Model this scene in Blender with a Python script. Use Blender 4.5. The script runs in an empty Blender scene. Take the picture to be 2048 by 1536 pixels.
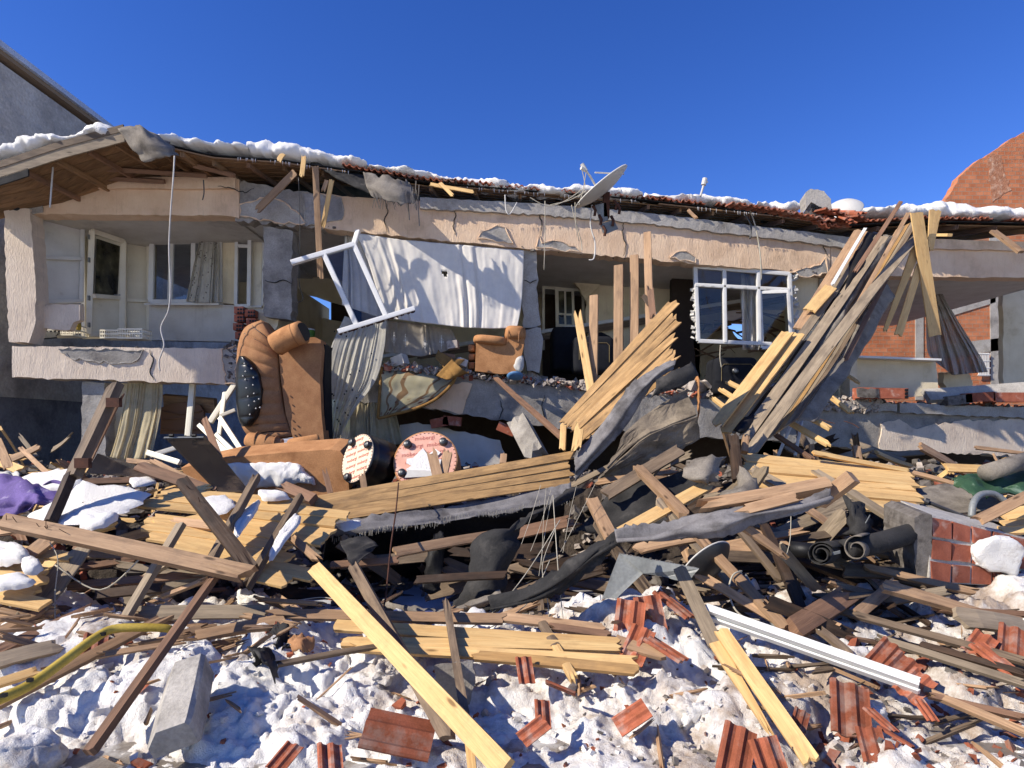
import bpy, math, random
import numpy as np
from mathutils import Vector, Matrix
V = Vector
S = bpy.context.scene
COL = S.collection
R = random.Random(7)
# ---------------------------------------------------------------- camera, sky, sun, exposure
FPX, CX, HY, CH = 1220.0, 1024.0, 860.0, 1.7      # focal length / principal column / horizon row (2048 px frame), eye height
cam = bpy.data.cameras.new('camera'); camo = bpy.data.objects.new('camera', cam); COL.objects.link(camo)
camo.location = (0, 0, CH); camo.rotation_euler = (math.pi/2, 0, 0)
cam.sensor_fit = 'HORIZONTAL'; cam.sensor_width = 36; cam.lens = 36*FPX/2048; cam.shift_y = (HY-768)/2048
cam.clip_start = .05; cam.clip_end = 2000
S.camera = camo
SUN = V((-.92, -.43, .74)).normalized()
w = bpy.data.worlds.new('World'); S.world = w; w.use_nodes = True
wn = w.node_tree.nodes; sky = wn.new('ShaderNodeTexSky'); sky.sky_type = 'NISHITA'; sky.sun_disc = False
sky.sun_elevation = math.asin(SUN.z); sky.sun_rotation = math.atan2(SUN.x, SUN.y)
sky.altitude = 1200; sky.air_density = 1.0; sky.dust_density = .1; sky.ozone_density = 4.0
hs_ = wn.new('ShaderNodeHueSaturation'); hs_.inputs['Saturation'].default_value = 1.26; hs_.inputs['Hue'].default_value = .521; w.node_tree.links.new(sky.outputs[0], hs_.inputs['Color'])      # clear dry mountain air
w.node_tree.links.new(hs_.outputs[0], wn['Background'].inputs[0]); wn['Background'].inputs[1].default_value = .125
sl = bpy.data.lights.new('sun', 'SUN'); sl.energy = 4.6; sl.angle = math.radians(.5); sl.color = (1, .93, .82)
so = bpy.data.objects.new('sun', sl); COL.objects.link(so); so.rotation_euler = SUN.to_track_quat('Z', 'Y').to_euler(); so.location = (-20, -3, 20)
S.view_settings.view_transform = 'Standard'; S.view_settings.look = 'None'
S.view_settings.exposure = 0.62; S.view_settings.gamma = 1; S.view_settings.use_curve_mapping = False
S.cycles.max_bounces = 8; S.cycles.transparent_max_bounces = 24

# ---------------------------------------------------------------- places
_DP = [(3000, 1.3), (1536, 3.07), (1450, 3.4), (1350, 3.8), (1250, 4.4), (1150, 5.2), (1050, 6.2), (1000, 7.0), (950, 8.0), (900, 9.5), (860, 10.5), (700, 11)]
_dy = [a for a, b in _DP][::-1]; _dv = [b for a, b in _DP][::-1]
def D(py): return float(np.interp(py, _dy, _dv))          # distance at which the heap's slope is met under image row py
def P(px, py, Y=None):
    if Y is None: Y = D(py)
    return V(((px-CX)/FPX*Y, Y, CH+(HY-py)/FPX*Y))
FS = .10
def FY(px): return 11.7/(1-FS*(px-CX)/FPX)                # the house front recedes a little to the right
def ip(tab, x): return float(np.interp(x, [t[0] for t in tab], [t[1] for t in tab]))
def lerp(a, b, t): return a+(b-a)*t

# ---------------------------------------------------------------- numpy noise
def _h(i, j, k):
    n = (i*374761393 + j*668265263 + k*1442695041) & 0xffffffff
    n = ((n ^ (n >> 13))*1274126177) & 0xffffffff
    n = ((n ^ (n >> 15))*2246822519) & 0xffffffff
    return ((n ^ (n >> 16)) & 0xffff)/65535.0
def vn(x, y, z=0.):
    x, y, z = np.broadcast_arrays(np.asarray(x, float), np.asarray(y, float), np.asarray(z, float))
    i, j, k = [np.floor(a).astype(np.int64) for a in (x, y, z)]
    f, g, h = x-i, y-j, z-k
    f, g, h = [a*a*(3-2*a) for a in (f, g, h)]
    r = 0
    for a in (0, 1):
        for b in (0, 1):
            for c in (0, 1):
                r = r + _h(i+a, j+b, k+c)*(f if a else 1-f)*(g if b else 1-g)*(h if c else 1-h)
    return r*2-1
def fbm(x, y, z=0., o=4, g=.5):
    r, a = 0, 1.
    for q in range(o):
        r = r+a*vn(x+17.3*q, y-9.1*q, z+3.7*q); a *= g; x, y, z = x*2.03, y*2.03, np.asarray(z)*2.03
    return r
def lumps(x, y, s, dens=.6, seed=0, flat=.8):                # rounded lumps of size s strewn on a surface
    X, Y = x/s, y/s; i, j = np.floor(X).astype(np.int64), np.floor(Y).astype(np.int64); r = np.zeros_like(X)
    for a in (-1, 0, 1):
        for b in (-1, 0, 1):
            u, v = i+a, j+b
            cx, cy = u+_h(u, v, v*0+seed), v+_h(u, v, v*0+seed+1)
            rad = .3+.55*_h(u, v, v*0+seed+2); on = _h(u, v, v*0+seed+3) < dens
            an = _h(u, v, v*0+seed+4)*6.28; el = .6+.4*_h(u, v, v*0+seed+5)
            dx, dy = X-cx, Y-cy; p = (dx*np.cos(an)+dy*np.sin(an))/el; q = (-dx*np.sin(an)+dy*np.cos(an))
            hh = np.minimum(np.sqrt(np.clip(rad*rad-p*p-q*q, 0, None)), rad*(.45+.4*_h(u, v, v*0+seed+6))+.25*p-.2*q)*flat; hh = np.maximum(hh, 0)
            r = np.maximum(r, np.where(on, hh, 0))
    return r*s

# ---------------------------------------------------------------- mesh building
class MB:
    def __init__(s): s.v = []; s.f = []; s.uv = []
    def add(s, vs, fs, uvs=None):
        o = len(s.v); s.v += [tuple(p) for p in vs]
        for k, f in enumerate(fs):
            s.f.append([i+o for i in f])
            s.uv.append(uvs[k] if uvs else [(0, 0)]*len(f))
        return s
    def xf(s, M, start=0):
        s.v[start:] = [tuple(M @ V(p)) for p in s.v[start:]]; return s
    def box(s, c, d, M=None, taper=0):
        x, y, z = d[0]/2, d[1]/2, d[2]/2; t = 1-taper
        vs = [(-x, -y, -z), (x, -y, -z), (x, y, -z), (-x, y, -z), (-x*t, -y*t, z), (x*t, -y*t, z), (x*t, y*t, z), (-x*t, y*t, z)]
        vs = [V(p)+V(c) for p in vs]
        if M: vs = [M @ p for p in vs]
        return s.add(vs, [(0, 3, 2, 1), (4, 5, 6, 7), (0, 1, 5, 4), (1, 2, 6, 5), (2, 3, 7, 6), (3, 0, 4, 7)])
    def beam(s, a, b, w, h, n=(0, -.75, .66), sp=(0, 0), bend=0., tap=1., seg=5, rnd=None, jit=.0):
        """timber from a to b: w across its face, h thick, face normal n, splintered ends sp (m)"""
        rnd = rnd or R
        a, b = V(a), V(b); d = b-a; L = d.length; d.normalize(); n = V(n); sd = d.cross(n)
        if sd.length < 1e-3: sd = d.cross(V((1, 0, 0)))
        sd.normalize(); n = sd.cross(d).normalized(); k = 4
        o = [rnd.uniform(-1, 1) for _ in range(8)]; uo, vo = rnd.uniform(0, 40), rnd.uniform(0, 40)
        vs = []; ring = 2*(k+1)
        e0 = [rnd.uniform(-1, .6)*sp[0] for _ in range(k+1)]; e1 = [rnd.uniform(-1, .6)*sp[1] for _ in range(k+1)]
        for i in range(seg+1):
            t = i/seg; c = a+d*(L*t)+n*(bend*4*t*(1-t)) + sd*(jit*(o[0]*math.sin(3*t+o[1]*3)))+n*(jit*o[2]*math.sin(4*t+o[3]*3))
            ww = w*lerp(1, tap, t)
            for side in (1, -1):
                for q in range(k+1):
                    x = -.5+q/k if side == 1 else .5-q/k
                    idx = q if side == 1 else k-q
                    off = -e0[idx] if i == 0 else (e1[idx] if i == seg else 0)
                    th = h*.5*(1-.10*(abs(x) > .45))
                    if (i == 0 and sp[0] > .04) or (i == seg and sp[1] > .04): th *= (.55 if idx % 2 else 1)
                    vs.append(c+sd*(x*ww)+n*(side*th)+d*off)
        fs, uvs = [], []
        for i in range(seg):
            for q in range(ring):
                q2 = (q+1) % ring; fs.append((i*ring+q, i*ring+q2, (i+1)*ring+q2, (i+1)*ring+q))
                v0 = q*w/k if q <= k else w+h+(q-k-1)*w/k
                v1 = v0+(w/k if q not in (k, ring-1) else h)
                u0, u1 = L*i/seg, L*(i+1)/seg
                uvs.append([(u0+uo, v0+vo), (u0+uo, v1+vo), (u1+uo, v1+vo), (u1+uo, v0+vo)])
        for i, fl in ((0, 1), (seg, 0)):
            for q in range(k):
                f = [i*ring+q, i*ring+q+1, i*ring+ring-2-q, i*ring+ring-1-q]
                if not fl: f = f[::-1]
                fs.append(f); uvs.append([(uo, vo+q*.02), (uo, vo+q*.02+.02), (uo+.02, vo+q*.02+.02), (uo+.02, vo+q*.02)])
        return s.add(vs, fs, uvs)
    def grid(s, G, closed=False, uvs=1.):
        nu, nv = len(G), len(G[0]); vs = [p for r in G for p in r]; fs, uv = [], []
        for i in range(nu-1):
            for j in range(nv-(0 if closed else 1)):
                j2 = (j+1) % nv; fs.append((i*nv+j, i*nv+j2, (i+1)*nv+j2, (i+1)*nv+j))
                a, b, c, d = i/(nu-1)*uvs, (i+1)/(nu-1)*uvs, j/(nv-1), (j+1)/(nv-1)
                uv.append([(a, c), (a, d), (b, d), (b, c)])
        return s.add(vs, fs, uv)
    def tube(s, pts, r, n=8, caps=True, smooth=0):
        pts = [V(p) for p in pts]
        if smooth: pts = crom(pts, smooth)
        G = []; up = None
        for i, p in enumerate(pts):
            t = (pts[min(i+1, len(pts)-1)]-pts[max(i-1, 0)]).normalized()
            if up is None: up = t.orthogonal().normalized()
            up = (up-t*up.dot(t)).normalized(); q = t.cross(up)
            rr = r(i/(len(pts)-1)) if callable(r) else r
            G.append([p+(up*math.cos(6.2832*k/n)+q*math.sin(6.2832*k/n))*rr for k in range(n)])
        o = len(s.v); s.grid(G, True)
        if caps:
            s.f.append([o+k for k in range(n)][::-1]); s.uv.append([(0, 0)]*n)
            e = o+(len(pts)-1)*n; s.f.append([e+k for k in range(n)]); s.uv.append([(0, 0)]*n)
        return s
    def lathe(s, prof, M, n=24):
        G = [[M @ V((r*math.cos(6.2832*k/n), r*math.sin(6.2832*k/n), z)) for k in range(n)] for r, z in prof]
        return s.grid(G, True)
    def poly(s, pts, th, dirv=(0, 1, 0)):
        """polygon in space, extruded by th along dirv"""
        n = len(pts); a = [V(p) for p in pts]; b = [p+V(dirv)*th for p in a]
        fs = [list(range(n)), list(range(n, 2*n))[::-1]]+[(i, n+i, n+(i+1) % n, (i+1) % n) for i in range(n)]
        return s.add(a+b, fs)
    def build(s, name, m, parent=None, smooth=False, solid=0, origin=None, fixn=False):
        me = bpy.data.meshes.new(name); vs = np.array(s.v, float).reshape(-1, 3)
        if parent is not None: org = V(parent['_w'])
        elif origin is not None: org = V(origin)
        else: org = V(((vs[:, 0].min()+vs[:, 0].max())/2, (vs[:, 1].min()+vs[:, 1].max())/2, vs[:, 2].min()))
        vs = vs-np.array(org); me.from_pydata(vs.tolist(), [], s.f)
        uvl = me.uv_layers.new(name='UVMap'); flat = np.array([c for f in s.uv for c in f], float).ravel()
        uvl.data.foreach_set('uv', flat)
        if fixn:
            import bmesh
            bm = bmesh.new(); bm.from_mesh(me); bmesh.ops.recalc_face_normals(bm, faces=bm.faces); bm.to_mesh(me); bm.free()
        if smooth: me.polygons.foreach_set('use_smooth', [True]*len(me.polygons))
        if m: me.materials.append(m)
        o = bpy.data.objects.new(name, me); COL.objects.link(o); o['_w'] = tuple(org)
        if parent is not None: o.parent = parent
        else: o.location = org
        if solid:
            md = o.modifiers.new('thickness', 'SOLIDIFY'); md.thickness = solid; md.offset = 0
        ALL.append(o); return o
ALL = []
def tag(o, label=None, cat=None, group=None, kind=None):
    if label: o['label'] = label
    if cat: o['category'] = cat
    if group: o['group'] = group
    if kind: o['kind'] = kind
    return o
def thing(name, label, cat, loc, group=None):
    o = bpy.data.objects.new(name, None); COL.objects.link(o); o.location = loc; o['_w'] = tuple(loc); o.empty_display_size = .1
    ALL.append(o); return tag(o, label, cat, group)
def crom(pts, k):
    out = []; n = len(pts)
    for i in range(n-1):
        p0, p1, p2, p3 = pts[max(i-1, 0)], pts[i], pts[i+1], pts[min(i+2, n-1)]
        for q in range(k):
            t = q/k; out.append(.5*((2*p1)+(p2-p0)*t+(2*p0-5*p1+4*p2-p3)*t*t+(3*p1-p0-3*p2+p3)*t**3))
    out.append(pts[-1]); return out
def loft(rows, ku=6, kv=6, wr=0., ws=3., fray=0., seed=0, fold=None):
    """cloth through rows of points: smooth in both directions, wrinkled by wr, edges frayed"""
    rows = [[V(p) for p in r] for r in rows]
    rows = [crom(r, kv) for r in rows]; cols = [crom([r[j] for r in rows], ku) for j in range(len(rows[0]))]
    G = [[cols[j][i] for j in range(len(cols))] for i in range(len(cols[0]))]
    nu, nv = len(G), len(G[0]); A = np.array([[tuple(p) for p in r] for r in G])
    du = np.gradient(A, axis=0); dv = np.gradient(A, axis=1); N = np.cross(du, dv); N /= np.linalg.norm(N, axis=2, keepdims=True)+1e-9
    Lu = np.linalg.norm(A[-1]-A[0], axis=1).mean(); Lv = np.linalg.norm(A[:, -1]-A[:, 0], axis=1).mean()
    u, v = np.meshgrid(np.linspace(0, Lu, nu), np.linspace(0, Lv, nv), indexing='ij')
    if wr:
        fu, fv = fold or (1, 1)
        d = .8*fbm(u*ws*fu+seed*7.1, v*ws*fv+seed*3.3, seed, 3)-.9*np.abs(fbm(u*ws*fu*1.3+seed*2.1+1.2*vn(v*ws*fv, u), v*ws*fv*1.3-seed, seed+5, 2))+.3
        A = A+N*(d*wr)[..., None]
    if fray:
        e = fray*fbm(np.arange(nu)*.9+seed, np.zeros(nu)+seed, 0, 2)[:, None]
        dirv = (A[:, -1]-A[:, 0]); dirv /= np.linalg.norm(dirv, axis=1, keepdims=True)+1e-9
        A[:, -1] += dirv*e; A[:, 0] -= dirv*np.roll(e, 5, 0)
    return [[tuple(p) for p in r] for r in A]
def jag(pts, amp, step=14, seed=1, close=True):
    """roughen a pixel outline"""
    r = random.Random(seed); out = []
    for i in range(len(pts) if close else len(pts)-1):
        a, b = pts[i], pts[(i+1) % len(pts)]; L = math.hypot(b[0]-a[0], b[1]-a[1]); k = max(1, int(L/step))
        for q in range(k):
            t = q/k; j = amp if q else amp*.3
            out.append((lerp(a[0], b[0], t)+r.uniform(-j, j), lerp(a[1], b[1], t)+r.uniform(-j, j)))
    return out
def shard(mb, c, s, r, flat=.5):
    """one broken piece: a jittered, cut box"""
    a = Matrix.Rotation(r.uniform(0, 6.28), 3, 'Z') @ Matrix.Rotation(r.gauss(0, .5), 3, 'X') @ Matrix.Rotation(r.gauss(0, .5), 3, 'Y')
    x, y, z = s*r.uniform(.6, 1.3), s*r.uniform(.4, 1), s*flat*r.uniform(.6, 1.2); vs = []
    for k in (-1, 1):
        for (p, q) in ((-1, -1), (1, -1), (1, 1), (-1, 1)):
            vs.append(V(c)+a @ V((p*x*r.uniform(.45, 1.1), q*y*r.uniform(.45, 1.1), k*z*r.uniform(.6, 1))))
    mb.add(vs, [(0, 3, 2, 1), (4, 5, 6, 7), (0, 1, 5, 4), (1, 2, 6, 5), (2, 3, 7, 6), (3, 0, 4, 7)], [[(r.random()*9, 0)]*4]*6)

# ---------------------------------------------------------------- materials
def hx(h):
    h = h.lstrip('#'); c = [int(h[i:i+2], 16)/255 for i in (0, 2, 4)]
    return tuple(x/12.92 if x <= .04045 else ((x+.055)/1.055)**2.4 for x in c)+(1,)
class NT:
    def __init__(s, name, rough=.8):
        s.m = bpy.data.materials.new(name); s.m.use_nodes = True; s.t = s.m.node_tree; s.n = s.t.nodes; s.b = s.n['Principled BSDF']
        s.b.inputs['Roughness'].default_value = rough; s.b.inputs['Specular IOR Level'].default_value = .3
    def nd(s, ty, _in=None, **kw):
        n = s.n.new('ShaderNode'+ty)
        for k, v in kw.items(): setattr(n, k, v)
        for k, v in (_in or {}).items():
            if isinstance(v, bpy.types.NodeSocket): s.t.links.new(v, n.inputs[k])
            else: n.inputs[k].default_value = v
        return n
    def to(s, out, name): s.t.links.new(out, s.b.inputs[name])
    def coord(s, kind='Object', scale=(1, 1, 1)):
        tc = s.nd('TexCoord').outputs[kind]; oi = s.nd('ObjectInfo').outputs['Random']
        k = s.nd('Math', {0: oi, 1: 37.}, operation='MULTIPLY').outputs[0]
        mp = s.nd('Mapping', {'Vector': tc, 'Scale': scale}).outputs[0]
        return s.nd('VectorMath', {0: mp, 1: k}, operation='ADD').outputs[0]
    def noise(s, vec, sc, det=5, rough=.55, dist=0):
        return s.nd('TexNoise', {'Vector': vec, 'Scale': sc, 'Detail': det, 'Roughness': rough, 'Distortion': dist}).outputs[0]
    def ramp(s, fac, stops):
        r = s.nd('ValToRGB', {'Fac': fac}); e = r.color_ramp.elements
        while len(e) < len(stops): e.new(.5)
        for k, (p, c) in enumerate(stops): e[k].position = p; e[k].color = c if len(c) == 4 else tuple(c)+(1,)
        return r.outputs[0]
    def mix(s, fac, a, b, mode='MIX'):
        n = s.nd('Mix', data_type='RGBA', blend_type=mode)
        for k, v in ((0, fac), (6, a), (7, b)):
            if isinstance(v, bpy.types.NodeSocket): s.t.links.new(v, n.inputs[k])
            else: n.inputs[k].default_value = v
        return n.outputs[2]
    def bump(s, h, st=.5, d=.01, nrm=None):
        q = {'Height': h, 'Strength': st, 'Distance': d}
        if nrm: q['Normal'] = nrm
        o = s.nd('Bump', q).outputs[0]; s.to(o, 'Normal'); return o
    def vary(s, colr, amt=.3):
        oi = s.nd('ObjectInfo').outputs['Random']
        v = s.nd('MapRange', {0: oi, 3: 1-amt, 4: 1+amt}).outputs[0]
        return s.nd('HueSaturation', {'Value': v, 'Color': colr}).outputs[0]
BW = ((0, 0, 0), (1, 1, 1))
def mottled(name, c1, c2, sc=4, rough=.85, c3=None, t3=(.6, .7), s3=1.5, bump=.4, bs=30, bd=.01, vary=0., sp=.25, kind='Object', fine=.25, scale=(1, 1, 1)):
    m = NT(name, rough); v = m.coord(kind, scale); m.b.inputs['Specular IOR Level'].default_value = sp
    c = m.mix(m.ramp(m.noise(v, sc), [(.3, BW[0]), (.7, BW[1])]), hx(c1), hx(c2))
    if fine:
        f = m.ramp(m.noise(v, sc*14, 3), [(.3, (1-fine,)*3), (.7, (1+0*fine,)*3)]); c = m.mix(1., c, f, 'MULTIPLY')
    if c3: c = m.mix(m.ramp(m.noise(v, s3, 6, .65), [(t3[0], BW[0]), (t3[1], BW[1])]), c, hx(c3))
    if vary: c = m.vary(c, vary)
    m.to(c, 'Base Color')
    h = m.nd('Math', {0: m.noise(v, bs, 6, .65), 1: m.noise(v, bs*.2, 3)}, operation='ADD').outputs[0]
    if bump: m.bump(h, bump, bd)
    return m.m
def wood(name, light, dark, grey=None, g=(.5, .75), vary=.22, rough=.7, knots=True):
    m = NT(name, rough); v = m.coord('UV'); m.b.inputs['Specular IOR Level'].default_value = .25
    a = m.noise(m.nd('Mapping', {'Vector': v, 'Scale': (1.1, 17, 1)}).outputs[0], 1.5, 5, .6, .8)
    f = m.noise(m.nd('Mapping', {'Vector': v, 'Scale': (5, 160, 1)}).outputs[0], 1.2, 3, .6)
    c = m.mix(m.ramp(a, [(.25, (.25,)*3), (.5, (.65,)*3), (.72, BW[1])]), hx(dark), hx(light))
    c = m.mix(1., c, m.ramp(f, [(.3, (.8,)*3), (.6, (1, 1, 1))]), 'MULTIPLY')
    dt = m.noise(m.coord('Object'), 4, 7, .7); c = m.mix(m.ramp(dt, [(.52, BW[0]), (.75, (.55,)*3)]), c, m.mix(.5, hx(dark), hx('#77695a')))
    if knots:
        vo = m.nd('TexVoronoi', {'Vector': m.nd('Mapping', {'Vector': v, 'Scale': (2.2, 9, 1)}).outputs[0], 'Scale': 1., 'Randomness': 1.}).outputs[0]
        c = m.mix(m.ramp(vo, [(.06, (.85,)*3), (.13, BW[0])]), c, tuple(x*.3 for x in hx(dark)[:3])+(1,))
    if grey:
        st = m.noise(m.nd('Mapping', {'Vector': v, 'Scale': (1.3, 5, 1)}).outputs[0], 2., 6, .65)
        c = m.mix(m.ramp(st, [(g[0], BW[0]), (g[1], (.85,)*3)]), c, hx(grey))
    m.to(m.vary(c, vary), 'Base Color')
    m.bump(m.nd('Math', {0: a, 1: f}, operation='ADD').outputs[0], .45, .006)
    return m.m
M = {}
M['wood_new'] = wood('pale_sawn_wood', '#dcb97e', '#ba8b53', '#8c6a45', (.58, .85), vary=.12)
M['wood_mid'] = wood('brown_sawn_wood', '#b59370', '#7f6045', '#5a483a', (.5, .8))
M['wood_old'] = wood('weathered_wood', '#83705a', '#524234', '#3a3029', (.45, .75))
M['wood_gray'] = wood('grey_wood', '#a08e75', '#6e604e', '#54493d', (.45, .8))
M['wood_red'] = wood('reddish_wood', '#8d6b52', '#5c4333', '#42342b', (.5, .8))
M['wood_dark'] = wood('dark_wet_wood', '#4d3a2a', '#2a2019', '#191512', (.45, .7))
M['wood_deck'] = wood('stained_deck_board', '#c29a62', '#8b643a', '#5a4430', (.42, .8), vary=.1)
M['wood_stain_shade'] = wood('stained_shaded_board', '#c69e6a', '#8b683f', '#5c4732', (.46, .75), vary=.12)  # stains, plus the dimness of grazing light darkened into the colour
M['wood_soffit'] = wood('brown_soffit_board', '#9c7a56', '#6a4d36', '#4c3b2d', (.5, .8))
def plaster(name, c1, c2, dirt, ribs=True):
    m = NT(name, .9); v = m.coord(); m.b.inputs['Specular IOR Level'].default_value = .15
    c = m.mix(m.ramp(m.noise(v, 2.2, 6, .6), [(.35, BW[0]), (.65, BW[1])]), hx(c1), hx(c2))
    c = m.mix(m.ramp(m.noise(v, 1.1, 8, .7), [(.55, BW[0]), (.75, (.7,)*3)]), c, hx(dirt))
    st = m.noise(m.nd('Mapping', {'Vector': v, 'Scale': (9, 9, .7)}).outputs[0], 1.6, 5, .7)      # run-down streaks
    c = m.mix(m.ramp(st, [(.56, BW[0]), (.8, (.45,)*3)]), c, hx(dirt))
    m.to(c, 'Base Color')
    if ribs: h = m.noise(m.nd('Mapping', {'Vector': v, 'Scale': (38, 38, 9)}).outputs[0], 1., 4, .7, 1.)
    else: h = m.noise(v, 40, 5, .7)
    m.bump(h, 1. if ribs else .4, .02)
    return m.m
M['plaster'] = plaster('peach_ribbed_plaster', '#e3c6a6', '#d6b594', '#a9917a')
M['plaster_pink'] = plaster('pinkish_render', '#dccab4', '#ccb9a4', '#8f7f78')
M['inner'] = plaster('cream_wall_paint', '#dccdad', '#cebd9b', '#a8967a', False)
M['inner_white'] = plaster('white_ceiling_paint', '#cbc5bb', '#bdb5a9', '#968c80', False)
M['concrete'] = mottled('bare_concrete', '#a9a298', '#8a8379', 3, .9, '#5d5752', (.5, .75), 2., .7, 26, .014)
M['concrete_light'] = mottled('pale_concrete', '#b8b1a6', '#9b9489', 3, .9, '#6b655e', (.55, .75), 2., .7, 26, .014)
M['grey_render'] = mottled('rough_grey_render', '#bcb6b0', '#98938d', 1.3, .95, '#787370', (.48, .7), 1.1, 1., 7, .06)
M['dark_lower_wall'] = mottled('dark_blue_grey_wall', '#7c7c84', '#64646c', 1.3, .95, '#33333a', (.5, .7), 1.1, 1., 9, .04)
M['pvc'] = mottled('white_plastic', '#dad8d2', '#cbc8c1', 3, .4, '#aaa398', (.62, .8), 3, .05, 20, .002, fine=.04, sp=.4)
M['pvc_cream'] = mottled('cream_plastic', '#e0d8c2', '#d4cab2', 3, .45, '#a39a80', (.62, .8), 3, .05, 20, .002, fine=.04, sp=.4)
M['tile'] = mottled('red_clay', '#a65f45', '#85492f', 8, .9, '#9a8274', (.5, .72), 5, .5, 60, .005, vary=.3)
M['brick'] = mottled('hollow_brick_clay', '#a9634b', '#8f4e39', 9, .9, '#b79c8d', (.55, .75), 5, .5, 50, .006, vary=.2)
M['mortar'] = mottled('mortar', '#c6c0b6', '#aaa399', 8, .95, None, bump=.8, bs=40, bd=.012)
M['rubble_white'] = mottled('plaster_rubble', '#bfb3a6', '#9b8e82', 12, .95, '#70645a', (.5, .7), 9, .6, 40, .008)
M['rubble_grey'] = mottled('grey_rubble', '#807971', '#5d564f', 12, .95, '#403a35', (.5, .7), 9, .6, 40, .008)
M['black'] = mottled('black_rubber', '#1b1b1c', '#121213', 6, .5, None, bump=.2, fine=.1)
M['metal'] = mottled('galvanised_sheet', '#8b8d8a', '#6c6e6b', 3, .5, '#4b4a46', (.55, .75), 2.5, .15, 12, .01, sp=.5)
M['metal_dark'] = mottled('dark_painted_metal', '#3c3b39', '#292827', 4, .4, '#221f1d', (.5, .7), 3, .1, 12, .006, sp=.6)
M['rust'] = mottled('rusty_steel', '#5c3a2b', '#3f2820', 14, .85, '#2b1c17', (.5, .7), 9, .4, 50, .004)
M['dish'] = mottled('dish_paint', '#c7c3ba', '#b8b3a8', 3, .5, '#8f887b', (.6, .8), 3, .05, 20, .003, fine=.05)
M['felt'] = mottled('dark_roofing_felt', '#3a3836', '#262524', 5, .85, '#55514c', (.55, .75), 3, .6, 45, .008)
M['felt_pale'] = mottled('pale_dusty_felt', '#91887b', '#726a60', 5, .9, '#463f38', (.5, .75), 3, .6, 45, .008)
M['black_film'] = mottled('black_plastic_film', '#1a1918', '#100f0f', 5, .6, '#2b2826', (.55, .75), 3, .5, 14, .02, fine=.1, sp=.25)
M['suede'] = mottled('tan_suede', '#c08c5e', '#a8764c', 5, .95, '#7d5130', (.55, .8), 3, .3, 60, .004)
M['suede_dark'] = mottled('brown_suede', '#ac7f58', '#976a48', 5, .95, '#7a5539', (.55, .8), 3, .3, 60, .004)
M['leather'] = mottled('black_leather', '#151517', '#0e0e10', 8, .32, None, bump=.25, bs=60, bd=.003, fine=.1, sp=.5)
M['navy'] = mottled('dark_navy_fabric', '#1c1d22', '#131418', 8, .9, None, bump=.25, bs=60, bd=.003, fine=.1)
M['gold'] = mottled('gold_piping', '#8d7a52', '#7b6a45', 8, .4, None, bump=0)
M['purple'] = mottled('purple_cloth', '#77639c', '#544573', 5, .85, '#b9aebf', (.55, .65), 3.3, .3, 60, .004)
M['green'] = mottled('green_sheet', '#3c5a3f', '#2b4531', 5, .6, '#7c8f77', (.58, .7), 4, .3, 30, .004)
M['yellow'] = mottled('yellow_foam', '#c5aa4e', '#a98e35', 5, .6, '#5a4f2a', (.62, .7), 6, .2, 30, .004)
M['blue'] = mottled('blue_plastic', '#5e86ae', '#4c729a', 5, .4, None, bump=.05, fine=.05)
M['rope'] = mottled('pale_cord', '#bdb5a3', '#9c937f', 10, .8, None, bump=.1)
M['paper'] = mottled('white_paper', '#c9c5bd', '#b4afa6', 6, .8, None, bump=.1, fine=.06)
M['soil'] = mottled('dark_debris_soil', '#4e443a', '#332c26', 5, .95, '#6b635a', (.55, .75), 3, 1., 20, .04)
M['print_red'] = mottled('red_print', '#bd7263', '#b0655a', 20, .8, None, bump=0, fine=.05)
M['pinkboard'] = mottled('pink_board', '#d9a58f', '#cf9983', 6, .85, '#e4c3b2', (.55, .8), 5, .2, 50, .002, fine=.08)
M['peachboard'] = mottled('peach_board', '#e6cbb0', '#dcbfa2', 6, .85, None, bump=.15, bs=50, bd=.002, fine=.08)
def snow_mat(name, dirt=.6, dirtcol='#8d7560', t=(.55, .72), gx=0):
    m = NT(name, .65); v = m.coord(); m.b.inputs['Specular IOR Level'].default_value = .25
    n = m.noise(v, 1.6, 8, .68); n2 = m.noise(v, 11, 6, .7)
    d = m.nd('Math', {0: m.nd('Math', {0: n, 1: .72}, operation='MULTIPLY').outputs[0], 1: m.nd('Math', {0: n2, 1: .28}, operation='MULTIPLY').outputs[0]}, operation='ADD').outputs[0]
    if gx:
        x = m.nd('SeparateXYZ', {0: m.nd('TexCoord').outputs['Object']}).outputs[0]; x = m.nd('MapRange', {0: x, 1: -1., 2: 3., 3: -.04, 4: gx}).outputs[0]; d = m.nd('Math', {0: d, 1: x}, operation='ADD').outputs[0]
    c = m.mix(m.ramp(d, [(t[0], BW[0]), (t[1], (dirt,)*3)]), hx('#e9e5dd'), hx(dirtcol))
    m.to(c, 'Base Color')
    h = m.nd('Math', {0: m.noise(v, 26, 6, .7), 1: m.noise(v, 120, 3, .7)}, operation='ADD').outputs[0]
    m.bump(h, .8, .016)
    return m.m
M['snow'] = snow_mat('trodden_snow', .85, '#98816a', (.45, .6), .05); M['snow_clean'] = snow_mat('clean_snow', .25, '#b9a892', (.6, .8))
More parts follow.
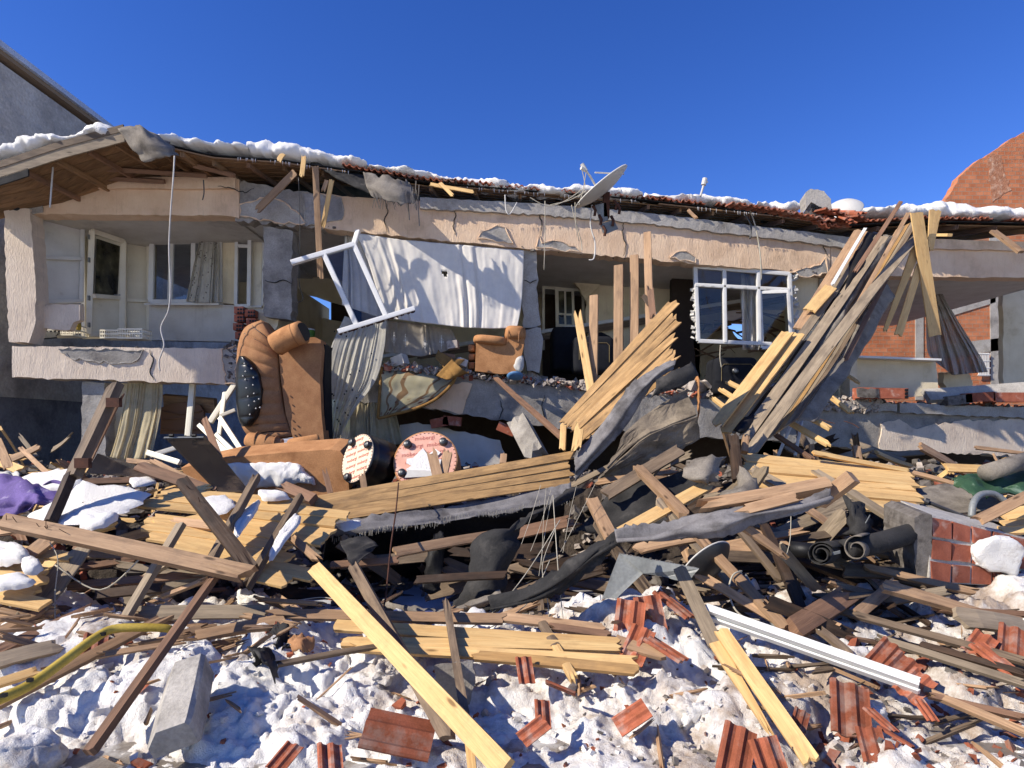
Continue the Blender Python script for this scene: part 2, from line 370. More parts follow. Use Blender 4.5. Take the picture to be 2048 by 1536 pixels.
def sheer(name, c1, dens, pat=0, trans=.35):
    """thin woven cloth: partly see-through, partly translucent"""
    m = NT(name, .9); v = m.coord(); t = m.t
    di = m.nd('BsdfDiffuse', {'Color': hx(c1)}); tr = m.nd('BsdfTranslucent', {'Color': hx(c1)})
    a = m.nd('MixShader', {0: trans, 1: di.outputs[0], 2: tr.outputs[0]})
    tp = m.nd('BsdfTransparent')
    f = m.ramp(m.noise(v, 5 if not pat else 22, 3, .6), [(.35, (dens-.12,)*3), (.65, (min(1, dens+.12),)*3)])
    mx = m.nd('MixShader', {0: f, 1: tp.outputs[0], 2: a.outputs[0]})
    t.links.new(mx.outputs[0], m.n['Material Output'].inputs[0]); return m.m
M['curtain'] = sheer('white_curtain_cloth', '#ebe5da', 1.0, trans=.3)
M['lace'] = sheer('grey_white_lace', '#d8d3c6', .8, trans=.45); M['lace_warm'] = sheer('cream_lace', '#dccfae', .72, trans=.5); M['lace_thin'] = sheer('thin_grey_net', '#b3aa9e', .8)
M['felt_woven'] = mottled('grey_woven_sacking', '#85817f', '#625e5d', 6, .95, '#3d3a38', (.5, .75), 3., .5, 110, .003, scale=(1, 1, 1))
def glassm():
    m = NT('window_glass'); g = m.nd('BsdfGlossy', {'Roughness': .03, 'Color': (.8, .8, .8, 1)}); t = m.nd('BsdfTransparent', {'Color': (.86, .87, .87, 1)})
    lw = m.nd('Fresnel', {'IOR': 1.5}); f = m.nd('Math', {0: lw.outputs[0], 1: .0}, operation='ADD')
    x = m.nd('MixShader', {0: f.outputs[0], 1: t.outputs[0], 2: g.outputs[0]}); m.t.links.new(x.outputs[0], m.n['Material Output'].inputs[0]); return m.m
M['glass'] = glassm()
def frosted():
    m = NT('obscured_glass', .12); v = m.coord(); m.to(m.ramp(m.noise(v, 3.5, 4), [(.35, hx('#1d1b14')), (.6, hx('#4a4632')), (.75, hx('#77715a'))]), 'Base Color')
    m.b.inputs['Specular IOR Level'].default_value = .5; m.bump(m.noise(v, 20, 2), .3, .01); return m.m
M['frost'] = frosted()
def brickwall(name, c1, c2, mo, sx, bw=.24, bh=.135):
    m = NT(name, .9); tc = m.nd('TexCoord').outputs['UV']
    b = m.nd('TexBrick', {'Vector': tc, 'Color1': hx(c1), 'Color2': hx(c2), 'Mortar': hx(mo), 'Scale': 1., 'Mortar Size': .011, 'Mortar Smooth': .3, 'Brick Width': bw, 'Row Height': bh, 'Bias': 0.})
    n = m.noise(tc, 2., 7, .65); c = m.mix(1., b.outputs[0], m.ramp(n, [(.3, (.7, .68, .66)), (.7, (1.1, 1.08, 1.05))]), 'MULTIPLY')
    c = m.mix(m.ramp(m.noise(tc, 5., 6, .7), [(.62, BW[0]), (.72, (.7,)*3)]), c, hx('#b29a86'))
    m.to(c, 'Base Color')
    h = m.nd('Math', {0: b.outputs[1], 1: -1.}, operation='MULTIPLY').outputs[0]
    m.bump(m.nd('Math', {0: h, 1: m.noise(tc, 30, 4)}, operation='ADD').outputs[0], .8, .02); return m.m
M['farbrick'] = brickwall('far_orange_brickwork', '#c98058', '#b56c46', '#a98a72', 1)
# ================================================================ SETTING: ground, heap
def heightfield(name, Ys, s, fn, m, smooth=True, off=0.):
    Yg, sg = np.meshgrid(Ys, s, indexing='ij'); Xg = sg*(Yg+off); Z = fn(Xg, Yg)
    mb = MB(); nu, nv = Z.shape
    me = bpy.data.meshes.new(name); co = np.stack([Xg, Yg, Z], -1).reshape(-1, 3)
    i = np.arange(nu*nv).reshape(nu, nv); q = np.stack([i[:-1, :-1], i[:-1, 1:], i[1:, 1:], i[1:, :-1]], -1).reshape(-1, 4)
    me.vertices.add(len(co)); me.vertices.foreach_set('co', co.ravel())
    me.loops.add(q.size); me.loops.foreach_set('vertex_index', q.ravel().astype(np.int32))
    me.polygons.add(len(q)); me.polygons.foreach_set('loop_start', np.arange(0, q.size, 4, dtype=np.int32))
    me.update(calc_edges=True); me.validate()
    me.polygons.foreach_set('use_smooth', [smooth]*len(q)); me.materials.append(m)
    o = bpy.data.objects.new(name, me); COL.objects.link(o); ALL.append(o); return o
_pY = [2., 3.0, 3.4, 3.8, 4.4, 5.2, 6.2, 7., 8., 9.5, 10.5, 14.]; _pZ = [-.01, .0, .05, .15, .27, .42, .68, .85, 1.02, 1.16, 1.2, 1.2]
def heapz(x, y):
    """slope of the heap; a dark hollow opens under the hanging roof panels"""
    z = np.interp(y, _pY, _pZ)
    hol = np.exp(-((y-6.3)/1.35)**4)*np.exp(-((x-(-.75))/2.5)**4)
    hol2 = np.exp(-((y-6.6)/1.2)**4)*np.exp(-((x-2.1)/1.6)**4)
    hol3 = np.exp(-((y-5.5)/.5)**4)*np.exp(-((x+3.3)/1.)**4)
    return z*(1-.86*hol)*(1-.6*hol2)*(1-.5*hol3)
def snowz(x, y):
    b = heapz(x, y)-.06
    b = b+.05*fbm(x*1.1, y*1.1, 0, 3)
    edge = np.clip((y-2.4-.25*vn(x*.9, 3.)-.12*vn(x*2.7, 9.))/.5, 0, 1)                     # melts to wet ground in front
    melt = np.exp(-((x-.28)/.45)**2-((y-3.0)/.5)**2)+np.exp(-((x-1.15)/.3)**2-((y-3.1)/.3)**2)
    edge = edge*(1-.85*np.clip(melt, 0, 1))
    wx, wy = x+.07*fbm(x*5, y*5, 1, 3), y+.07*fbm(x*5, y*5, 5, 3)
    calm = np.clip(fbm(x*.9+4, y*.9, 2, 2)*1.3+.55, .12, 1)
    l = 1.1*lumps(wx, wy, .55, .45, 1, .5)+calm*(.9*lumps(wx+3, wy, .24, .4, 11, .6)+.45*lumps(wx, wy+5, .1, .3, 21, .7)+.2*lumps(wx+2, wy+5, .045, .3, 31, .9))
    rid = np.abs(fbm(x*3.1, y*3.1, 3, 4)); r2 = np.abs(fbm(x*11+3*vn(x*2, y*2), y*11, 3, 4)); r3 = np.abs(fbm(x*31, y*31, 6, 3))
    z = b*np.clip(edge*1.3, .1, 1)+edge*(.10*rid+.05*fbm(x*2.3, y*2.3, 7, 4)+l*.75-.085+.032*r2+.007*r3)-.06*(1-edge)+.006*fbm(x*16, y*16, 4, 4)
    zp = np.interp(y, _pY, _pZ); h = np.where(z > zp, .12*np.tanh((z-zp)/.12), z-zp); return zp+h
tag(heightfield('trodden_snow', np.geomspace(2.0, 5.6, 330), np.linspace(-1.55, 1.55, 820), snowz, M['snow'], off=.15), kind='structure')
def mud(x, y): return -.055+.012*fbm(x*3, y*3, 0, 4)
M['mud'] = mottled('icy_mud', '#8f8578', '#6e6459', 3, .28, '#b5b2ad', (.5, .65), 4, .5, 14, .02, sp=.5)
tag(heightfield('muddy_street', np.linspace(1.2, 4.5, 120), np.linspace(-1.6, 1.6, 200), mud, M['mud'], off=1.), kind='structure')
tag(heightfield('unseen_snow_street', np.linspace(-30, 1.6, 70), np.linspace(-1, 1, 90), lambda x, y: -.03-.05*np.clip((y-.6)/1, 0, 1)+.03*fbm(x, y, 0, 3), M['snow_clean'], off=40), kind='structure')  # unseen snow behind the camera, added to bounce light onto the house front
def soilz(x, y):
    return heapz(x, y)-.30+.10*fbm(x*1.2, y*1.2, 8, 3)+lumps(x, y, .3, .5, 41, .45)+lumps(x, y, .12, .6, 51, .6)*.8
tag(heightfield('rubble_mound', np.linspace(4.5, 11.9, 150), np.linspace(-1.5, 1.5, 420), soilz, M['soil'], False), kind='structure')
g = MB(); g.grid([[(x, y, -.075) for x in np.linspace(-400, 400, 9)] for y in np.linspace(-300, 900, 9)])
tag(g.build('ground', mottled('far_ground', '#8c847a', '#6b6259', .4, .95, '#c9cbd0', (.45, .6), .12)), kind='structure')

# ================================================================ NEIGHBOURS
nb = thing('neighbour_house', 'tall grey rendered house rising past the left end of the ruined house', 'house', (-10, 16, 0))
x0 = -9.95
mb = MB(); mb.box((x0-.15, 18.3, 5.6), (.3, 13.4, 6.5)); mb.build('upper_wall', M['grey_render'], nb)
mb = MB(); mb.box((x0-.16, 18.3, 1.17), (.28, 13.4, 2.36)); mb.build('lower_wall', M['dark_lower_wall'], nb)  # lower part of the same wall, coloured darker and bluer
mb = MB(); mb.box((x0-4.2, 11.47, 4.42), (8., .26, 8.86)); mb.box((x0-4.2, 25, 4.42), (8., .28, 8.86)); mb.build('end_wall', M['grey_render'], nb)
mb = MB(); mb.box((x0-4.2, 18.2, 8.99), (8.6, 14.4, .09)); mb.build('roof_soffit', M['wood_old'], nb)
mb = MB(); mb.box((x0-4.2, 18.2, 9.1), (8.75, 14.6, .12)); mb.build('metal_roof_edge', mottled('pale_blue_roof_metal', '#a9b2c4', '#98a2b6', 2, .45, None, bump=.05), nb)
# sloping render ledge and loose clods at the wall foot come with the rubble

def tri_wall(name, px, Y, th, m, parent, uvscale=1.):
    """wall standing at distance Y whose outline is given by image points"""
    pts = [P(a, b, Y) for a, b in px]; mb = MB(); mb.poly(pts, th)
    mb.uv[0] = [((p.x), (p.z)) for p in pts]
    for i, f in enumerate(mb.f[1:], 1): mb.uv[i] = [((mb.v[k][0]+mb.v[k][1]), mb.v[k][2]) for k in f]
    return mb.build(name, m, parent)
bb = thing('brick_building', 'unplastered orange brick building with a leaning gable behind the right end', 'building', (17, 20, 0))
tri_wall('gable_wall', [(1560, 1000), (1560, 760), (1700, 640)]+jag([(1880, 425), (1897, 392), (1925, 348), (1960, 318), (2000, 293), (2060, 258), (2140, 205)], 2.5, 9, 5, False)+[(2300, 330), (2300, 1000)], 20.5, .3, M['farbrick'], bb)
pt = MB(); pt.poly([P(a, b, 20.5)-V((0, .012, 0)) for a, b in jag([(1975, 318), (1985, 305), (2000, 312), (2005, 335), (2012, 355), (2022, 380), (1985, 405), (1976, 360)], 3, 8)], .02)
pt.build('worn_patch', mottled('worn_brick_patch', '#b98263', '#a06b4d', 9, .95, '#c9a78c', (.5, .7), 8, .8, 20, .03), bb)
fr = MB()
for q in ([(1876, 600), (1990, 585), (1990, 605), (1876, 640)], [(1978, 470), (1999, 470), (2002, 800), (1981, 800)], [(1830, 600), (1846, 600), (1846, 800), (1830, 800)],
          [(1876, 690), (2100, 665), (2100, 690), (1876, 715)]): fr.poly([P(a, b, 20.5)-V((0, .03, 0)) for a, b in q], .05)
fr.build('concrete_frame', M['concrete_light'], bb)
wf = MB()
for k in range(7): wf.box(P(1958+k*3.2, 729, 20.4), (.03, .03, .78))
for k in range(4): wf.box(P(1968, 708+k*14, 20.39), (.42, .03, .03))
wf.build('window_grille', M['pvc'], bb)

# ================================================================ THE RUINED HOUSE
hs = thing('collapsed_house', 'ruined two storey peach house with open rooms, sagging snow covered roof', 'house', (0, 14, 0))
def sample(tab, x0, x1, st): return [x0]+[x for x in np.arange(x0+st, x1-st*.4, st)]+[x1]
def band(name, T, B, m, x0, x1, off=0, th=.3, amp=0, st=25, seed=1, parent=None, offb=None):
    """front member of the house between two image lines, th deep"""
    r = random.Random(seed); rows = []; mb = MB()
    for x in sample(T, x0, x1, st):
        y = FY(x)+off; t, b = ip(T, x)+r.uniform(-amp, amp)*.5, ip(B, x)+r.uniform(-amp, amp)
        a, c = P(x, t, y), P(x, b, y); o = V((0, th, 0))
        rows.append([a, (a+c)/2+V((0, r.uniform(-amp, amp)*.002, 0)), c, c+o, a+o])
    n = len(rows); mb.grid([r_[::-1] for r_ in rows], True)
    mb.f.append([0, 1, 2, 3, 4]); mb.f.append([(n-1)*5+k for k in range(5)][::-1]); mb.uv += [[(0, 0)]*5]*2
    return mb.build(name, m, parent or hs, fixn=True)
BT = [(20, 356), (470, 357), (620, 384), (700, 394), (1060, 412), (1300, 432), (1700, 480), (2120, 489)]
BB = [(20, 427), (440, 431), (600, 450), (700, 462), (1045, 497), (1390, 527), (1580, 543), (1720, 551), (2120, 557)]
band('lintel_beam', BT, BB, M['plaster'], 36, 478, 0, .32, 1.2, 11, seed=2)
band('lintel_beam', BT, BB, M['plaster'], 640, 1660, 0, .32, 2., 11, seed=3)
band('lintel_beam', BT, BB, M['plaster'], 1661, 2120, .02, .32, 1.2, 11, seed=4)
band('broken_beam_core', [(a, b+3) for a, b in BT], [(470, 440), (520, 445), (580, 450), (645, 455)], M['concrete'], 470, 648, .03, .27, 5, 9, 5)
UP = lambda t, d: [(a, b+d) for a, b in t]
band('cornice', UP(BT, -3), UP(BT, 20), M['plaster'], 30, 470, -.07, .1, .8, seed=6)
band('cornice', UP(BT, -6), UP(BT, 16), M['concrete_light'], 840, 1700, -.08, .1, 2, 9, seed=7)
band('cornice', UP(BT, -5), UP(BT, 14), M['plaster'], 1702, 2120, -.05, .1, 2, seed=8)
FT = [(16, 692), (450, 697), (640, 725), (790, 738), (1180, 778), (1420, 795), (1700, 806), (2120, 818)]
FB = [(16, 755), (450, 768), (640, 795), (830, 815), (1130, 858), (1400, 872), (1700, 895), (2120, 918)]
band('floor_beam', FT, FB, M['plaster_pink'], 24, 452, -.02, .45, 2, 12, 9)
band('floor_beam', UP(FT, 3), FB, M['concrete'], 453, 1560, .06, .4, 4, 12, 10)
band('floor_beam', UP(FT, 6), FB, M['concrete'], 1561, 2120, .1, .4, 4, 12, 11)
def patch(name, pts, m, off=-.012, th=.03, amp=3, st=9, seed=1, parent=None):
    mb = MB(); mb.poly([P(a, b, FY(a)+off) for a, b in jag(pts, amp, st, seed)], th)
    o = mb.build(name, m, parent or hs, fixn=True)
    if name == 'plaster_scar':
        q = [P(a, b, FY(a)+off-.004) for a, b in jag(pts, amp, st, seed)]; rm = MB(); rm.tube(q+[q[0]], lambda t: .012+.007*math.sin(t*90+seed), 5); rm.build('broken_rim', M['concrete_light'] if m != M['concrete_light'] else M['plaster'], o)
    return o
C, CL, PL, PK = M['concrete'], M['concrete_light'], M['plaster'], M['plaster_pink']
patch('plaster_scar', [(118, 698), (285, 700), (280, 715), (262, 726), (180, 722), (140, 715)], C, -.035, seed=3)
patch('plaster_scar', [(30, 385), (75, 382), (82, 405), (85, 425), (34, 425)], C, seed=4)
patch('plaster_scar', [(442, 697), (472, 690), (474, 770), (452, 766)], CL, -.03, seed=5)
patch('plaster_scar', [(955, 476), (968, 462), (995, 450), (1010, 455), (1020, 475), (1026, 487)], CL, seed=6)
patch('plaster_scar', [(1073, 495), (1078, 470), (1085, 486), (1120, 482), (1150, 493), (1162, 505)], CL, seed=7)
patch('plaster_scar', [(1340, 515), (1352, 505), (1372, 503), (1392, 515), (1392, 525)], CL, -.014, seed=8)
patch('plaster_scar', [(1580, 545), (1640, 530), (1652, 515), (1656, 545), (1620, 555)], CL, -.014, seed=9)
patch('plaster_scar', [(604, 385), (682, 396), (688, 430), (672, 442), (612, 452)], M['grey_render'], -.006, seed=10)
patch('plaster_skin', [(835, 768), (880, 764), (945, 768), (940, 785), (932, 800), (925, 827), (880, 820), (836, 812)], PL, .03, .03, seed=11)
patch('plaster_skin', [(1762, 848), (1798, 838), (1835, 858), (1850, 853), (1920, 842), (2040, 838), (2120, 845), (2120, 914), (1760, 900)], PK, .06, .04, seed=12)
patch('slab_crust', [(1800, 806), (2120, 818), (2120, 838), (1800, 826)], CL, -.02, .12, 2, seed=13)
patch('slab_crust', [(1690, 800), (1795, 808), (1795, 824), (1690, 816)], CL, .0, .12, 3, seed=14)
patch('plaster_scar', [(478, 410), (500, 405), (520, 395), (560, 400), (600, 430), (612, 446), (550, 445), (480, 432)], M['concrete_light'], .0, seed=15)
# storey floors and ceilings: deep slabs that follow the sag of the front
def deck(name, T, x0, x1, off, depth, th, m, st=60, dz=0., parent=None):
    rows = []
    for x in sample(T, x0, x1, st):
        a = P(x, ip(T, x), FY(x)+off)+V((0, 0, dz)); b = a+V((0, depth, .0)); d = V((0, 0, -th)); rows.append([a, b, b+d, a+d])
    mb = MB(); mb.grid(rows, True); n = len(rows)
    mb.f += [[0, 1, 2, 3], [(n-1)*4+k for k in (3, 2, 1, 0)]]; mb.uv += [[(0, 0)]*4]*2
    return mb.build(name, m, parent or hs, fixn=True)
deck('floor_slab', FT, 24, 452, .1, 6, .14, M['concrete'], dz=-.015)
deck('floor_slab', FT, 453, 1560, .15, 6, .16, M['concrete'], dz=-.03)
deck('floor_slab', FT, 1561, 2120, .15, 6, .16, M['concrete'], dz=-.05)
deck('ceiling', BB, 36, 470, .3, 5.8, .1, M['inner_white'], dz=.06)
deck('ceiling', BB, 471, 1655, .33, 5.8, .1, M['inner_white'], dz=.09)
deck('ceiling', BB, 1662, 2120, .33, 5.8, .1, M['inner_white'], dz=.07)
deck('attic_slab', BT, 36, 2120, .12, 5.9, .12, M['concrete'], dz=-.06)
def wall(name, pts, Y, m, th=.15, amp=0, seed=1, parent=None, st=12):
    q = jag(pts, amp, st, seed) if amp else pts
    mb = MB(); mb.poly([P(a, b, Y(a) if callable(Y) else Y) for a, b in q], th); return mb.build(name, m, parent or hs, fixn=True)
YB = 16.3
# rear walls of the rooms, with the holes through which sky and the brick house show
def zr(px_front, py):  # helper: unchanged image row
    return py
wall('rear_wall', [(440, 452), (590, 452), (590, 640), (440, 640)], YB, M['inner'])
wall('rear_wall', [(580, 470), (720, 480), (720, 622), (690, 612), (640, 596), (582, 578)], YB-.3, M['inner'], amp=2)
wall('rear_wall', [(580, 622), (625, 630), (664, 640), (720, 650), (720, 800), (580, 790)], YB-.3, M['inner'])
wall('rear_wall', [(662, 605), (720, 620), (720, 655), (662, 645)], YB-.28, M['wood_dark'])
wall('rear_wall', [(720, 480), (1083, 505), (1083, 830), (720, 800)], YB, M['inner'])
wall('rear_wall', [(1083, 505), (1100, 505), (1100, 830), (1083, 830)], YB, M['inner'])
wall('rear_wall', [(1168, 505), (1400, 530), (1400, 850), (1168, 830)], YB, M['inner'], amp=2)
wall('rear_wall', [(1083, 505), (1168, 505), (1168, 565), (1083, 560)], YB-.01, M['inner'])
wall('rear_wall', [(1380, 530), (1700, 556), (1700, 720), (1502, 702), (1497, 624), (1455, 617), (1380, 620)], YB, M['inner'], amp=2)
wall('rear_wall', [(1380, 640), (1450, 655), (1500, 690), (1700, 700), (1700, 860), (1380, 850)], YB, M['inner'], amp=4)
wall('rear_wall', [(1380, 530), (1448, 530), (1448, 700), (1380, 700)], YB+.02, M['inner'])
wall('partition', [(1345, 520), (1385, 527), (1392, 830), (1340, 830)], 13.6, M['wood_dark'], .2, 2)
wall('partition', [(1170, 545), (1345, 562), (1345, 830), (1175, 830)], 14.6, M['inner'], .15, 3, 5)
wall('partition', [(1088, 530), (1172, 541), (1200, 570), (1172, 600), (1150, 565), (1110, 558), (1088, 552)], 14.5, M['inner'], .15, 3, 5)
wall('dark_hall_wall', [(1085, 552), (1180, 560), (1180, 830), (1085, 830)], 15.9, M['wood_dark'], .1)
# party wall between curtain room and left room, seen edge on
mb = MB(); mb.box((P(575, 560, 13.6).x-.05, 14.6, 3.9), (.16, 4., 2.2)); mb.build('partition', M['inner'], hs)
mb = MB(); mb.box((P(1668, 560, 14).x, 14.8, 3.5), (.16, 3.2, 2.3)); mb.build('partition', M['inner'], hs)
# right room
wall('rear_wall', [(1850, 556), (2120, 560), (2120, 585), (2004, 574), (1880, 590), (1850, 600)], 15.6, M['inner'], amp=1.5)
wall('rear_wall', [(2006, 574), (2120, 580), (2120, 800), (2006, 778)], 15.4, M['inner'], amp=1.5)
wall('parapet_wall', [(1676, 716), (1872, 724), (1876, 775), (1886, 790), (1676, 800)], 13.6, M['inner'], .16, 1.5)
mb = MB(); mb.beam(P(1680, 714, 13.5), P(1872, 721, 13.5), .35, .05, (0, 0, 1)); mb.build('window_sill', M['pvc'], hs)
patch('broken_pier', [(1886, 745), (1940, 748), (1945, 775), (1930, 795), (1892, 790)], M['inner'], 1.7, .2, 3, seed=22)
for a, b, w_ in ((1742, 735, .05), (1763, 750, .05), (1790, 800, .07), (1818, 835, .05), (1838, 840, .06)):
    mb = MB(); mb.beam(P(a, 560, 14.6), P(b, 716, 14.4), w_, .06, (0, -1, 0)); mb.build('window_mullion', M['wood_old'] if a > 1780 else M['pvc'], hs)
# columns
def column(pts, off, th, m=C, name='column', amp=2, seed=1):
    mb = MB(); mb.poly([P(a, b, FY(a)+off) for a, b in jag(pts, amp, 10, seed)], th); return mb.build(name, m, hs, fixn=True)
column([(527, 452), (585, 462), (584, 540), (582, 640), (528, 632), (526, 560)], .1, .32, seed=1)
column([(1043, 500), (1072, 497), (1076, 600), (1082, 650), (1046, 655), (1042, 560)], .1, .3, M['concrete_light'], seed=2, amp=3)
column([(1047, 660), (1083, 655), (1084, 700), (1078, 746), (1054, 742), (1047, 700)], .08, .3, M['concrete_light'], seed=3, amp=3)
column([(8, 414), (60, 418), (72, 590), (70, 650), (58, 686), (18, 684), (12, 560)], -.05, .3, PK, seed=4, amp=1.5)
column([(1576, 552), (1640, 556), (1640, 640), (1600, 720), (1580, 690), (1585, 600)], .35, .3, M['inner'], seed=5, amp=2)
column([(1640, 556), (1700, 560), (1700, 700), (1640, 640)], .3, .3, M['concrete'], seed=6, amp=2)
column([(165, 764), (210, 766), (212, 925), (160, 930)], .1, .4, CL, 'ground_floor_pier', 2, 7)
column([(212, 766), (262, 767), (258, 925), (212, 925)], .35, .1, M['inner'], 'ground_floor_wall', 1, 8)
# balcony: panel, door, rear wall, window
pvc, pvcc = M['pvc'], M['pvc_cream']
def frame(px, Ys, w_, m, parent, name='frame', th=.06, n=(0, -1, 0)):
    """closed loop of mitred bars"""
    mb = MB(); n_ = len(px); q = [P(a, b, Ys[i] if hasattr(Ys, '__len__') else Ys) for i, (a, b) in enumerate(px)]
    for i in range(n_): mb.beam(q[i], q[(i+1) % n_], w_, th+.002*(i % 2), n, seg=1)
    return mb.build(name, m, parent)
def pane(px, Ys, m, parent, name='pane', th=.006):
    q = [P(a, b, Ys[i] if hasattr(Ys, '__len__') else Ys) for i, (a, b) in enumerate(px)]
    mb = MB(); mb.poly(q, th); return mb.build(name, m, parent, fixn=True)
pn = pane([(80, 432), (168, 428), (165, 604), (76, 606)], (11.35, 12.0, 12.0, 11.35), pvc, hs, 'balcony_side_panel', .03)
frame([(82, 434), (166, 430), (163, 602), (78, 604)], (11.3, 11.95, 11.95, 11.3), .07, pvc, pn, 'frame', .07, (.6, -1, 0))
mb = MB(); mb.beam(P(84, 515, 11.3), P(162, 518, 11.9), .06, .06, (.6, -1, 0), seg=1); mb.build('rail', pvc, pn)
patch('balcony_parapet', [(62, 608), (160, 610), (160, 640), (146, 645), (140, 660), (66, 656)], PK, .15, .12, 1.5, seed=31)
mb = MB(); mb.beam(P(56, 608, 11.25), P(166, 610, 11.6), .12, .04, (0, -.2, 1), seg=3); mb.build('parapet_coping', PK, hs)
wall('balcony_partition', [(165, 425), (302, 428), (300, 676), (165, 678)], lambda a: 12.35+(a-165)*.006, pvcc, .05)
fm = MB()
for (a, b) in (((168, 428), (168, 676)), ((250, 430), (250, 672)), ((297, 430), (297, 676)), ((250, 600), (297, 602)), ((180, 432), (250, 477)), ((168, 428), (300, 430))):
    fm.beam(P(a[0], a[1], 12.3+(a[0]-165)*.006), P(b[0], b[1], 12.3+(b[0]-165)*.006), .07, .05, (0, -1, 0), seg=1)
fm.build('partition_frame', pvcc, hs)
vt = MB(); vt.tube([P(195, 447, 12.42), P(195, 447, 12.28)], .11, 18); vt.build('vent_hole', M['wood_dark'], hs)
dr = pane([(180, 458), (250, 480), (246, 674), (174, 672)], (11.9, 12.55, 12.55, 11.9), pvcc, hs, 'balcony_door', .03)
frame([(184, 462), (247, 483), (243, 670), (177, 668)], (11.87, 12.5, 12.5, 11.87), .1, pvcc, dr, 'frame', .06, (.6, -1, 0))
pane([(193, 477), (239, 492), (236, 592), (190, 588)], (11.85, 12.44, 12.44, 11.85), M['frost'], dr, 'pane', .02)
mb = MB(); mb.beam(P(188, 592, 11.84), P(238, 596, 12.45), .08, .06, (.6, -1, 0), seg=1); mb.build('rail', pvcc, dr)
mb = MB(); mb.tube([P(240, 590, 12.35), P(240, 590, 12.25), P(228, 590, 12.2)], .012, 6); mb.build('handle', M['metal'], dr)
for y in (474, 520, 596, 650):
    mb = MB(); mb.box(P(178, y, 11.82), (.03, .04, .09)); mb.build('hinge', M['metal'], dr)
YW = 13.0
wall('balcony_rear_wall', [(298, 430), (540, 432), (540, 468), (298, 468)], YW, M['inner'])
wall('balcony_rear_wall', [(298, 606), (540, 612), (536, 685), (298, 680)], YW, M['inner_white'])
wall('balcony_rear_wall', [(298, 468), (306, 468), (304, 606), (298, 606)], YW, M['inner'])
wall('balcony_rear_wall', [(440, 468), (470, 468), (470, 608), (440, 606)], YW-.04, M['inner'], .2)
patch('plaster_scar', [(352, 462), (362, 445), (395, 441), (415, 447), (424, 463)], C, YW-FY(390)-.02, .03, 2, seed=33)
patch('plaster_scar', [(440, 462), (450, 456), (470, 457), (474, 464)], C, YW-FY(450)-.06, .03, 1, seed=34)
wd = frame([(305, 468), (440, 470), (440, 604), (302, 604)], YW-.06, .1, pvc, hs, 'window')
mb = MB()
for a, b in (((344, 470), (340, 604)), ((388, 470), (385, 604)), ((344, 480), (440, 480))): mb.beam(P(*a, YW-.05), P(*b, YW-.05), .09, .06, (0, -1, 0), seg=1)
mb.build('mullion', pvc, wd)
pane([(308, 472), (342, 472), (338, 602), (305, 602)], YW-.02, M['glass'], wd); pane([(346, 482), (386, 482), (384, 602), (342, 602)], YW-.02, M['glass'], wd)
mb = MB(); mb.beam(P(294, 608, YW-.1), P(442, 608, YW-.1), .22, .04, (0, -.2, 1), seg=2); mb.build('sill', pvc, wd)
wd = frame([(474, 470), (526, 474), (524, 612), (472, 612)], YW-.06, .07, pvc, hs, 'window')
mb = MB(); mb.beam(P(500, 472, YW-.2), P(498, 612, YW-.2), .08, .06, (0, -1, 0), seg=1); mb.beam(P(474, 492, YW-.05), P(500, 493, YW-.05), .07, .06, (0, -1, 0), seg=1); mb.build('mullion', pvc, wd)
mb = MB()
for a in range(478, 500, 5): mb.beam(P(a, 568, 16.8), P(a, 612, 16.8), .02, .02, (0, -1, 0), seg=1)
mb.beam(P(474, 568, 16.8), P(502, 568, 16.8), .03, .03, (0, -1, 0), seg=1); mb.build('balcony_rail', M['blue'], hs)
pane([(503, 480), (524, 480), (522, 610), (501, 610)], YW-.1, pvcc, wd, 'sash', .03)
# ceramic parapet stub with hollow bricks beside the upright sofa
hp = thing('brick_pier', 'broken parapet stub of hollow red bricks beside the upright sofa', 'brick pier', P(515, 690, 11.5))
mb = MB(); mb.poly([P(a, b, 11.55) for a, b in jag([(490, 622), (556, 616), (556, 650), (530, 690), (492, 690)], 2, 9)], .18); mb.build('plaster_face', M['inner'], hp, fixn=True)
for k, (a, b) in enumerate(((482, 622), (482, 638), (480, 655), (484, 672), (503, 628), (506, 645), (500, 662))):
    mb = MB(); mb.box(P(a, b, 11.42), (.17, .2, .13), None); bo = mb.build('brick', M['brick'], hp)
    h = MB()
    for i in (-1, 0, 1):
        for j in (-1, 1): h.box(P(a, b, 11.315)+V((i*.05, 0, j*.03)), (.032, .012, .036))
    tag(h.build('brick_holes', M['black'], bo), kind='stuff')

# ---- right window of the middle room
RW = thing('hanging_window', 'white six pane window still hanging under the beam, right of studs', 'window', P(1485, 690, FY(1485)+.1))
yw = FY(1485)+.12
frame([(1390, 534), (1578, 548), (1590, 690), (1558, 694), (1396, 684), (1392, 600)][:1]+[(1578, 548), (1584, 690), (1396, 682)], yw, .075, pvc, RW, 'frame', .08)
mb = MB()
for a, b in (((1448, 540), (1450, 685)), ((1516, 545), (1518, 690)), ((1390, 570), (1578, 580))): mb.beam(P(*a, yw-.01), P(*b, yw-.01), .07, .085, (0, -1, 0), seg=1)
mb.build('mullion', pvc, RW)
for q in ([(1396, 538), (1444, 541), (1445, 568), (1396, 566)], [(1453, 542), (1512, 546), (1512, 573), (1454, 570)], [(1520, 547), (1574, 551), (1575, 578), (1520, 575)],
          [(1396, 575), (1446, 578), (1447, 680), (1398, 678)]): pane(q, yw+.01, M['glass'], RW)
sash = frame([(1520, 585), (1576, 583), (1582, 690), (1524, 696)], (yw, yw-.12, yw-.12, yw), .06, pvc, RW, 'sash', .05)
pane([(1522, 588), (1574, 586), (1580, 686), (1526, 692)], (yw, yw-.12, yw-.12, yw), M['glass'], sash)
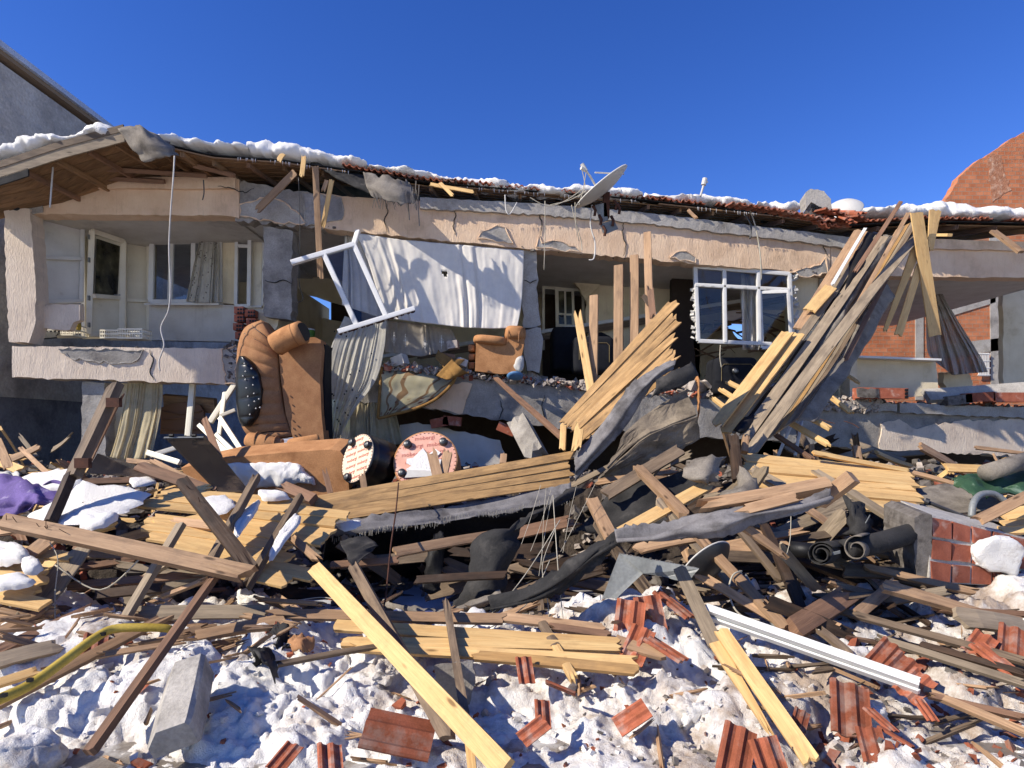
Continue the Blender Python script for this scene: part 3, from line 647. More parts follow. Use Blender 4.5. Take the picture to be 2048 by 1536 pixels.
for a in (1404, 1425, 1462, 1490, 1535, 1565):
    mb = MB(); mb.box(P(a, ip([(1390, 570), (1578, 580)], a)+.5, yw-.055), (.06, .012, .02)); mb.build('drain_cap', M['paper'], RW)
mb = MB(); r = random.Random(3)
for k in range(50):
    a = r.choice((1388, 1588)); b = r.uniform(545, 690); shard(mb, P(a+r.uniform(-4, 4)+(b-545)*.05*(a > 1500), b, yw+.02), .05, r, .7)
mb.build('foam_crumbs', M['paper'], RW)
lt = MB(); lt.grid(loft([[P(a, b, yw+.35+.12*math.sin(a*.35)) for a in np.linspace(1480+k*2, 1516+k, 10)] for k, b in enumerate((545, 600, 650, 700))], 4, 2, .02, 5)); tag(lt.build('net_curtain', M['curtain'], None, True, .004), 'narrow white net curtain behind the hanging six pane window', 'curtain')
# ================================================================ ROOF of the ruined house
ED = [(-160, 372), (0, 342), (120, 302), (262, 264), (330, 290), (420, 312), (560, 322), (700, 342), (850, 366), (1060, 384), (1250, 398), (1400, 414), (1550, 430), (1700, 452), (1850, 444), (2048, 448), (2200, 452)]
def OV(px): return ip([(-200, -1.15), (260, -1.3), (480, -.62), (600, -.36), (700, -.3), (1060, -.15), (1600, -.2), (2200, -.75)], px)
def RE(px, back=0., dz=0.):
    """point on the roof deck: back metres behind the eave edge, roof rising to the back"""
    p = P(px, ip(ED, px), FY(px)+OV(px)); return p+V((0, back, back*ip([(0, .02), (300, .06), (700, .2), (2200, .22)], px)+dz))
rf = MB(); rf.grid([[RE(x, b, .03) for b in (0.02, 1.2, 2.5, 5.6)][::-1] for x in sample(ED, -160, 2200, 30)])
rf = rf.build('roof', M['felt'], hs, solid=.012)
# soffit boards, one mesh each, running along the eave
r = random.Random(5); seams = [-160, 30, 262, 300, 520, 700, 905, 1120, 1330, 1560, 1705, 1900, 2200]
for k in range(11):
    for a, b in zip(seams[:-1], seams[1:]):
        if (1600 < a < 1710 and k < 3) or (k == 0 and r.random() < .3): continue
        sh = r.uniform(-12, 12) if a not in (-160, 262) else 0; rows = []
        for x in sample(ED, a+(sh if a > 0 and a not in (262, 300) else 0), b-1.5+(sh if b not in (262, 300) else 0), 32):
            y0, y1 = .02+k*.135+r.uniform(-.004, .004), .02+k*.135+.126; z = -.004-.012*(k % 2)
            rows.append([RE(x, y0, z), RE(x, y1, z), RE(x, y1, z-.022), RE(x, y0, z-.022)])
        mb = MB(); n = len(rows); uo = r.uniform(0, 30)
        mb.grid(rows, True)
        for i, f in enumerate(mb.f): mb.uv[i] = [(mb.v[q][0]+uo, mb.v[q][1]*1.+k*.7) if q % 4 < 2 else (mb.v[q][0]+uo, mb.v[q][1]+mb.v[q][2]) for q in f]
        mb.f += [[0, 1, 2, 3], [(n-1)*4+q for q in (3, 2, 1, 0)]]; mb.uv += [[(0, 0)]*4]*2
        mb.build('board', M['wood_soffit'], rf, fixn=True)
for x in (40, 105, 170, 225, 300, 360, 420, 490, 560, 640, 705, 780, 860, 950, 1040, 1130, 1215, 1300, 1365, 1430, 1500, 1570, 1640, 1760, 1840, 1920, 2000, 2080):
    mb = MB(); mb.beam(RE(x, .05+r.uniform(0, .1), -.075), RE(x+r.uniform(-4, 4), 2.6, -.075), .055, .09, (0, 0, 1), (.03, 0), seg=2); mb.build('rafter', M['wood_soffit'] if r.random() < .6 else M['wood_red'], rf)
for a, b, ya, yb, z in ((10, 250, 358, 345, .35), (110, 410, 330, 352, .5), (390, 470, 330, 352, .5), (80, 330, 352, 362, .2)):
    mb = MB(); mb.beam(P(a, ya, FY(a)-z), P(b, yb, FY(b)-z*.6), .09, .08, (0, -.6, .8), (.05, .08), jit=.02); mb.build('purlin', M['wood_red'], rf)
# fascia boards and metal strip of the left gable end
for a, b, u0, u1, m in ((-160, 252, -2, 16, M['wood_gray']), (-160, 250, -14, -2, M['wood_old']), (-160, 60, 14, 28, M['felt'])):
    rows = []
    for x in sample(ED, a, b, 22):
        e = RE(x, -.04-.012*(u0 == -14)); t = V((0, 0, 1))*(FY(x)/FPX); rows.append([e-t*u0, e-t*u1, e-t*u1+V((0, .03, 0)), e-t*u0+V((0, .03, 0))])
    mb = MB(); mb.grid(rows, True)
    for i, f in enumerate(mb.f): mb.uv[i] = [(mb.v[q][0], mb.v[q][2]) for q in f]
    mb.f += [[0, 1, 2, 3], [(len(rows)-1)*4+q for q in (3, 2, 1, 0)]]; mb.uv += [[(0, 0)]*4]*2; mb.build('fascia_board', m, rf, fixn=True)
# roof felt torn over the ridge end and over the break by the column
def felt(name, rows, m, label, cat='roofing felt', wr=.03, ws=3, fray=.02, ku=6, kv=5, seed=0, solid=.006, parent=None, group=None, fold=None):
    rows = [[(p[0], p[1], min(p[2], D(p[1])-.12)) if p[1] > 1240 else p for p in q] for q in rows]
    mb = MB(); mb.grid(loft([[P(*q) for q in row] for row in rows], ku, kv, wr, ws, fray, seed, fold)); o = mb.build(name, m, parent, True, solid)
    return o if parent else tag(o, label, cat, group)
felt('roofing_felt', [[(246, 262, 9.6), (262, 300, 9.55), (285, 325, 9.6)], [(272, 250, 9.5), (290, 285, 9.4), (318, 318, 9.5)], [(300, 262, 9.6), (325, 292, 9.5), (345, 312, 9.6)], [(340, 282, 10), (350, 296, 9.95), (356, 312, 10)]],
     M['felt_pale'], 'crumpled grey roofing felt folded over the gable tip at the upper left', wr=.06)
felt('roofing_felt', [[(600, 308, 11.20), (625, 330, 11.10), (650, 345, 11.10)], [(660, 335, 11.10), (690, 362, 10.90), (712, 376, 10.90)], [(715, 342, 11.20), (735, 372, 10.90), (745, 390, 10.80)], [(770, 352, 11.30), (775, 375, 11.00), (772, 402, 10.85)]],
     M['felt'], 'dark felt peeling off the eave above the broken beam', wr=.05)
felt('sacking_flap', [[(728, 348, 10.85), (732, 372, 10.75), (738, 388, 10.75)], [(765, 352, 10.80), (768, 380, 10.65), (772, 402, 10.70)], [(800, 358, 10.85), (806, 385, 10.70), (812, 410, 10.70)], [(822, 362, 11.00), (826, 385, 10.90), (826, 405, 10.90)]],
     M['felt_pale'], 'pale frayed sacking flap hanging from the eave above the white curtain', 'sacking', wr=.04, fray=.06)
fg = MB()
for k in range(46):
    a = r.uniform(745, 838); b = 372+r.uniform(0, 18); fg.tube([P(a, b, 10.75), P(a+r.uniform(-3, 3), b+r.uniform(8, 18), 10.7), P(a+r.uniform(-4, 6), b+r.uniform(18, 36), 10.7)], .004, 3)
for a, b, c in ((838, 370, 452), (832, 362, 420), (818, 365, 440)): fg.tube([P(a, b, 10.95), P(a-2, (b+c)/2, 10.9), P(a+1, c, 10.9)], .012, 4)
tag(fg.build('frayed_threads', M['felt_pale']), 'frayed threads dangling below the pale sacking flap', 'threads')
# tiles along the broken edge: one tile mesh, copied
def tile_mesh(m, name='tile'):
    prof = [(-.12, .02), (-.11, .035), (-.085, .04), (-.06, .012), (-.03, .004), (0, .03), (.03, .034), (.055, .01), (.085, .002), (.11, .004), (.12, .012)]
    rows = [[V((x, y, z)) for x, z in prof]+[V((x, y, z-.014)) for x, z in prof[::-1]] for y in (0, .01, .2, .39)]
    mb = MB(); mb.grid(rows, True); n = len(prof)
    for i, fl in ((0, 0), (3, 1)):
        for k in range(n-1):
            f = [i*2*n+k, i*2*n+k+1, i*2*n+2*n-2-k, i*2*n+2*n-1-k]; mb.f.append(f if fl else f[::-1]); mb.uv.append([(0, 0)]*4)
    return mb
t0 = tile_mesh(M['tile']).build('tile', M['tile'], None, fixn=True, origin=(0, .2, 0)); tm = t0.data; first = True
def put_tile(p, rz, rx=.2, ry=0., sc=1., parent=rf):
    global first
    o = t0 if first else t0.copy()
    if not first: COL.objects.link(o)
    first = False; o.parent = parent; o.location = p-V(parent['_w']); o.rotation_euler = (rx, ry, rz); o.scale = (sc, 1, 1.3); return o
x = 700.
while x < 2060:
    st = .236/FY(x)*FPX; sl = math.atan2(-(ip(ED, x+20)-ip(ED, x-20))/40, 1)
    hide = 1690 < x < 1700 or r.random() < .09
    for k in range(2):
        if not hide: put_tile(RE(x+r.uniform(-2, 2), .15+k*.34+r.uniform(-.02, .02), .05+.02*k), 0, .13+r.uniform(-.09, .06), -sl*-1 if False else sl*-1)
    x += st*.98
for k, (a, b) in enumerate(((1470, 422), (1492, 425), (1515, 429), (1538, 432), (1560, 436), (1582, 440), (1604, 444), (1626, 448))):   # bare red tiles with no snow
    put_tile(P(a, b-9, 10.75), 0, .2, .12)
for k in range(16):
    put_tile(P(1640+k % 6*13+r.uniform(-4, 4), 428+k//6*11, 10.9+r.uniform(-.2, .2)), r.uniform(-.6, .6), r.uniform(-.1, .7), r.uniform(-.4, .5))
# snow lying on the roof: lumpy banks with gaps
def snowbank(x0, x1, T, Bt, seed, depth=3., label=''):
    xs = np.linspace(x0, x1, max(10, int((x1-x0)/3.2))); G = []
    for i, x in enumerate(xs):
        s = min(1, min(i, len(xs)-1-i)/5); e = ip(Bt, x); t = ip(T, x); h = max(.03, (e-t)/FPX*(FY(x)+OV(x)))*(.3+.5*s**.6); row = []
        base = P(x, e, FY(x)+OV(x)+.02)+V((0, 0, .075))
        for a, b in ((.3, .0), (-.02, 0), (-.07, .25), (-.06, .5), (0., .78), (.1, .95), (.25, 1.02), (.45, 1.03), (.7, 1.0), (1.2, .98), (2, .95), (depth, .9)):
            row.append(base+V((0, a, b*h+max(0, a-.3)*ip([(0, .02), (300, .05), (700, .17), (2200, .19)], x))))
        G.append(row)
    A = np.array([[tuple(p) for p in q] for q in G]); k = np.linspace(0, 1, A.shape[1])
    n = fbm(A[..., 0]*3.2+seed, A[..., 1]*3, A[..., 2]*5, 4); n2 = vn(A[..., 0]*1.1+seed, A[..., 1]*.9, 0)
    A[..., 2] += .035*np.abs(fbm(A[..., 0]*9+seed, A[..., 1]*9, A[..., 2]*9, 3))*(np.arange(A.shape[1]) > 0)+.06*n*(np.arange(A.shape[1]) > 1)+.1*n2*(np.arange(A.shape[1]) > 3); A[..., 1] += .09*fbm(A[..., 0]*4+seed, A[..., 2]*6, 3, 3)
    for j in (0, 1): A[:, j, 2] += .03*fbm(A[:, j, 0]*5+seed, 1., 0, 3)-.02
    mb = MB(); mb.grid([[tuple(p) for p in q] for q in A][::-1])
    mb.f.append(list(range(A.shape[1]))[::-1]); mb.uv.append([(0, 0)]*A.shape[1]); o = (len(xs)-1)*A.shape[1]; mb.f.append([o+q for q in range(A.shape[1])]); mb.uv.append([(0, 0)]*A.shape[1])
    o = mb.build('roof_snow', M['snow_clean'], None, True); tag(o, label, 'snow', 'snow banks lying along the roof edge')
EB = UP(ED, -3)
snowbank(-160, 232, [(-160, 300), (0, 282), (60, 275), (120, 281), (165, 266), (232, 268)], [(-160, 362), (0, 318), (120, 292), (232, 275)], 1, label='long snow bank on the left gable slope against the grey house')
snowbank(318, 500, [(318, 278), (345, 277), (380, 292), (440, 288), (500, 287)], [(318, 290), (420, 303), (500, 312)], 2, label='thin snow bank right of the gable tip')
snowbank(496, 735, [(496, 287), (560, 290), (640, 295), (680, 308), (735, 328)], [(496, 314), (600, 322), (700, 334), (735, 338)], 3, label='thick rounded snow bank above the broken beam and peeling felt')
snowbank(738, 932, [(738, 335), (800, 338), (850, 347), (932, 362)], [(738, 342), (850, 362), (932, 370)], 4, label='snow bank above the left half of the white curtain')
snowbank(926, 1285, [(926, 362), (955, 357), (1010, 362), (1040, 372), (1120, 376), (1200, 374), (1285, 376)], [(926, 374), (1060, 388), (1285, 400)], 5, label='long snow bank with the tilted satellite dish at its right end')
snowbank(1290, 1392, [(1290, 394), (1392, 398)], [(1290, 402), (1392, 408)], 6, label='low flat strip of snow between two taller banks')
snowbank(1385, 1512, [(1385, 385), (1425, 386), (1430, 391), (1512, 396)], [(1385, 408), (1512, 418)], 7, label='blocky snow bank under the small antenna head')
snowbank(1512, 1603, [(1512, 410), (1550, 406), (1603, 407)], [(1512, 420), (1603, 424)], 8, label='short snow bank left of the fallen chimney block')
snowbank(1700, 2200, [(1700, 422), (1790, 415), (1900, 413), (2000, 418), (2060, 420), (2200, 420)], [(1700, 430), (1850, 436), (2048, 440), (2200, 440)], 9, label='long snow bank at the right end before the brick gable')
# ridge side snow behind so that the sky line stays lumpy from other places
ic = MB()
for k in range(70):
    a = r.choice([r.uniform(930, 1280), r.uniform(930, 1280), r.uniform(480, 700), r.uniform(1390, 1510)]); p = RE(a, -.1, -.02); L = r.uniform(.03, .09)
    ic.add([p+V((.008, 0, 0)), p+V((-.004, .007, 0)), p+V((-.004, -.007, 0)), p+V((0, 0, -L))], [(0, 1, 3), (1, 2, 3), (2, 0, 3), (0, 2, 1)])
tag(ic.build('icicles', M['snow_clean']), kind='stuff')
# chimney block, second dish, dish on the front, antenna head
cb = thing('chimney_block', 'white plastered hollow brick block fallen on the roof tiles', 'masonry block', P(1638, 425, 10.9))
mb = MB(); mb.poly([P(a, b, 10.75) for a, b in jag([(1612, 418), (1611, 385), (1622, 377), (1648, 382), (1650, 385), (1662, 398), (1664, 416), (1660, 420), (1640, 414), (1622, 404)], 1, 6)], .45, (.25, 1, .05)); mb.build('plaster_cover', M['concrete_light'], cb, fixn=True)
mb = MB(); mb.poly([P(a, b, 10.78) for a, b in ((1612, 420), (1624, 403), (1662, 419), (1654, 432), (1618, 430))], .3, (.2, 1, 0)); mb.build('brick', M['rubble_grey'], cb, fixn=True)
mb = MB()
for i in range(5):
    for j in range(2): mb.box(P(1626+i*7+j*1, 412+i*2.4+j*8, 10.765), (.042, .03, .05), Matrix.Identity(4))
tag(mb.build('brick_holes', M['black'], cb), kind='stuff')
def dish_mesh(c, nrm, rad, depth=.16):
    z = V(nrm).normalized(); q = z.to_track_quat('Z', 'Y').to_matrix().to_4x4(); Mx = Matrix.Translation(c) @ q
    pr = [(0.001, 0)]+[(rad*k/8, depth*rad*(k/8)**2*2) for k in range(1, 9)]
    pr += [(rad*1.015, pr[-1][1]+.012), (rad*1.03, pr[-1][1]-.004)]+[(rad*k/8, depth*rad*(k/8)**2*2-.012) for k in range(8, 0, -1)]+[(.001, -.012)]
    mb = MB(); mb.lathe(pr, Mx, 40); return mb, Mx
cd = P(1210, 384, 10.35)
sd = thing('satellite_dish', 'large tilted white satellite dish on the roof edge with raised arm', 'satellite dish', cd)
mb, Mx = dish_mesh(cd, (-.60, -.07, .79), .52, .10); mb.build('reflector', M['dish'], sd, True)
mb = MB(); mb.tube([P(1196, 380, 10.2), P(1180, 352, 10.1), P(1168, 336, 10.05)], .018, 8); mb.build('arm', M['dish'], sd)
mb = MB(); mb.tube([P(1172, 342, 10.05), P(1164, 328, 10.04)], .035, 10); mb.tube([P(1170, 340, 10.04), P(1162, 336, 10.)], .03, 8); lb = mb.build('antenna_head', M['dish'], sd)
mb = MB(); mb.tube([P(1190, 345, 10.2), P(1248, 348, 10.4)], .012, 6); mb.build('strut', M['dish'], sd)
mb = MB(); mb.box(P(1212, 412, 10.5), (.1, .16, .42), Matrix.Identity(4)); mb.tube([P(1216, 385, 10.5), P(1214, 435, 10.5)], .035, 8); mb.build('mount', M['rust'], sd)
mb = MB(); mb.poly([P(a, b, 10.4) for a, b in ((1199, 448), (1228, 440), (1237, 458), (1208, 470))], .012, (.1, 1, .3)); mb.poly([P(a, b, 10.42) for a, b in ((1190, 410), (1212, 405), (1216, 440), (1200, 448))], .012, (.1, 1, .3)); mb.build('base_plate', M['metal'], sd, fixn=True)
mb = MB()
for a, b in ((1186, 412), (1228, 400), (1235, 408), (1206, 452), (1198, 430), (1222, 432)): mb.tube([P(a, b, 10.38), P(a+5, b+9, 10.36), P(a+3, b+20, 10.38)], .025, 6)
mb.build('rusty_bracket', M['rust'], sd)
mb = MB()
for pts in (((1172, 345), (1166, 380), (1158, 410)), ((1164, 340), (1170, 375), (1156, 395)), ((1060, 395), (1095, 412), (1130, 402), (1165, 378)), ((1100, 410), (1140, 400), (1172, 382))):
    mb.tube([P(a, b, 10.2) for a, b in pts], .007, 5, smooth=6)
mb.build('cable', M['rope'], sd)
c2 = P(1692, 404, 11.6); s2 = thing('satellite_dish', 'second white satellite dish lying behind the fallen chimney block', 'satellite dish', c2)
mb, _ = dish_mesh(c2, (.25, .55, -.55), .3, .2); mb.build('reflector', M['dish'], s2, True)
mb = MB(); mb.tube([c2+V((.05, .1, -.05)), c2+V((.1, .2, -.25))], .03, 8); mb.build('mount', M['metal'], s2)
an = thing('antenna_head', 'small white antenna head sticking up out of the roof snow', 'antenna', P(1402, 388, 11))
mb = MB(); mb.tube([P(1401, 392, 11), P(1408, 368, 11)], .02, 8); mb.build('arm', M['dish'], an); mb = MB(); mb.tube([P(1407, 370, 11), P(1410, 357, 11)], .045, 10); mb.tube([P(1411, 362, 11), P(1414, 366, 11)], .03, 8); mb.build('head', M['dish'], an)
# flue pipe at the left corner
fp = thing('flue_pipe', 'white flue pipe with sooty black mouth poking out over the balcony corner', 'pipe', P(75, 428, 11.))
mb = MB(); mb.tube([P(48, 419, 10.9), P(112, 433, 11.4)], .065, 16); mb.build('pipe', pvcc, fp, True); mb = MB(); mb.tube([P(30, 413, 10.75), P(50, 419, 10.92)], .068, 16); mb.build('sooty_mouth', M['black'], fp, True)
mb = MB(); mb.tube([P(110, 432, 11.38), P(114, 434, 11.42)], .085, 16); mb.build('collar', pvcc, fp)
# ================================================================ CURTAINS, FURNITURE, HOUSEHOLD THINGS
def resamp(pl, n):
    d = [0]
    for a, b in zip(pl[:-1], pl[1:]): d.append(d[-1]+math.dist(a[:2], b[:2]))
    t = np.linspace(0, d[-1], n); return [tuple(np.interp(t, d, [p[k] for p in pl])[i] for k in range(len(pl[0]))) for i in range(n)]
def drape(name, rows, m, label, folds=9, amp=(.02, .07), nv=110, ku=9, seed=0, hole=None, cat='curtain', group=None, solid=.005, wr=.012, hem=0.):
    """hanging cloth: rows of image polylines with distance (px, py, Y) from the rail to the hem"""
    R_ = [resamp(q, nv) for q in rows]; C_ = [crom([V(r_[j]) for r_ in R_], ku) for j in range(nv)]; nu = len(C_[0]); G = []
    ph = fbm(np.linspace(0, 7, nv)+seed, np.zeros(nv), 0, 3)*4.5; am = .25+1.1*np.clip(.5+.8*fbm(np.linspace(0, 6, nv)+seed*3, np.ones(nv), 0, 2), 0, 1.2)
    for i in range(nu):
        u = i/(nu-1); row = []
        for j in range(nv):
            q = C_[j][i]; v = j/(nv-1); w_ = math.sin(6.283*folds*v+ph[j]+.6*u)+.4*math.sin(6.283*folds*2.3*v+2*ph[j]-u)
            p = P(q.x, q.y, q.z+lerp(amp[0], amp[1], u)*w_*am[j])
            if i == nu-1 and hem: p.z += hem*math.sin(v*40+seed)
            row.append(p)
        G.append(row)
    A = np.array([[tuple(p) for p in q] for q in G]); A[..., 1] += wr*fbm(A[..., 0]*6+seed, A[..., 2]*2.5, 0, 3)
    mb = MB(); mb.grid([[tuple(p) for p in q] for q in A])
    if hole:
        keep = [k for k, f in enumerate(mb.f) if not hole(np.mean([mb.v[q] for q in f], axis=0))]
        mb.f = [mb.f[k] for k in keep]; mb.uv = [mb.uv[k] for k in keep]
    return tag(mb.build(name, m, None, True, solid), label, cat, group)
def tear(p):
    px, py = CX+p[0]/p[1]*FPX, HY-(p[2]-CH)/p[1]*FPX
    return 883 < px < 894 and 541 < py < 556 and (py-541) < (px-881)*1.5
F = lambda l, o: [(a, b, FY(a)+o) for a, b in l]
drape('white_curtain', [F([(712, 466), (800, 479), (1048, 501)], .03), F([(735, 520), (850, 545), (1046, 560)], -.02), F([(757, 590), (880, 610), (1042, 615)], -.06), F([(772, 636), (850, 646), (930, 655), (985, 657), (1034, 656)], -.12)],
      M['curtain'], 'wide white curtain with a small black tear hanging in the open front room', 10, (.008, .026), 190, 12, 1, tear)
drape('net_curtain', [F([(690, 470), (722, 470)], .4), F([(686, 540), (765, 560)], .3), F([(684, 610), (775, 640)], .2)], M['curtain'], 'thin white net behind the twisted window frame left of the wide curtain', 3, (.02, .05), 40, 8, 2)
drape('lace_curtain', [F([(690, 632), (730, 648), (774, 640)], -.05), F([(664, 690), (715, 700), (768, 700)], -.15), F([(648, 760), (700, 765), (752, 760)], -.22), F([(643, 830), (680, 828), (712, 815)], -.25), F([(646, 893), (662, 892), (683, 868)], -.25)],
      M['lace'], 'long grey white lace curtain hanging under the twisted window frame', 8, (.012, .05), 110, 10, 3, hem=.03)
sp_ = MB(); r = random.Random(8)
for k in range(26):
    a, b = r.uniform(655, 755), r.uniform(650, 850)
    if a > 760-(b-650)*.25: continue
    sp_.box(P(a, b, FY(a)-.36), (.022, .006, .03), Matrix.Identity(4))
o_ = sp_.build('embroidered_flower', M['navy'], None); tag(o_, kind='stuff')
drape('lace_curtain', [F([(770, 640), (840, 648), (905, 660)], .28), F([(768, 675), (840, 682), (912, 678)], .2), F([(770, 704), (840, 713), (880, 706), (920, 692)], .12)], M['lace_thin'], 'dark see through lace with white motifs below the wide white curtain', 5, (.02, .05), 70, 8, 4)
mo = MB()
for a, b in ((788, 678), (811, 681), (850, 688), (883, 684)):
    for dx, dy, s in ((0, 0, .05), (0, -7, .03), (0, 7, .03), (-4, 0, .022), (4, 0, .022), (-3, -4, .015), (3, 4, .015), (-3, 5, .015), (3, -5, .015), (0, 12, .018), (0, -12, .018)):
        p = P(a+dx, b+dy, FY(a)+.08); mo.add([p+V((-s*.45, 0, 0)), p+V((0, 0, -s)), p+V((s*.45, 0, 0)), p+V((0, 0, s)), p+V((0, .006, 0))], [(0, 1, 2, 3), (0, 3, 4), (3, 2, 4), (2, 1, 4), (1, 0, 4)])
tag(mo.build('embroidered_motif', M['paper']), kind='stuff')
drape('lace_curtain', [F([(690, 800), (740, 805), (785, 800)], .1), F([(680, 840), (735, 845), (795, 840)], .05), F([(668, 895), (735, 893), (808, 888)], .0)], M['lace_warm'], 'speckled cream lace on the ground floor between the sofa and the drums', 6, (.03, .06), 60, 8, 5)
drape('net_curtain', [F([(255, 764), (290, 764), (326, 766)], .3), F([(245, 830), (285, 835), (322, 830)], .2), F([(222, 915), (262, 920), (302, 915)], -.1)], M['lace_warm'], 'long cream net curtain trailing down in front of the ground floor pier', 6, (.01, .03), 90, 10, 6, wr=.03)
drape('floral_curtain', [[(400, 478, 12.9), (420, 478, 12.9), (438, 478, 12.9)], [(390, 520, 12.8), (415, 525, 12.8), (438, 530, 12.85)], [(372, 603, 12.7), (405, 606, 12.7), (438, 604, 12.75)]], M['lace'], 'grey flowered curtain pulled sideways in the balcony window', 5, (.02, .05), 60, 9, 7)
fl = MB(); r = random.Random(4)
for k in range(46):
    b = r.uniform(482, 596); a = lerp(400, 374, (b-478)/125)+r.choice((r.uniform(2, 8), r.uniform(15, 25), r.uniform(30, 36)))
    fl.box(P(a, b, 12.6), (.02, .006, .025), Matrix.Rotation(0, 4, 'Z'))
tag(fl.build('printed_flower', M['rubble_grey']), kind='stuff')
drape('net_curtain', [[(1848, 595, 14.5), (1870, 588, 14.5), (1885, 588, 14.5)], [(1852, 640, 14.4), (1885, 640, 14.3), (1915, 640, 14.3)], [(1855, 700, 14.2), (1900, 712, 14.1), (1962, 715, 14.1)], [(1868, 722, 14.0), (1905, 750, 13.9), (1975, 744, 13.9)]], M['lace_thin'], 'dusty net curtain blown aside in the right hand room opening', 7, (.02, .1), 80, 8, 8)
# twisted window frame
tw = thing('twisted_window', 'white window frame torn loose and hanging askew left of the wide curtain', 'window', P(700, 660, 11.1))
q = dict(a=P(582, 526, 10.6), b=P(708, 489, 10.9), c=P(648, 508, 10.75), d=P(714, 652, 10.7), e=P(772, 632, 10.8), f=P(676, 664, 10.6), g=P(830, 617, 10.9), h=P(716, 462, 11.05))
for nm, a, b, w_ in (('head_bar', 'a', 'b', .09), ('side_bar', 'c', 'd', .085), ('side_bar', 'b', 'e', .085), ('sill_bar', 'f', 'g', .085), ('stub_bar', 'b', 'h', .08)):
    mb = MB(); mb.beam(q[a], q[b], w_, .07, (-.15, -1, .15), (.01, .015), seg=2); o_ = mb.build(nm, pvc, tw)
    if nm == 'sill_bar':
        mb = MB(); r = random.Random(2)
        for k in range(45): t = r.random(); shard(mb, lerp(q[a], q[b], t)+V((0, -.01, -.05)), .022, r, .8)
        mb.build('rust_crumbs', M['rust'], o_)
mb = MB(); mb.poly([lerp(q['c'], q['b'], .05), q['b'], q['e'], q['d']], .006); mb.build('pane', M['glass'], tw, fixn=True)
# rounded solids for upholstery
def rbox(c, d, rot=None, e=.35, nu=14, nv=28, bul=0):
    G = []; sg = lambda v_: math.copysign(abs(v_)**e, v_); Mx = rot or Matrix.Identity(4)
    for i in range(nu+1):
        t = -math.pi/2+math.pi*i/nu; row = []
        for j in range(nv):
            a = 2*math.pi*j/nv; p = V((d[0]/2*sg(math.cos(t))*sg(math.cos(a)), d[1]/2*sg(math.cos(t))*sg(math.sin(a)), d[2]/2*sg(math.sin(t)))); row.append(V(c)+Mx @ p)
        G.append(row)
    mb = MB(); mb.grid(G, True); return mb
ac = thing('armchair', 'tan armchair perched on the broken floor edge beside the concrete column', 'armchair', P(995, 748, 11.75))
mb = MB(); mb.poly([P(a, b, 11.55) for a, b in ((950, 742), (952, 684), (1000, 690), (1012, 690), (1016, 666), (1046, 660), (1049, 684), (1042, 718), (1030, 746), (1000, 748))], .72); mb.build('side_panel', M['suede'], ac, fixn=True)
mb = rbox(P(981, 684, 11.8), (.66, .8, .19), Matrix.Rotation(.1, 4, 'Y'), .55); mb.build('arm_roll', M['suede'], ac, True)
mb = rbox(P(1030, 670, 11.85), (.42, .8, .30), Matrix.Rotation(.05, 4, 'Y'), .6); mb.build('back_roll', M['suede'], ac, True)
for a in (1018, 1040):
    mb = MB(); mb.tube([P(a, 658, 11.5), P(a-2, 668, 11.44), P(a-3, 684, 11.47)], .012, 5, smooth=4); mb.build('piping', M['suede_dark'], ac)
for b, s in ((698, .2), (716, .18), (733, .2)):
    mb = rbox(P(944, b, 11.9), (.14, .4, s*.75), None, .4); mb.build('foot', M['suede_dark'], ac, True)
us = thing('upright_sofa', 'brown quilted sofa standing on its end with tufted black seat', 'sofa', P(565, 900, 10.2))
def padded(rows, Yb, bul, ribs, rib, nv=26, ku=14, side=.35, seamv=None):
    Lc, Rc = crom([V((a[0], a[1], 0)) for a, b in rows], ku), crom([V((b[0], b[1], 0)) for a, b in rows], ku); n = len(Lc); G = []
    for i in range(n):
        row = []; t = i/(n-1)
        for j in range(nv):
            v = j/(nv-1); d = bul*math.sin(math.pi*v)**.6*(.4+.6*math.sin(math.pi*min(max(t, .02), .98))**.4)+rib*abs(math.sin(math.pi*ribs*t))**.45*math.sin(math.pi*v)**.5
            row.append(P(lerp(Lc[i].x, Rc[i].x, v), lerp(Lc[i].y, Rc[i].y, v), Yb-d))
        back = [p+V((0, side+(Yb-p.y), 0)) for p in row][::-1]; G.append(row+back)
    mb = MB(); mb.grid(G, True); m_ = len(G[0]); mb.f += [list(range(m_)), [(n-1)*m_+k for k in range(m_)][::-1]]; mb.uv += [[(0, 0)]*m_]*2; return mb
mb = padded([((522, 640), (556, 690)), ((490, 655), (556, 702)), ((476, 690), (558, 722)), ((473, 735), (560, 752)), ((474, 785), (564, 790)), ((478, 830), (571, 826)), ((486, 858), (580, 852)), ((506, 884), (588, 872))], 10.35, .14, 11, .045, 26, 16)
qb = mb.build('quilted_back', M['suede_dark'], us, True, fixn=True)
Lq, Rq = crom([V(p) for p in ((522, 640, 0), (490, 655, 0), (476, 690, 0), (473, 735, 0), (474, 785, 0), (478, 830, 0), (486, 858, 0), (506, 884, 0))], 14), crom([V(p) for p in ((556, 690, 0), (556, 702, 0), (558, 722, 0), (560, 752, 0), (564, 790, 0), (571, 826, 0), (580, 852, 0), (588, 872, 0))], 14)
for k in range(1, 11):
    i = round(k/11*(len(Lq)-1)); mb = MB(); mb.tube([P(lerp(Lq[i].x, Rq[i].x, v), lerp(Lq[i].y, Rq[i].y, v)+1.5*math.sin(9*v), 10.35-.13*math.sin(math.pi*v)**.6-.006) for v in (.06, .2, .35, .5, .65, .8, .94)], .007, 5); mb.build('seam', M['leather'], qb)
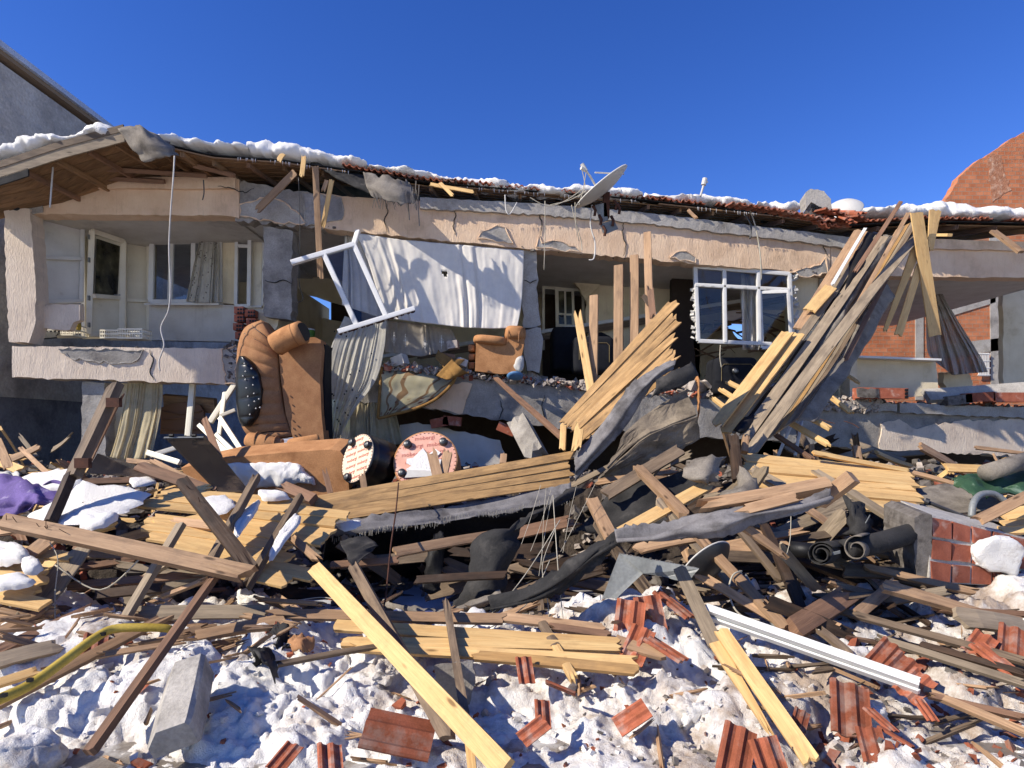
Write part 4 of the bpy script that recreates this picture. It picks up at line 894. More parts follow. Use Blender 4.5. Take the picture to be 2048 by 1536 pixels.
mb = padded([((478, 712), (490, 712)), ((473, 730), (510, 728)), ((471, 760), (522, 752)), ((472, 800), (527, 790)), ((476, 835), (518, 832)), ((484, 853), (500, 852))], 10.2, .15, 5, .015, 20, 12, .2); cu = mb.build('tufted_cushion', M['leather'], us, True, fixn=True)
for a, b in ((489, 727), (503, 737), (491, 743), (507, 755), (491, 759), (506, 770), (493, 776), (508, 787), (496, 793), (518, 798), (509, 803), (498, 811), (512, 817), (500, 829), (486, 752), (520, 815)):
    mb = rbox(P(a, b, 10.035), (.028, .028, .028), None, 1., 6, 8); mb.build('button', M['paper'], cu, True)
mb = MB(); mb.poly([P(a, b, 10.3) for a, b in ((556, 690), (600, 676), (630, 674), (641, 680), (644, 700), (640, 760), (643, 830), (648, 880), (640, 892), (588, 882), (572, 830), (562, 760))], .3); mb.build('base_board', M['suede_dark'], us, fixn=True)
mb = MB(); mb.poly([P(a, b, 10.45) for a, b in ((632, 676), (650, 690), (649, 760), (652, 880), (640, 892), (640, 760))], .4); mb.build('edge_band', M['navy'], us, fixn=True)
mb = MB(); mb.tube([P(552, 690, 10.1), P(575, 676, 10.05), P(606, 664, 10.0)], .19, 24, smooth=3); o_ = mb.build('arm_roll', M['suede'], us, True)
mb = MB(); mb.tube([P(606, 664, 10.0), P(607.5, 663.5, 9.995)], .155, 20); mb.build('arm_hollow', M['black'], o_); mb = MB(); mb.tube([P(590, 670, 10.02), P(591, 669.6, 10.02)], .196, 24); mb.build('piping', M['suede_dark'], o_)
for nm, a, b, rr in (('arm_roll', (497, 878), (566, 893), .15), ('arm_roll', (580, 890), (640, 880), .13)):
    mb = MB(); mb.tube([P(*a, 9.9), lerp(P(*a, 9.85), P(*b, 9.85), .5)+V((0, 0, -.03)), P(*b, 9.9)], lambda t, rr=rr: rr*(.75+.25*math.sin(3.1*t+.02)), 20, smooth=5); mb.build(nm, M['suede'], us, True)
for a in (515, 535, 553):
    mb = MB(); mb.tube([P(a, ip([(497, 878), (566, 893)], a), 9.86), P(a+1.5, ip([(497, 878), (566, 893)], a), 9.86)], .152, 20); mb.build('seam', M['suede_dark'], us)
sb = thing('sofa_base', 'flat tan sofa seat lying in the debris under a slab of snow', 'sofa seat', P(540, 985, 8.1))
mb = MB(); mb.poly([P(a, b, 8.) for a, b in ((362, 936), (445, 917), (560, 906), (660, 899), (680, 902), (689, 914), (685, 945), (697, 962), (698, 980), (690, 992), (500, 995), (380, 970))], .5, (.05, .9, .28)); mb.build('seat_slab', M['suede'], sb, fixn=True)
mb = padded([((452, 928), (452, 975)), ((500, 926), (510, 976)), ((560, 925), (560, 974)), ((594, 927), (590, 970)), ((606, 938), (615, 968)), ((622, 955), (632, 968))], 7.95, .06, 1, 0, 16, 14, .12)
A_ = np.array(mb.v); A_ += .02*np.stack([fbm(A_[:, 0]*9, A_[:, 2]*9, k*3., 3) for k in range(3)], 1); mb.v = [tuple(p) for p in A_]
tag(mb.build('snow_slab', M['snow_clean'], None, True, fixn=True), 'bright snow slab lying on the flat tan sofa seat', 'snow')
# drum ottomans, seen from below
def word_mesh(body, size, m, name, Mx, parent):
    cu = bpy.data.curves.new(name, 'FONT'); cu.body = body; cu.size = size; cu.align_x = 'CENTER'; cu.align_y = 'CENTER'; cu.resolution_u = 2; cu.extrude = .0015; cu.space_line = 1.35
    to = bpy.data.objects.new(name, cu); COL.objects.link(to); dg = bpy.context.evaluated_depsgraph_get(); me = bpy.data.meshes.new_from_object(to.evaluated_get(dg)); bpy.data.objects.remove(to)
    me.transform(Matrix.Translation(-V(parent['_w'])) @ Mx); me.materials.clear(); me.materials.append(m)
    o = bpy.data.objects.new(name, me); COL.objects.link(o); o.parent = parent; o['_w'] = parent['_w']; o['kind'] = 'stuff'; ALL.append(o); return o
def ottoman(c, nrm, roll, rad, hgt, label, lines, m, feet, side):
    z = V(nrm).normalized(); x = V((0, 0, 1)).cross(z).normalized(); y = z.cross(x); Mx = Matrix(((x.x, y.x, z.x, c.x), (x.y, y.y, z.y, c.y), (x.z, y.z, z.z, c.z), (0, 0, 0, 1))) @ Matrix.Rotation(roll, 4, 'Z')
    o = thing('drum_ottoman', label, 'ottoman', c, 'drum ottomans lying with their bases up')
    mb = MB(); mb.lathe([(.001, 0), (rad*.96, 0), (rad*.965, -.012), (.001, -.012)], Mx, 48); bd = mb.build('base_board', m, o)
    mb = MB(); mb.lathe([(rad*.95, -.006), (rad, -.002), (rad*1.01, -.03), (rad*1.0, -.09), (rad*.995, -.1), (rad*1.0, -.11), (rad*1.02, -hgt*.6), (rad*.99, -hgt), (.001, -hgt)], Mx, 48); mb.build('drum', side, o, True)
    for k, a in enumerate(feet):
        mb = MB(); mb.lathe([(.001, .06), (.042, .06), (.05, .05), (.05, .012), (.055, 0)], Mx @ Matrix.Translation((rad*.8*math.cos(a), rad*.8*math.sin(a), .0)), 18); ft = mb.build('foot', M['metal_dark'], o, True)
        mb = MB(); mb.lathe([(.001, .064), (.014, .064), (.014, .058)], Mx @ Matrix.Translation((rad*.8*math.cos(a), rad*.8*math.sin(a), 0)), 10); mb.build('screw', M['metal'], ft)
    mb = MB()
    for k in range(44): a = k/44*6.2832; mb.box((rad*.93*math.cos(a), rad*.93*math.sin(a), .003), (.018, .006, .004), Mx)
    mb.build('staples', M['rust'], o)
    word_mesh(lines, rad*.19, M['print_red'], 'printed_lettering', Mx @ Matrix.Translation((0, 0, .002)), bd); return o, Mx
W_ = 'mobergi'
L1 = f'{W_}\n{W_}  {W_}\n{W_}  {W_}  \n  {W_}  {W_}\n{W_}  {W_}\n{W_}  {W_}\n{W_}'
ottoman(P(714, 916, 7.75), (-.66, -.70, .30), .3, .33, .42, 'black drum ottoman with pink base facing left, nearer the tan sofa seat', L1, M['peachboard'], (.4, 2.0, 4.2), M['leather'])
o2, M2 = ottoman(P(851, 921, 7.7), (-.05, -.86, .42), .12, .41, .38, 'drum ottoman with pink printed base facing forward, dusted with snow', L1, M['pinkboard'], (.75, 2.3, 3.6), M['suede'])
mb = MB(); r = random.Random(6); n_ = 26; pts = [V(((.23+.07*math.sin(k*2.3)+r.uniform(-.03, .03))*math.cos(k/n_*6.283), (.17+.06*math.cos(k*1.7)+r.uniform(-.03, .03))*math.sin(k/n_*6.283)-.06, .004)) for k in range(n_)]
mb.poly([M2 @ p for p in pts], .016, tuple(M2.to_3x3() @ V((0, 0, 1)))); mb.build('snow_crust', M['snow_clean'], o2, fixn=True)
mb = MB(); mb.poly([M2 @ V(p) for p in ((-.26, -.22, .03), (.12, -.24, .03), (.05, -.16, .03), (-.22, -.12, .03))], .01, tuple(M2.to_3x3() @ V((0, 0, 1)))); mb.build('paper_sheet', M['paper'], o2, fixn=True)
# black sofas in the dark rooms
def dark_chair(c, label, cushions=True, w_=.75):
    o = thing('dark_armchair', label, 'armchair', c, 'dark navy armchairs inside the rooms')
    mb = rbox(c+V((0, 0, .36)), (w_, .7, .74), None, .28); mb.build('arm_panel', M['navy'], o, True)
    mb = rbox(c+V((.25, .5, .3)), (w_*1.2, .9, .5), None, .3); mb.build('seat', M['navy'], o, True)
    x0_, x1_, z0_, z1_ = c.x-w_*.36, c.x+w_*.36, c.z+.2, c.z+.58; y_ = c.y-.355
    mb = MB(); mb.tube([V((x0_, y_, z0_+.05)), V((x0_, y_, z1_-.05)), V((x0_+.05, y_, z1_)), V((x1_-.05, y_, z1_)), V((x1_, y_, z1_-.05)), V((x1_, y_, z0_))], .006, 5); mb.build('gold_piping', M['gold'], o)
    return o
dark_chair(P(1184, 748, 12.35), 'dark armchair with gold piping behind the leaning split studs', w_=.82)
o_ = dark_chair(P(1462, 790, 12.2), 'dark armchair with gold piping and round knob under the hanging window', w_=.86)
mb = MB(); kc = P(1470, 742, 11.82); mb.tube([kc, kc+V((0, -.03, 0))], .06, 18); mb.build('knob', M['metal_dark'], o_, True); mb = MB(); mb.tube([kc+V((0, -.03, 0)), kc+V((0, -.035, 0))], .03, 12); mb.build('knob_cap', M['metal'], o_)
sf = thing('dark_sofa', 'tall dark sofa end in the shadowy room right of the concrete column', 'sofa', P(1135, 740, 13.1))
mb = rbox(P(1130, 702, 13.2), (.62, .9, .95), None, .25); mb.build('back', M['navy'], sf, True); mb = rbox(P(1180, 720, 13.6), (1., .8, .6), None, .3); mb.build('seat', M['navy'], sf, True)
mb = rbox(P(1205, 685, 13.4), (.4, .2, .38), Matrix.Rotation(.5, 4, 'Y'), .5); mb.build('cushion', M['navy'], sf, True)
# interior door
di = thing('interior_door', 'cream interior door with four panes standing ajar deep in the dark room', 'door', P(1137, 680, 14.9))
mb = MB(); mb.poly([P(a, b, 15.0) for a, b in ((1110, 578), (1148, 580), (1150, 668), (1112, 666))], .05); mb.build('door_leaf', pvcc, di, fixn=True)
for a, b in ((1117, 582), (1132, 583)):
    for c_, d_ in ((0, 44), (48, 66)):
        mb = MB(); mb.poly([P(x, y, 14.99) for x, y in ((a, b+c_), (a+11, b+c_), (a+12, b+d_), (a+1, b+d_))], .02); mb.build('pane', M['frost'], di, fixn=True)
mb = MB(); 
for a, b in (((1087, 558), (1087, 700)), ((1165, 566), (1168, 680)), ((1087, 560), (1167, 568)), ((1087, 575), (1167, 581)), ((1108, 562), (1108, 578))): mb.beam(P(*a, 15.05), P(*b, 15.05), .06, .06, (0, -1, 0), seg=1)
mb.build('door_frame', pvcc, di)
# carpet, crates, bucket, plate, bag
cm = NT('patterned_carpet', .95); v_ = cm.coord('UV'); nz = cm.noise(v_, 3, 5)
w1 = cm.nd('TexWave', {'Vector': v_, 'Scale': 1.6, 'Distortion': 9., 'Detail': 2., 'Detail Scale': 1.2}, wave_type='RINGS').outputs[1]
c_ = cm.mix(cm.ramp(nz, [(.35, BW[0]), (.65, BW[1])]), hx('#a39a7f'), hx('#8c8467')); c_ = cm.mix(cm.ramp(w1, [(.08, (.85,)*3), (.16, BW[0])]), c_, hx('#6a4a2c'))
vo = cm.nd('TexVoronoi', {'Vector': v_, 'Scale': 9.}).outputs[0]; mk = cm.nd('Math', {0: cm.ramp(vo, [(.22, BW[1]), (.34, BW[0])]), 1: cm.ramp(cm.noise(v_, 1.6, 2), [(.52, BW[0]), (.6, BW[1])])}, operation='MULTIPLY').outputs[0]
c_ = cm.mix(mk, c_, hx('#5a2a1e')); cm.to(c_, 'Base Color'); cm.bump(cm.noise(v_, 120, 2), .3, .004); M['carpet'] = cm.m
M['carpet_edge'] = mottled('carpet_border', '#9a7440', '#7d5b30', 8, .95, '#5b3f24', (.55, .7), 6, .3, 80, .004)
cp = thing('carpet', 'flowered beige carpet hanging over the broken floor edge', 'carpet', P(820, 835, 11.3))
CR = [F([(764, 735), (800, 730), (850, 738), (912, 748)], .3), F([(762, 748), (800, 752), (850, 758), (905, 764)], -.12), F([(760, 775), (795, 782), (840, 786), (880, 786)], -.2), F([(757, 805), (785, 808), (815, 805), (856, 803)], -.22), F([(756, 835), (770, 834), (790, 826), (822, 818)], -.22)]
mb = MB(); mb.grid(loft([[P(*q) for q in row] for row in CR], 9, 9, .02, 4)); mb.build('pile', M['carpet'], cp, True, .014)
bt = MB(); bt.tube([P(912, 748, 11.35), P(905, 766, 11.25), P(882, 790, 11.2), P(858, 806, 11.18), P(822, 820, 11.16), P(790, 828, 11.16), P(770, 834, 11.18), P(756, 836, 11.2)], .03, 8, smooth=5); bt.build('border', M['carpet_edge'], cp, True)
bt = MB(); bt.tube([P(764, 735, 11.45), P(760, 775, 11.2), P(756, 836, 11.2)], .028, 8, smooth=6); bt.build('border', M['carpet_edge'], cp, True)
felt('folded_rug', [[(876, 700, 11.5), (900, 715, 11.4), (930, 720, 11.5)], [(872, 715, 11.3), (892, 735, 11.2), (915, 735, 11.3)], [(885, 735, 11.2), (905, 748, 11.1), (925, 745, 11.2)], [(874, 752, 11.2), (895, 758, 11.1), (915, 752, 11.2)], [(905, 720, 11.2), (925, 738, 11.1), (938, 742, 11.3)]], M['carpet_edge'], 'crumpled brown rug edge folded on the floor left of the tan armchair', 'rug', .03, 6, 0, 8, 8, 3, .012)
def crate(c, d, label, rz=0):
    o = thing('plastic_crate', label, 'crate', c, 'cream plastic crates on the balcony'); Mx = Matrix.Translation(c) @ Matrix.Rotation(rz, 4, 'Z'); x, y, z = d
    mb = MB()
    for h in (.015, z*.5, z-.015):
        for s in (-1, 1): mb.box((0, s*y/2, h), (x, .012, .025), Mx); mb.box((s*x/2, 0, h), (.013, y, .026), Mx)
    mb.build('rim', pvcc, o); mb = MB()
    for k in range(11):
        for s in (-1, 1): mb.box((-x/2+x*k/10, s*y/2, z/2), (.012, .009, z*.98), Mx)
    for k in range(6):
        for s in (-1, 1): mb.box((s*x/2, -y/2+y*k/5, z/2), (.009, .0115, z*.98), Mx)
    mb.build('slats', pvcc, o); mb = MB(); mb.box((0, 0, .008), (x*.98, y*.98, .01), Mx); mb.build('bottom', pvcc, o); return o
crate(P(232, 679, 11.75), (.42, .28, .17), 'low cream crate on the balcony floor below the door'); crate(P(270, 680, 11.7), (.46, .3, .2), 'cream crate on the balcony floor right of the door crate'); crate(P(120, 674, 11.6), (.75, .35, .22), 'long cream crate below the balcony parapet')
yb = MB(); yb.tube([P(152, 650, 11.6), P(155, 645, 11.55), P(158, 652, 11.55), P(156, 660, 11.55)], .04, 8, smooth=4); tag(yb.build('yellow_cloth', M['yellow'], None, True), 'small yellow rag tucked between parapet stub and door', 'rag')
st_ = MB(); st_.beam(P(76, 672, 11.3), P(118, 668, 11.4), .3, .03, (0, -.6, .8), (.03, .03)); tag(st_.build('striped_mat', M['metal_dark']), 'dark striped mat lying at the balcony corner', 'mat')
bk = thing('paint_bucket', 'small green and white bucket in the shade behind the upright sofa', 'bucket', P(617, 682, 11.6))
mb = MB(); mb.lathe([(.11, 0), (.12, .2)], Matrix.Translation(P(617, 682, 11.6)), 20); mb.build('body', mottled('bright_green_label', '#5f8a3a', '#3f6a2a', 14, .5, '#d6d6cc', (.6, .7), 10), bk, True); mb = MB(); mb.lathe([(.001, .225), (.122, .225), (.125, .2)], Matrix.Translation(P(617, 682, 11.6)), 20); mb.build('lid', M['paper'], bk)
pl = MB(); pl.lathe([(.001, 0), (.09, .005), (.15, .03), (.155, .026), (.1, -.004), (.001, -.008)], Matrix.Translation(P(1030, 754, 11.45)) @ Matrix.Rotation(-.5, 4, 'X'), 28); tag(pl.build('blue_plate', M['blue'], None, True), 'blue plate lying on the rubble at the floor edge', 'plate')
bgm = rbox(P(1038, 728, 11.6), (.2, .2, .34), Matrix.Rotation(.15, 4, 'Y'), .9, 12, 18); A_ = np.array(bgm.v); A_ += .025*np.stack([fbm(A_[:, 0]*14, A_[:, 2]*14, k*3.+A_[:, 1]*9, 3) for k in range(3)], 1); bgm.v = [tuple(p) for p in A_]
tag(bgm.build('plastic_bag', M['paper'], None, True), 'crumpled white bag squeezed between armchair and column', 'bag')
for k, (a, b, s, lb, m) in enumerate(((800, 722, .26, 'white box on the rubble left of the carpet fold', 'paper'), (906, 690, .2, 'grey block in the rubble under the lace', 'rubble_white'), (896, 718, .24, 'dark red box beside the folded rug', 'wood_red'), (922, 725, .18, 'white box wedged between rug and armchair', 'paper'))):
    mb = MB(); mb.box(P(a, b, 11.6), (s, .2, s*.75), Matrix.Identity(4)); mb.xf(Matrix.Translation(P(a, b, 11.6)) @ Matrix.Rotation(.3*k-.4, 4, 'Z') @ Matrix.Rotation(.2*k-.3, 4, 'Y') @ Matrix.Translation(-P(a, b, 11.6))); tag(mb.build('small_box', M[m]), lb, 'box')
# headboard, frames, ground floor pieces
hd = thing('headboard', 'carved reddish wooden headboard lying on the ground floor behind the white post', 'headboard', P(372, 870, 11.7))
mb = MB(); mb.poly([P(a, b, 11.7) for a, b in ((320, 868), (322, 815), (340, 808), (370, 804), (400, 810), (408, 825), (404, 868))], .06); mb.build('panel', M['wood_red'], hd, fixn=True)
for b, c_ in ((822, 6), (840, -4), (858, 2)):
    mb = MB(); mb.tube([P(324, b, 11.68), P(362, b+c_, 11.66), P(403, b, 11.68)], .014, 6, smooth=6); mb.build('moulding', M['wood_red'], hd)
mb = MB(); mb.beam(P(330, 803, 11.9), P(432, 812, 11.9), .12, .3, (0, -.3, 1)); mb.build('top_rail', M['wood_mid'], hd)
def bars(name, label, cat, L_, m, group=None, part='bar'):
    o = thing(name, label, cat, P(*L_[0][0]), group)
    for a, b, w_ in L_: mb = MB(); mb.beam(P(*a), P(*b), w_, w_*.7, (0, -1, .2), (.01, .01), seg=2); mb.build(part, m, o)
    return o
bars('door_post', 'white post standing under the left floor beam', 'post', [((386, 766, 11.4), (376, 872, 11.2), .1)], pvcc, part='post')
bars('door_post', 'cream post behind the trailing net curtain', 'post', [((284, 766, 11.9), (272, 880, 11.7), .09)], pvcc, part='post')
bars('fallen_frame', 'tangle of cream window bars leaning left of the upright sofa', 'window frame', [((470, 768, 11.2), (420, 845, 10.8), .09), ((450, 785, 11.1), (437, 880, 10.6), .07), ((470, 820, 10.9), (440, 832, 10.8), .06), ((432, 870, 10.5), (478, 915, 10.0), .09), ((398, 850, 10.6), (458, 908, 10.1), .07), ((440, 835, 10.7), (486, 905, 10.2), .08)], pvcc)
bars('fallen_frame', 'cream bars lying flat beneath the white post', 'window frame', [((300, 912, 9.6), (402, 880, 9.9), .07), ((295, 905, 9.4), (360, 925, 9.2), .08), ((375, 895, 9.6), (475, 905, 9.3), .07)], pvcc)
wall('ground_floor_panel', [(800, 850), (835, 845), (1000, 880), (1012, 922), (985, 935), (800, 930)], 11.9, M['inner_white'], .05, 2, 3)
cl_ = MB(); cl_.beam(P(1036, 842, 11.6), P(1075, 915, 10.8), .36, .3, (-.3, -1, .2), (.05, .08)); tag(cl_.build('fallen_column', M['concrete']), 'tilted concrete column under the middle floor beam', 'concrete column')
for k, (a, b, lb) in enumerate(((880, 845, 'red brick under the middle floor beam near the carpet'), (905, 842, 'second red brick under the middle floor beam'), (1012, 858, 'red brick beside the tilted concrete column'))):
    mb = MB(); mb.box((0, 0, 0), (.34, .25, .17), Matrix.Translation(P(a, b, 11.7)) @ Matrix.Rotation(.3*k-.2, 4, 'Y')); tag(mb.build('loose_brick', M['brick']), lb, 'brick')
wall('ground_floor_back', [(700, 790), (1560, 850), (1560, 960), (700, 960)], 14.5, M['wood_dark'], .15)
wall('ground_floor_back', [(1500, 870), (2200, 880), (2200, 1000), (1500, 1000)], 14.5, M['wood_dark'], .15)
# hollow bricks on the right floor slab
hb = thing('hollow_brick', 'broken red hollow brick lying on the right floor beam, open end to the right', 'brick', P(1765, 800, 12.3))
mb = MB(); mb.box((0, 0, 0), (.95, .3, .21), Matrix.Translation(P(1760, 787, 12.3)) @ Matrix.Rotation(.02, 4, 'Y')); mb.build('body', M['brick'], hb)
mb = MB()
for i in range(3):
    for j in range(3): mb.box(P(1811+i*1.9, 780+j*7, 12.14), (.02, .03, .045), Matrix.Identity(4))
tag(mb.build('brick_holes', M['black'], hb), kind='stuff'); mb = MB(); mb.poly([P(a, b, 12.14) for a, b in jag(((1714, 776), (1758, 779), (1760, 797), (1716, 795)), 2, 7)], .02); mb.build('mortar_face', M['rubble_grey'], hb, fixn=True)
for k, (a, b, c_, lb) in enumerate(((2010, 795, .7, 'hollow brick in the rubble line right of the parapet'), (1950, 795, .6, 'broken brick half under the dusty net curtain'), (1910, 800, .5, 'grey brick stub beside the parapet end'))):
    mb = MB(); mb.box((0, 0, 0), (c_, .3, .19), Matrix.Translation(P(a, b, 12.6)) @ Matrix.Rotation(-.06*k, 4, 'Y')); tag(mb.build('hollow_brick', M['brick'] if k < 2 else M['rubble_grey']), lb, 'brick')
dr_ = MB(); dr_.beam(P(1850, 792, 12.7), P(2090, 776, 12.7), .3, .12, (0, -.8, .6), (.02, .02), jit=.01); tag(dr_.build('concrete_strip', M['concrete_light']), 'long strip of concrete lying on the right floor beam', 'concrete strip')
# cables hanging from the roof
def cable(pts, m, label, rr=.008, Yd=None, sm=6):
    mb = MB(); mb.tube([P(*p) for p in pts], rr, 6, smooth=sm); return tag(mb.build('cable', m, None, True), label, 'cable', None)
cable([(349, 312, 9.5), (347, 350, 9.5), (341, 430, 9.6), (338, 500, 9.7), (341, 570, 9.8), (337, 620, 9.85), (322, 655, 9.9), (328, 690, 9.9), (318, 722, 9.9), (320, 742, 9.9)], M['paper'], 'long white cable hanging from the gable tip across the balcony', .011)
cable([(107, 320, 9.9), (104, 360, 9.9), (100, 415, 9.9)], M['paper'], 'short white cable hanging above the flue pipe', .013)
cable([(407, 360, 10.6), (408, 385, 10.6), (405, 400, 10.6)], M['metal_dark'], 'short dark cable on the left beam', .01)
cable([(1090, 402, 10.7), (1090, 470, 10.7), (1088, 540, 10.8)], M['rope'], 'thin pale cable hanging straight over the column top', .007)
cable([(1143, 410, 10.7), (1150, 440, 10.7), (1162, 480, 10.8), (1164, 502, 10.8)], M['rope'], 'first thin cord hanging below the satellite dish', .007); cable([(1150, 405, 10.7), (1152, 450, 10.7), (1158, 482, 10.8)], M['rope'], 'second thin cord left of the rusty dish mount', .007)
cable([(1184, 410, 10.5), (1181, 450, 10.5), (1190, 485, 10.5), (1188, 516, 10.5), (1178, 520, 10.5)], M['paper'], 'curled white cable hanging below the satellite dish', .012)
cable([(1010, 390, 10.8), (1012, 420, 10.7), (1020, 428, 10.7), (1034, 405, 10.8)], M['paper'], 'small white cable loop on the cornice left of the dish', .01)
cable([(1499, 418, 10.9), (1510, 450, 10.8), (1518, 490, 10.8), (1522, 530, 10.8), (1523, 560, 10.9)], M['rope'], 'stiff pale cable hanging over the hanging window', .012)
cable([(1441, 690, 11.2), (1440, 715, 11.2), (1443, 735, 11.2)], M['rope'], 'short cable end dangling under the hanging window', .01)
cable([(1490, 430, 10.9), (1502, 452, 10.9), (1500, 478, 10.9)], M['metal_dark'], 'dark bent strap under the eave left of the stiff cable', .014)
cable([(597, 355, 10.6), (600, 450, 10.8), (598, 560, 11), (606, 598, 11), (588, 606, 11)], M['metal_dark'], 'thin dark cable hanging beside the broken column', .006)
for p_ in ((1225, 570, 13.6), (1300, 560, 13.6)): pass
# cracks and bare rods in the broken concrete
for k, (pts, off) in enumerate((([(1081, 470), (1084, 448), (1079, 430), (1090, 412)], -.014), ([(436, 372), (468, 378), (490, 386), (508, 377)], -.08), ([(1656, 512), (1646, 494), (1650, 478), (1640, 466)], -.014), ([(770, 400), (776, 420), (768, 440), (774, 464)], -.012), ([(1250, 440), (1244, 462), (1252, 490), (1247, 512)], -.012),
        ([(1830, 500), (1838, 520), (1832, 548)], -.012), ([(1000, 800), (1006, 818), (998, 838)], .05), ([(1090, 790), (1084, 812), (1092, 846)], .05), ([(300, 700), (306, 722), (300, 745), (308, 760)], -.03), ([(530, 560), (548, 566), (566, 560), (584, 568)], .09), ([(1048, 560), (1060, 566), (1074, 560)], .09), ([(910, 470), (906, 452), (912, 432), (905, 415)], -.012))):
    mb = MB(); q_ = jag(pts, 1.6, 5, k, False)+[pts[-1]]; mb.tube([P(a, b, FY(a)+off) for a, b in q_], lambda t: .004+.006*math.sin(3.1*t), 5); mb.build('crack', M['black'], hs)
for k, (pts, lb) in enumerate((([(472, 715, 11.2), (488, 722, 11.0), (500, 735, 10.95)], 'upper'), ([(470, 740, 11.2), (490, 748, 11.0), (494, 764, 10.95)], 'middle'), ([(468, 760, 11.2), (482, 772, 11.), (480, 788, 10.95)], 'lower'))):
    mb = MB(); mb.tube([P(*p) for p in pts], .008, 6, smooth=4); mb.build('reinforcing_rod', M['rust'], hs)
for k, (a, b) in enumerate(((1600, 826), (1640, 838), (1688, 842), (1575, 850))):
    mb = MB(); mb.tube([P(a, b, 11.9), P(a+18, b+6, 11.6), P(a+30, b+4+k*5, 11.5)], .008, 6, smooth=4); mb.build('reinforcing_rod', M['rust'], hs)
# ================================================================ BROKEN ROOF PANELS AND TIMBER
def planks(name, label, TL, TR, BR, BL, n, m, je=12, th=.025, gap=.006, seed=0, cat='roof panel', over=None, lift=.012, fan=0, mats=None, cut=(.01, .03), group=None):
    """roof boarding: n boards between a left and a right edge, each board a part"""
    r = random.Random(seed); q = [P(*a) for a in (TL, TR, BR, BL)]; nrm = (q[1]-q[0]).cross(q[3]-q[0]).normalized()
    if nrm.y > 0: nrm = -nrm
    o = thing(name, label, cat, (q[0]+q[1]+q[2]+q[3])/4, group); wid = (q[3]-q[0]).length/n; tp = (q[2]-q[1]).length/(q[3]-q[0]).length
    for k in range(n):
        t = (k+.5)/n; a, b = q[0].lerp(q[3], t), q[1].lerp(q[2], t); d = (b-a).normalized(); a = a-d*r.uniform(-1, 1)*je*.005; b = b+d*r.uniform(-1, 1)*je*.005
        if over and k in over: a, b = a+d*over[k][0], b+d*over[k][1]
        b = b+nrm*(fan*k)
        mb = MB(); mb.beam(a+nrm*lift*(k % 2)*.6, b+nrm*lift*(r.random()), wid*(1-gap/wid)*(1+.05*(k % 2)), th*r.uniform(.9, 1.1), nrm, cut, r.uniform(-.012, .012), tp, 6, r, .004)
        mb.build('board', mats[k % len(mats)] if mats else m, o)
    return o, q, nrm
def cl(p, k=.12):                                     # nothing lies below the snow it rests on
    return (p[0], p[1], min(p[2], D(p[1])-k)) if p[1] > 1080 else tuple(p)
def nails(mb, a, b, n, r, up=V((0, -.5, .8))):
    for k in range(n):
        p = V(a).lerp(V(b), r.random()); d = (up+V((r.uniform(-.6, .6), r.uniform(-.6, .6), 0))).normalized(); mb.tube([p, p+d*r.uniform(.03, .08)], .0025, 4)
def T(label, a, b, wpx, m='wood_mid', th=.045, n=(0, -.75, .66), sp=(.02, .03), name='timber', cat='timber', tap=1., jit=.006, bend=0., group=None, nl=0):
    a, b = cl(a), cl(b); A, B = P(*a), P(*b); wm = wpx*(A.y+B.y)/2/FPX
    mb = MB(); mb.beam(A, B, wm, th, n, sp, bend, tap, 6, R, jit); o = tag(mb.build(name, M[m]), label, cat, group)
    if nl:
        k = MB(); nails(k, A+V(n)*th*.4, A.lerp(B, .3)+V(n)*th*.4, nl, R); o2 = k.build('nails', M['rust'], o)
    return o
RF, ST, BD = 'rafter', 'stud', 'board'
# --- big panels
hd_, hq, hn = planks('roof_panel', 'long horizontal roof panel of stained boards across the middle of the heap', (606, 999, 6.5), (1147, 902, 7.1), (1140, 970, 6.95), (668, 1040, 6.4), 4, M['wood_stain_shade'], 10, seed=1, lift=.003, gap=.003)
up_, uq, un = planks('roof_panel', 'roof panel snapped upwards, its boards fanned out at the upper right end', (1130, 832, 7.2), (1346, 598, 7.3), (1352, 738, 7.05), (1164, 896, 7.0), 7, M['wood_stain_shade'], 14, seed=2, over={0: (0, .02), 1: (.02, -.03), 6: (.05, .05)}, lift=.008, fan=-.003, cut=(.04, .1), gap=.002)
ld_, lq, ln = planks('roof_panel', 'sunlit roof panel of pale boards in the left foreground with rafters across', (285, 974, 6.3), (650, 1004, 6.2), (598, 1188, 4.75), (335, 1122, 4.9), 9, M['wood_new'], 40, seed=3, over={0: (.1, -.25), 1: (0, .12), 3: (.22, .1), 4: (.0, .06), 8: (.1, -.02)}, cut=(.05, .03), lift=.02)
rd_, rq, rn = planks('roof_panel', 'sunlit roof panel of pale boards right of the slide, stepped right ends', (1478, 906, 7.2), (1816, 938, 7.2), (1848, 1032, 6.2), (1505, 1000, 6.2), 9, M['wood_new'], 8, seed=4, lift=.02, cut=(.02, .01))
sl_, sq_, sn = planks('roof_panel', 'small snowy panel of pale boards at the lower left edge', (-70, 1085, 5.1), (140, 1108, 5.0), (48, 1216, 4.4), (-70, 1190, 4.5), 6, M['wood_new'], 30, seed=5, lift=.015)
T('bright narrow board lying along the top of the right sunlit panel', (1626, 906, 7.1), (1815, 941, 7.1), 11, 'wood_new', .03, name=BD, cat='board')
T('short stub standing at the left end of the right sunlit panel', (1622, 888, 8.3), (1626, 924, 8.2), 9, 'wood_mid', .04); T('second short stub standing on the right sunlit panel', (1712, 892, 8.3), (1716, 918, 8.2), 14, 'wood_mid', .05)
T('tiny stub at the top left corner of the right sunlit panel', (1550, 900, 8.3), (1551, 918, 8.25), 7, 'wood_mid', .03)
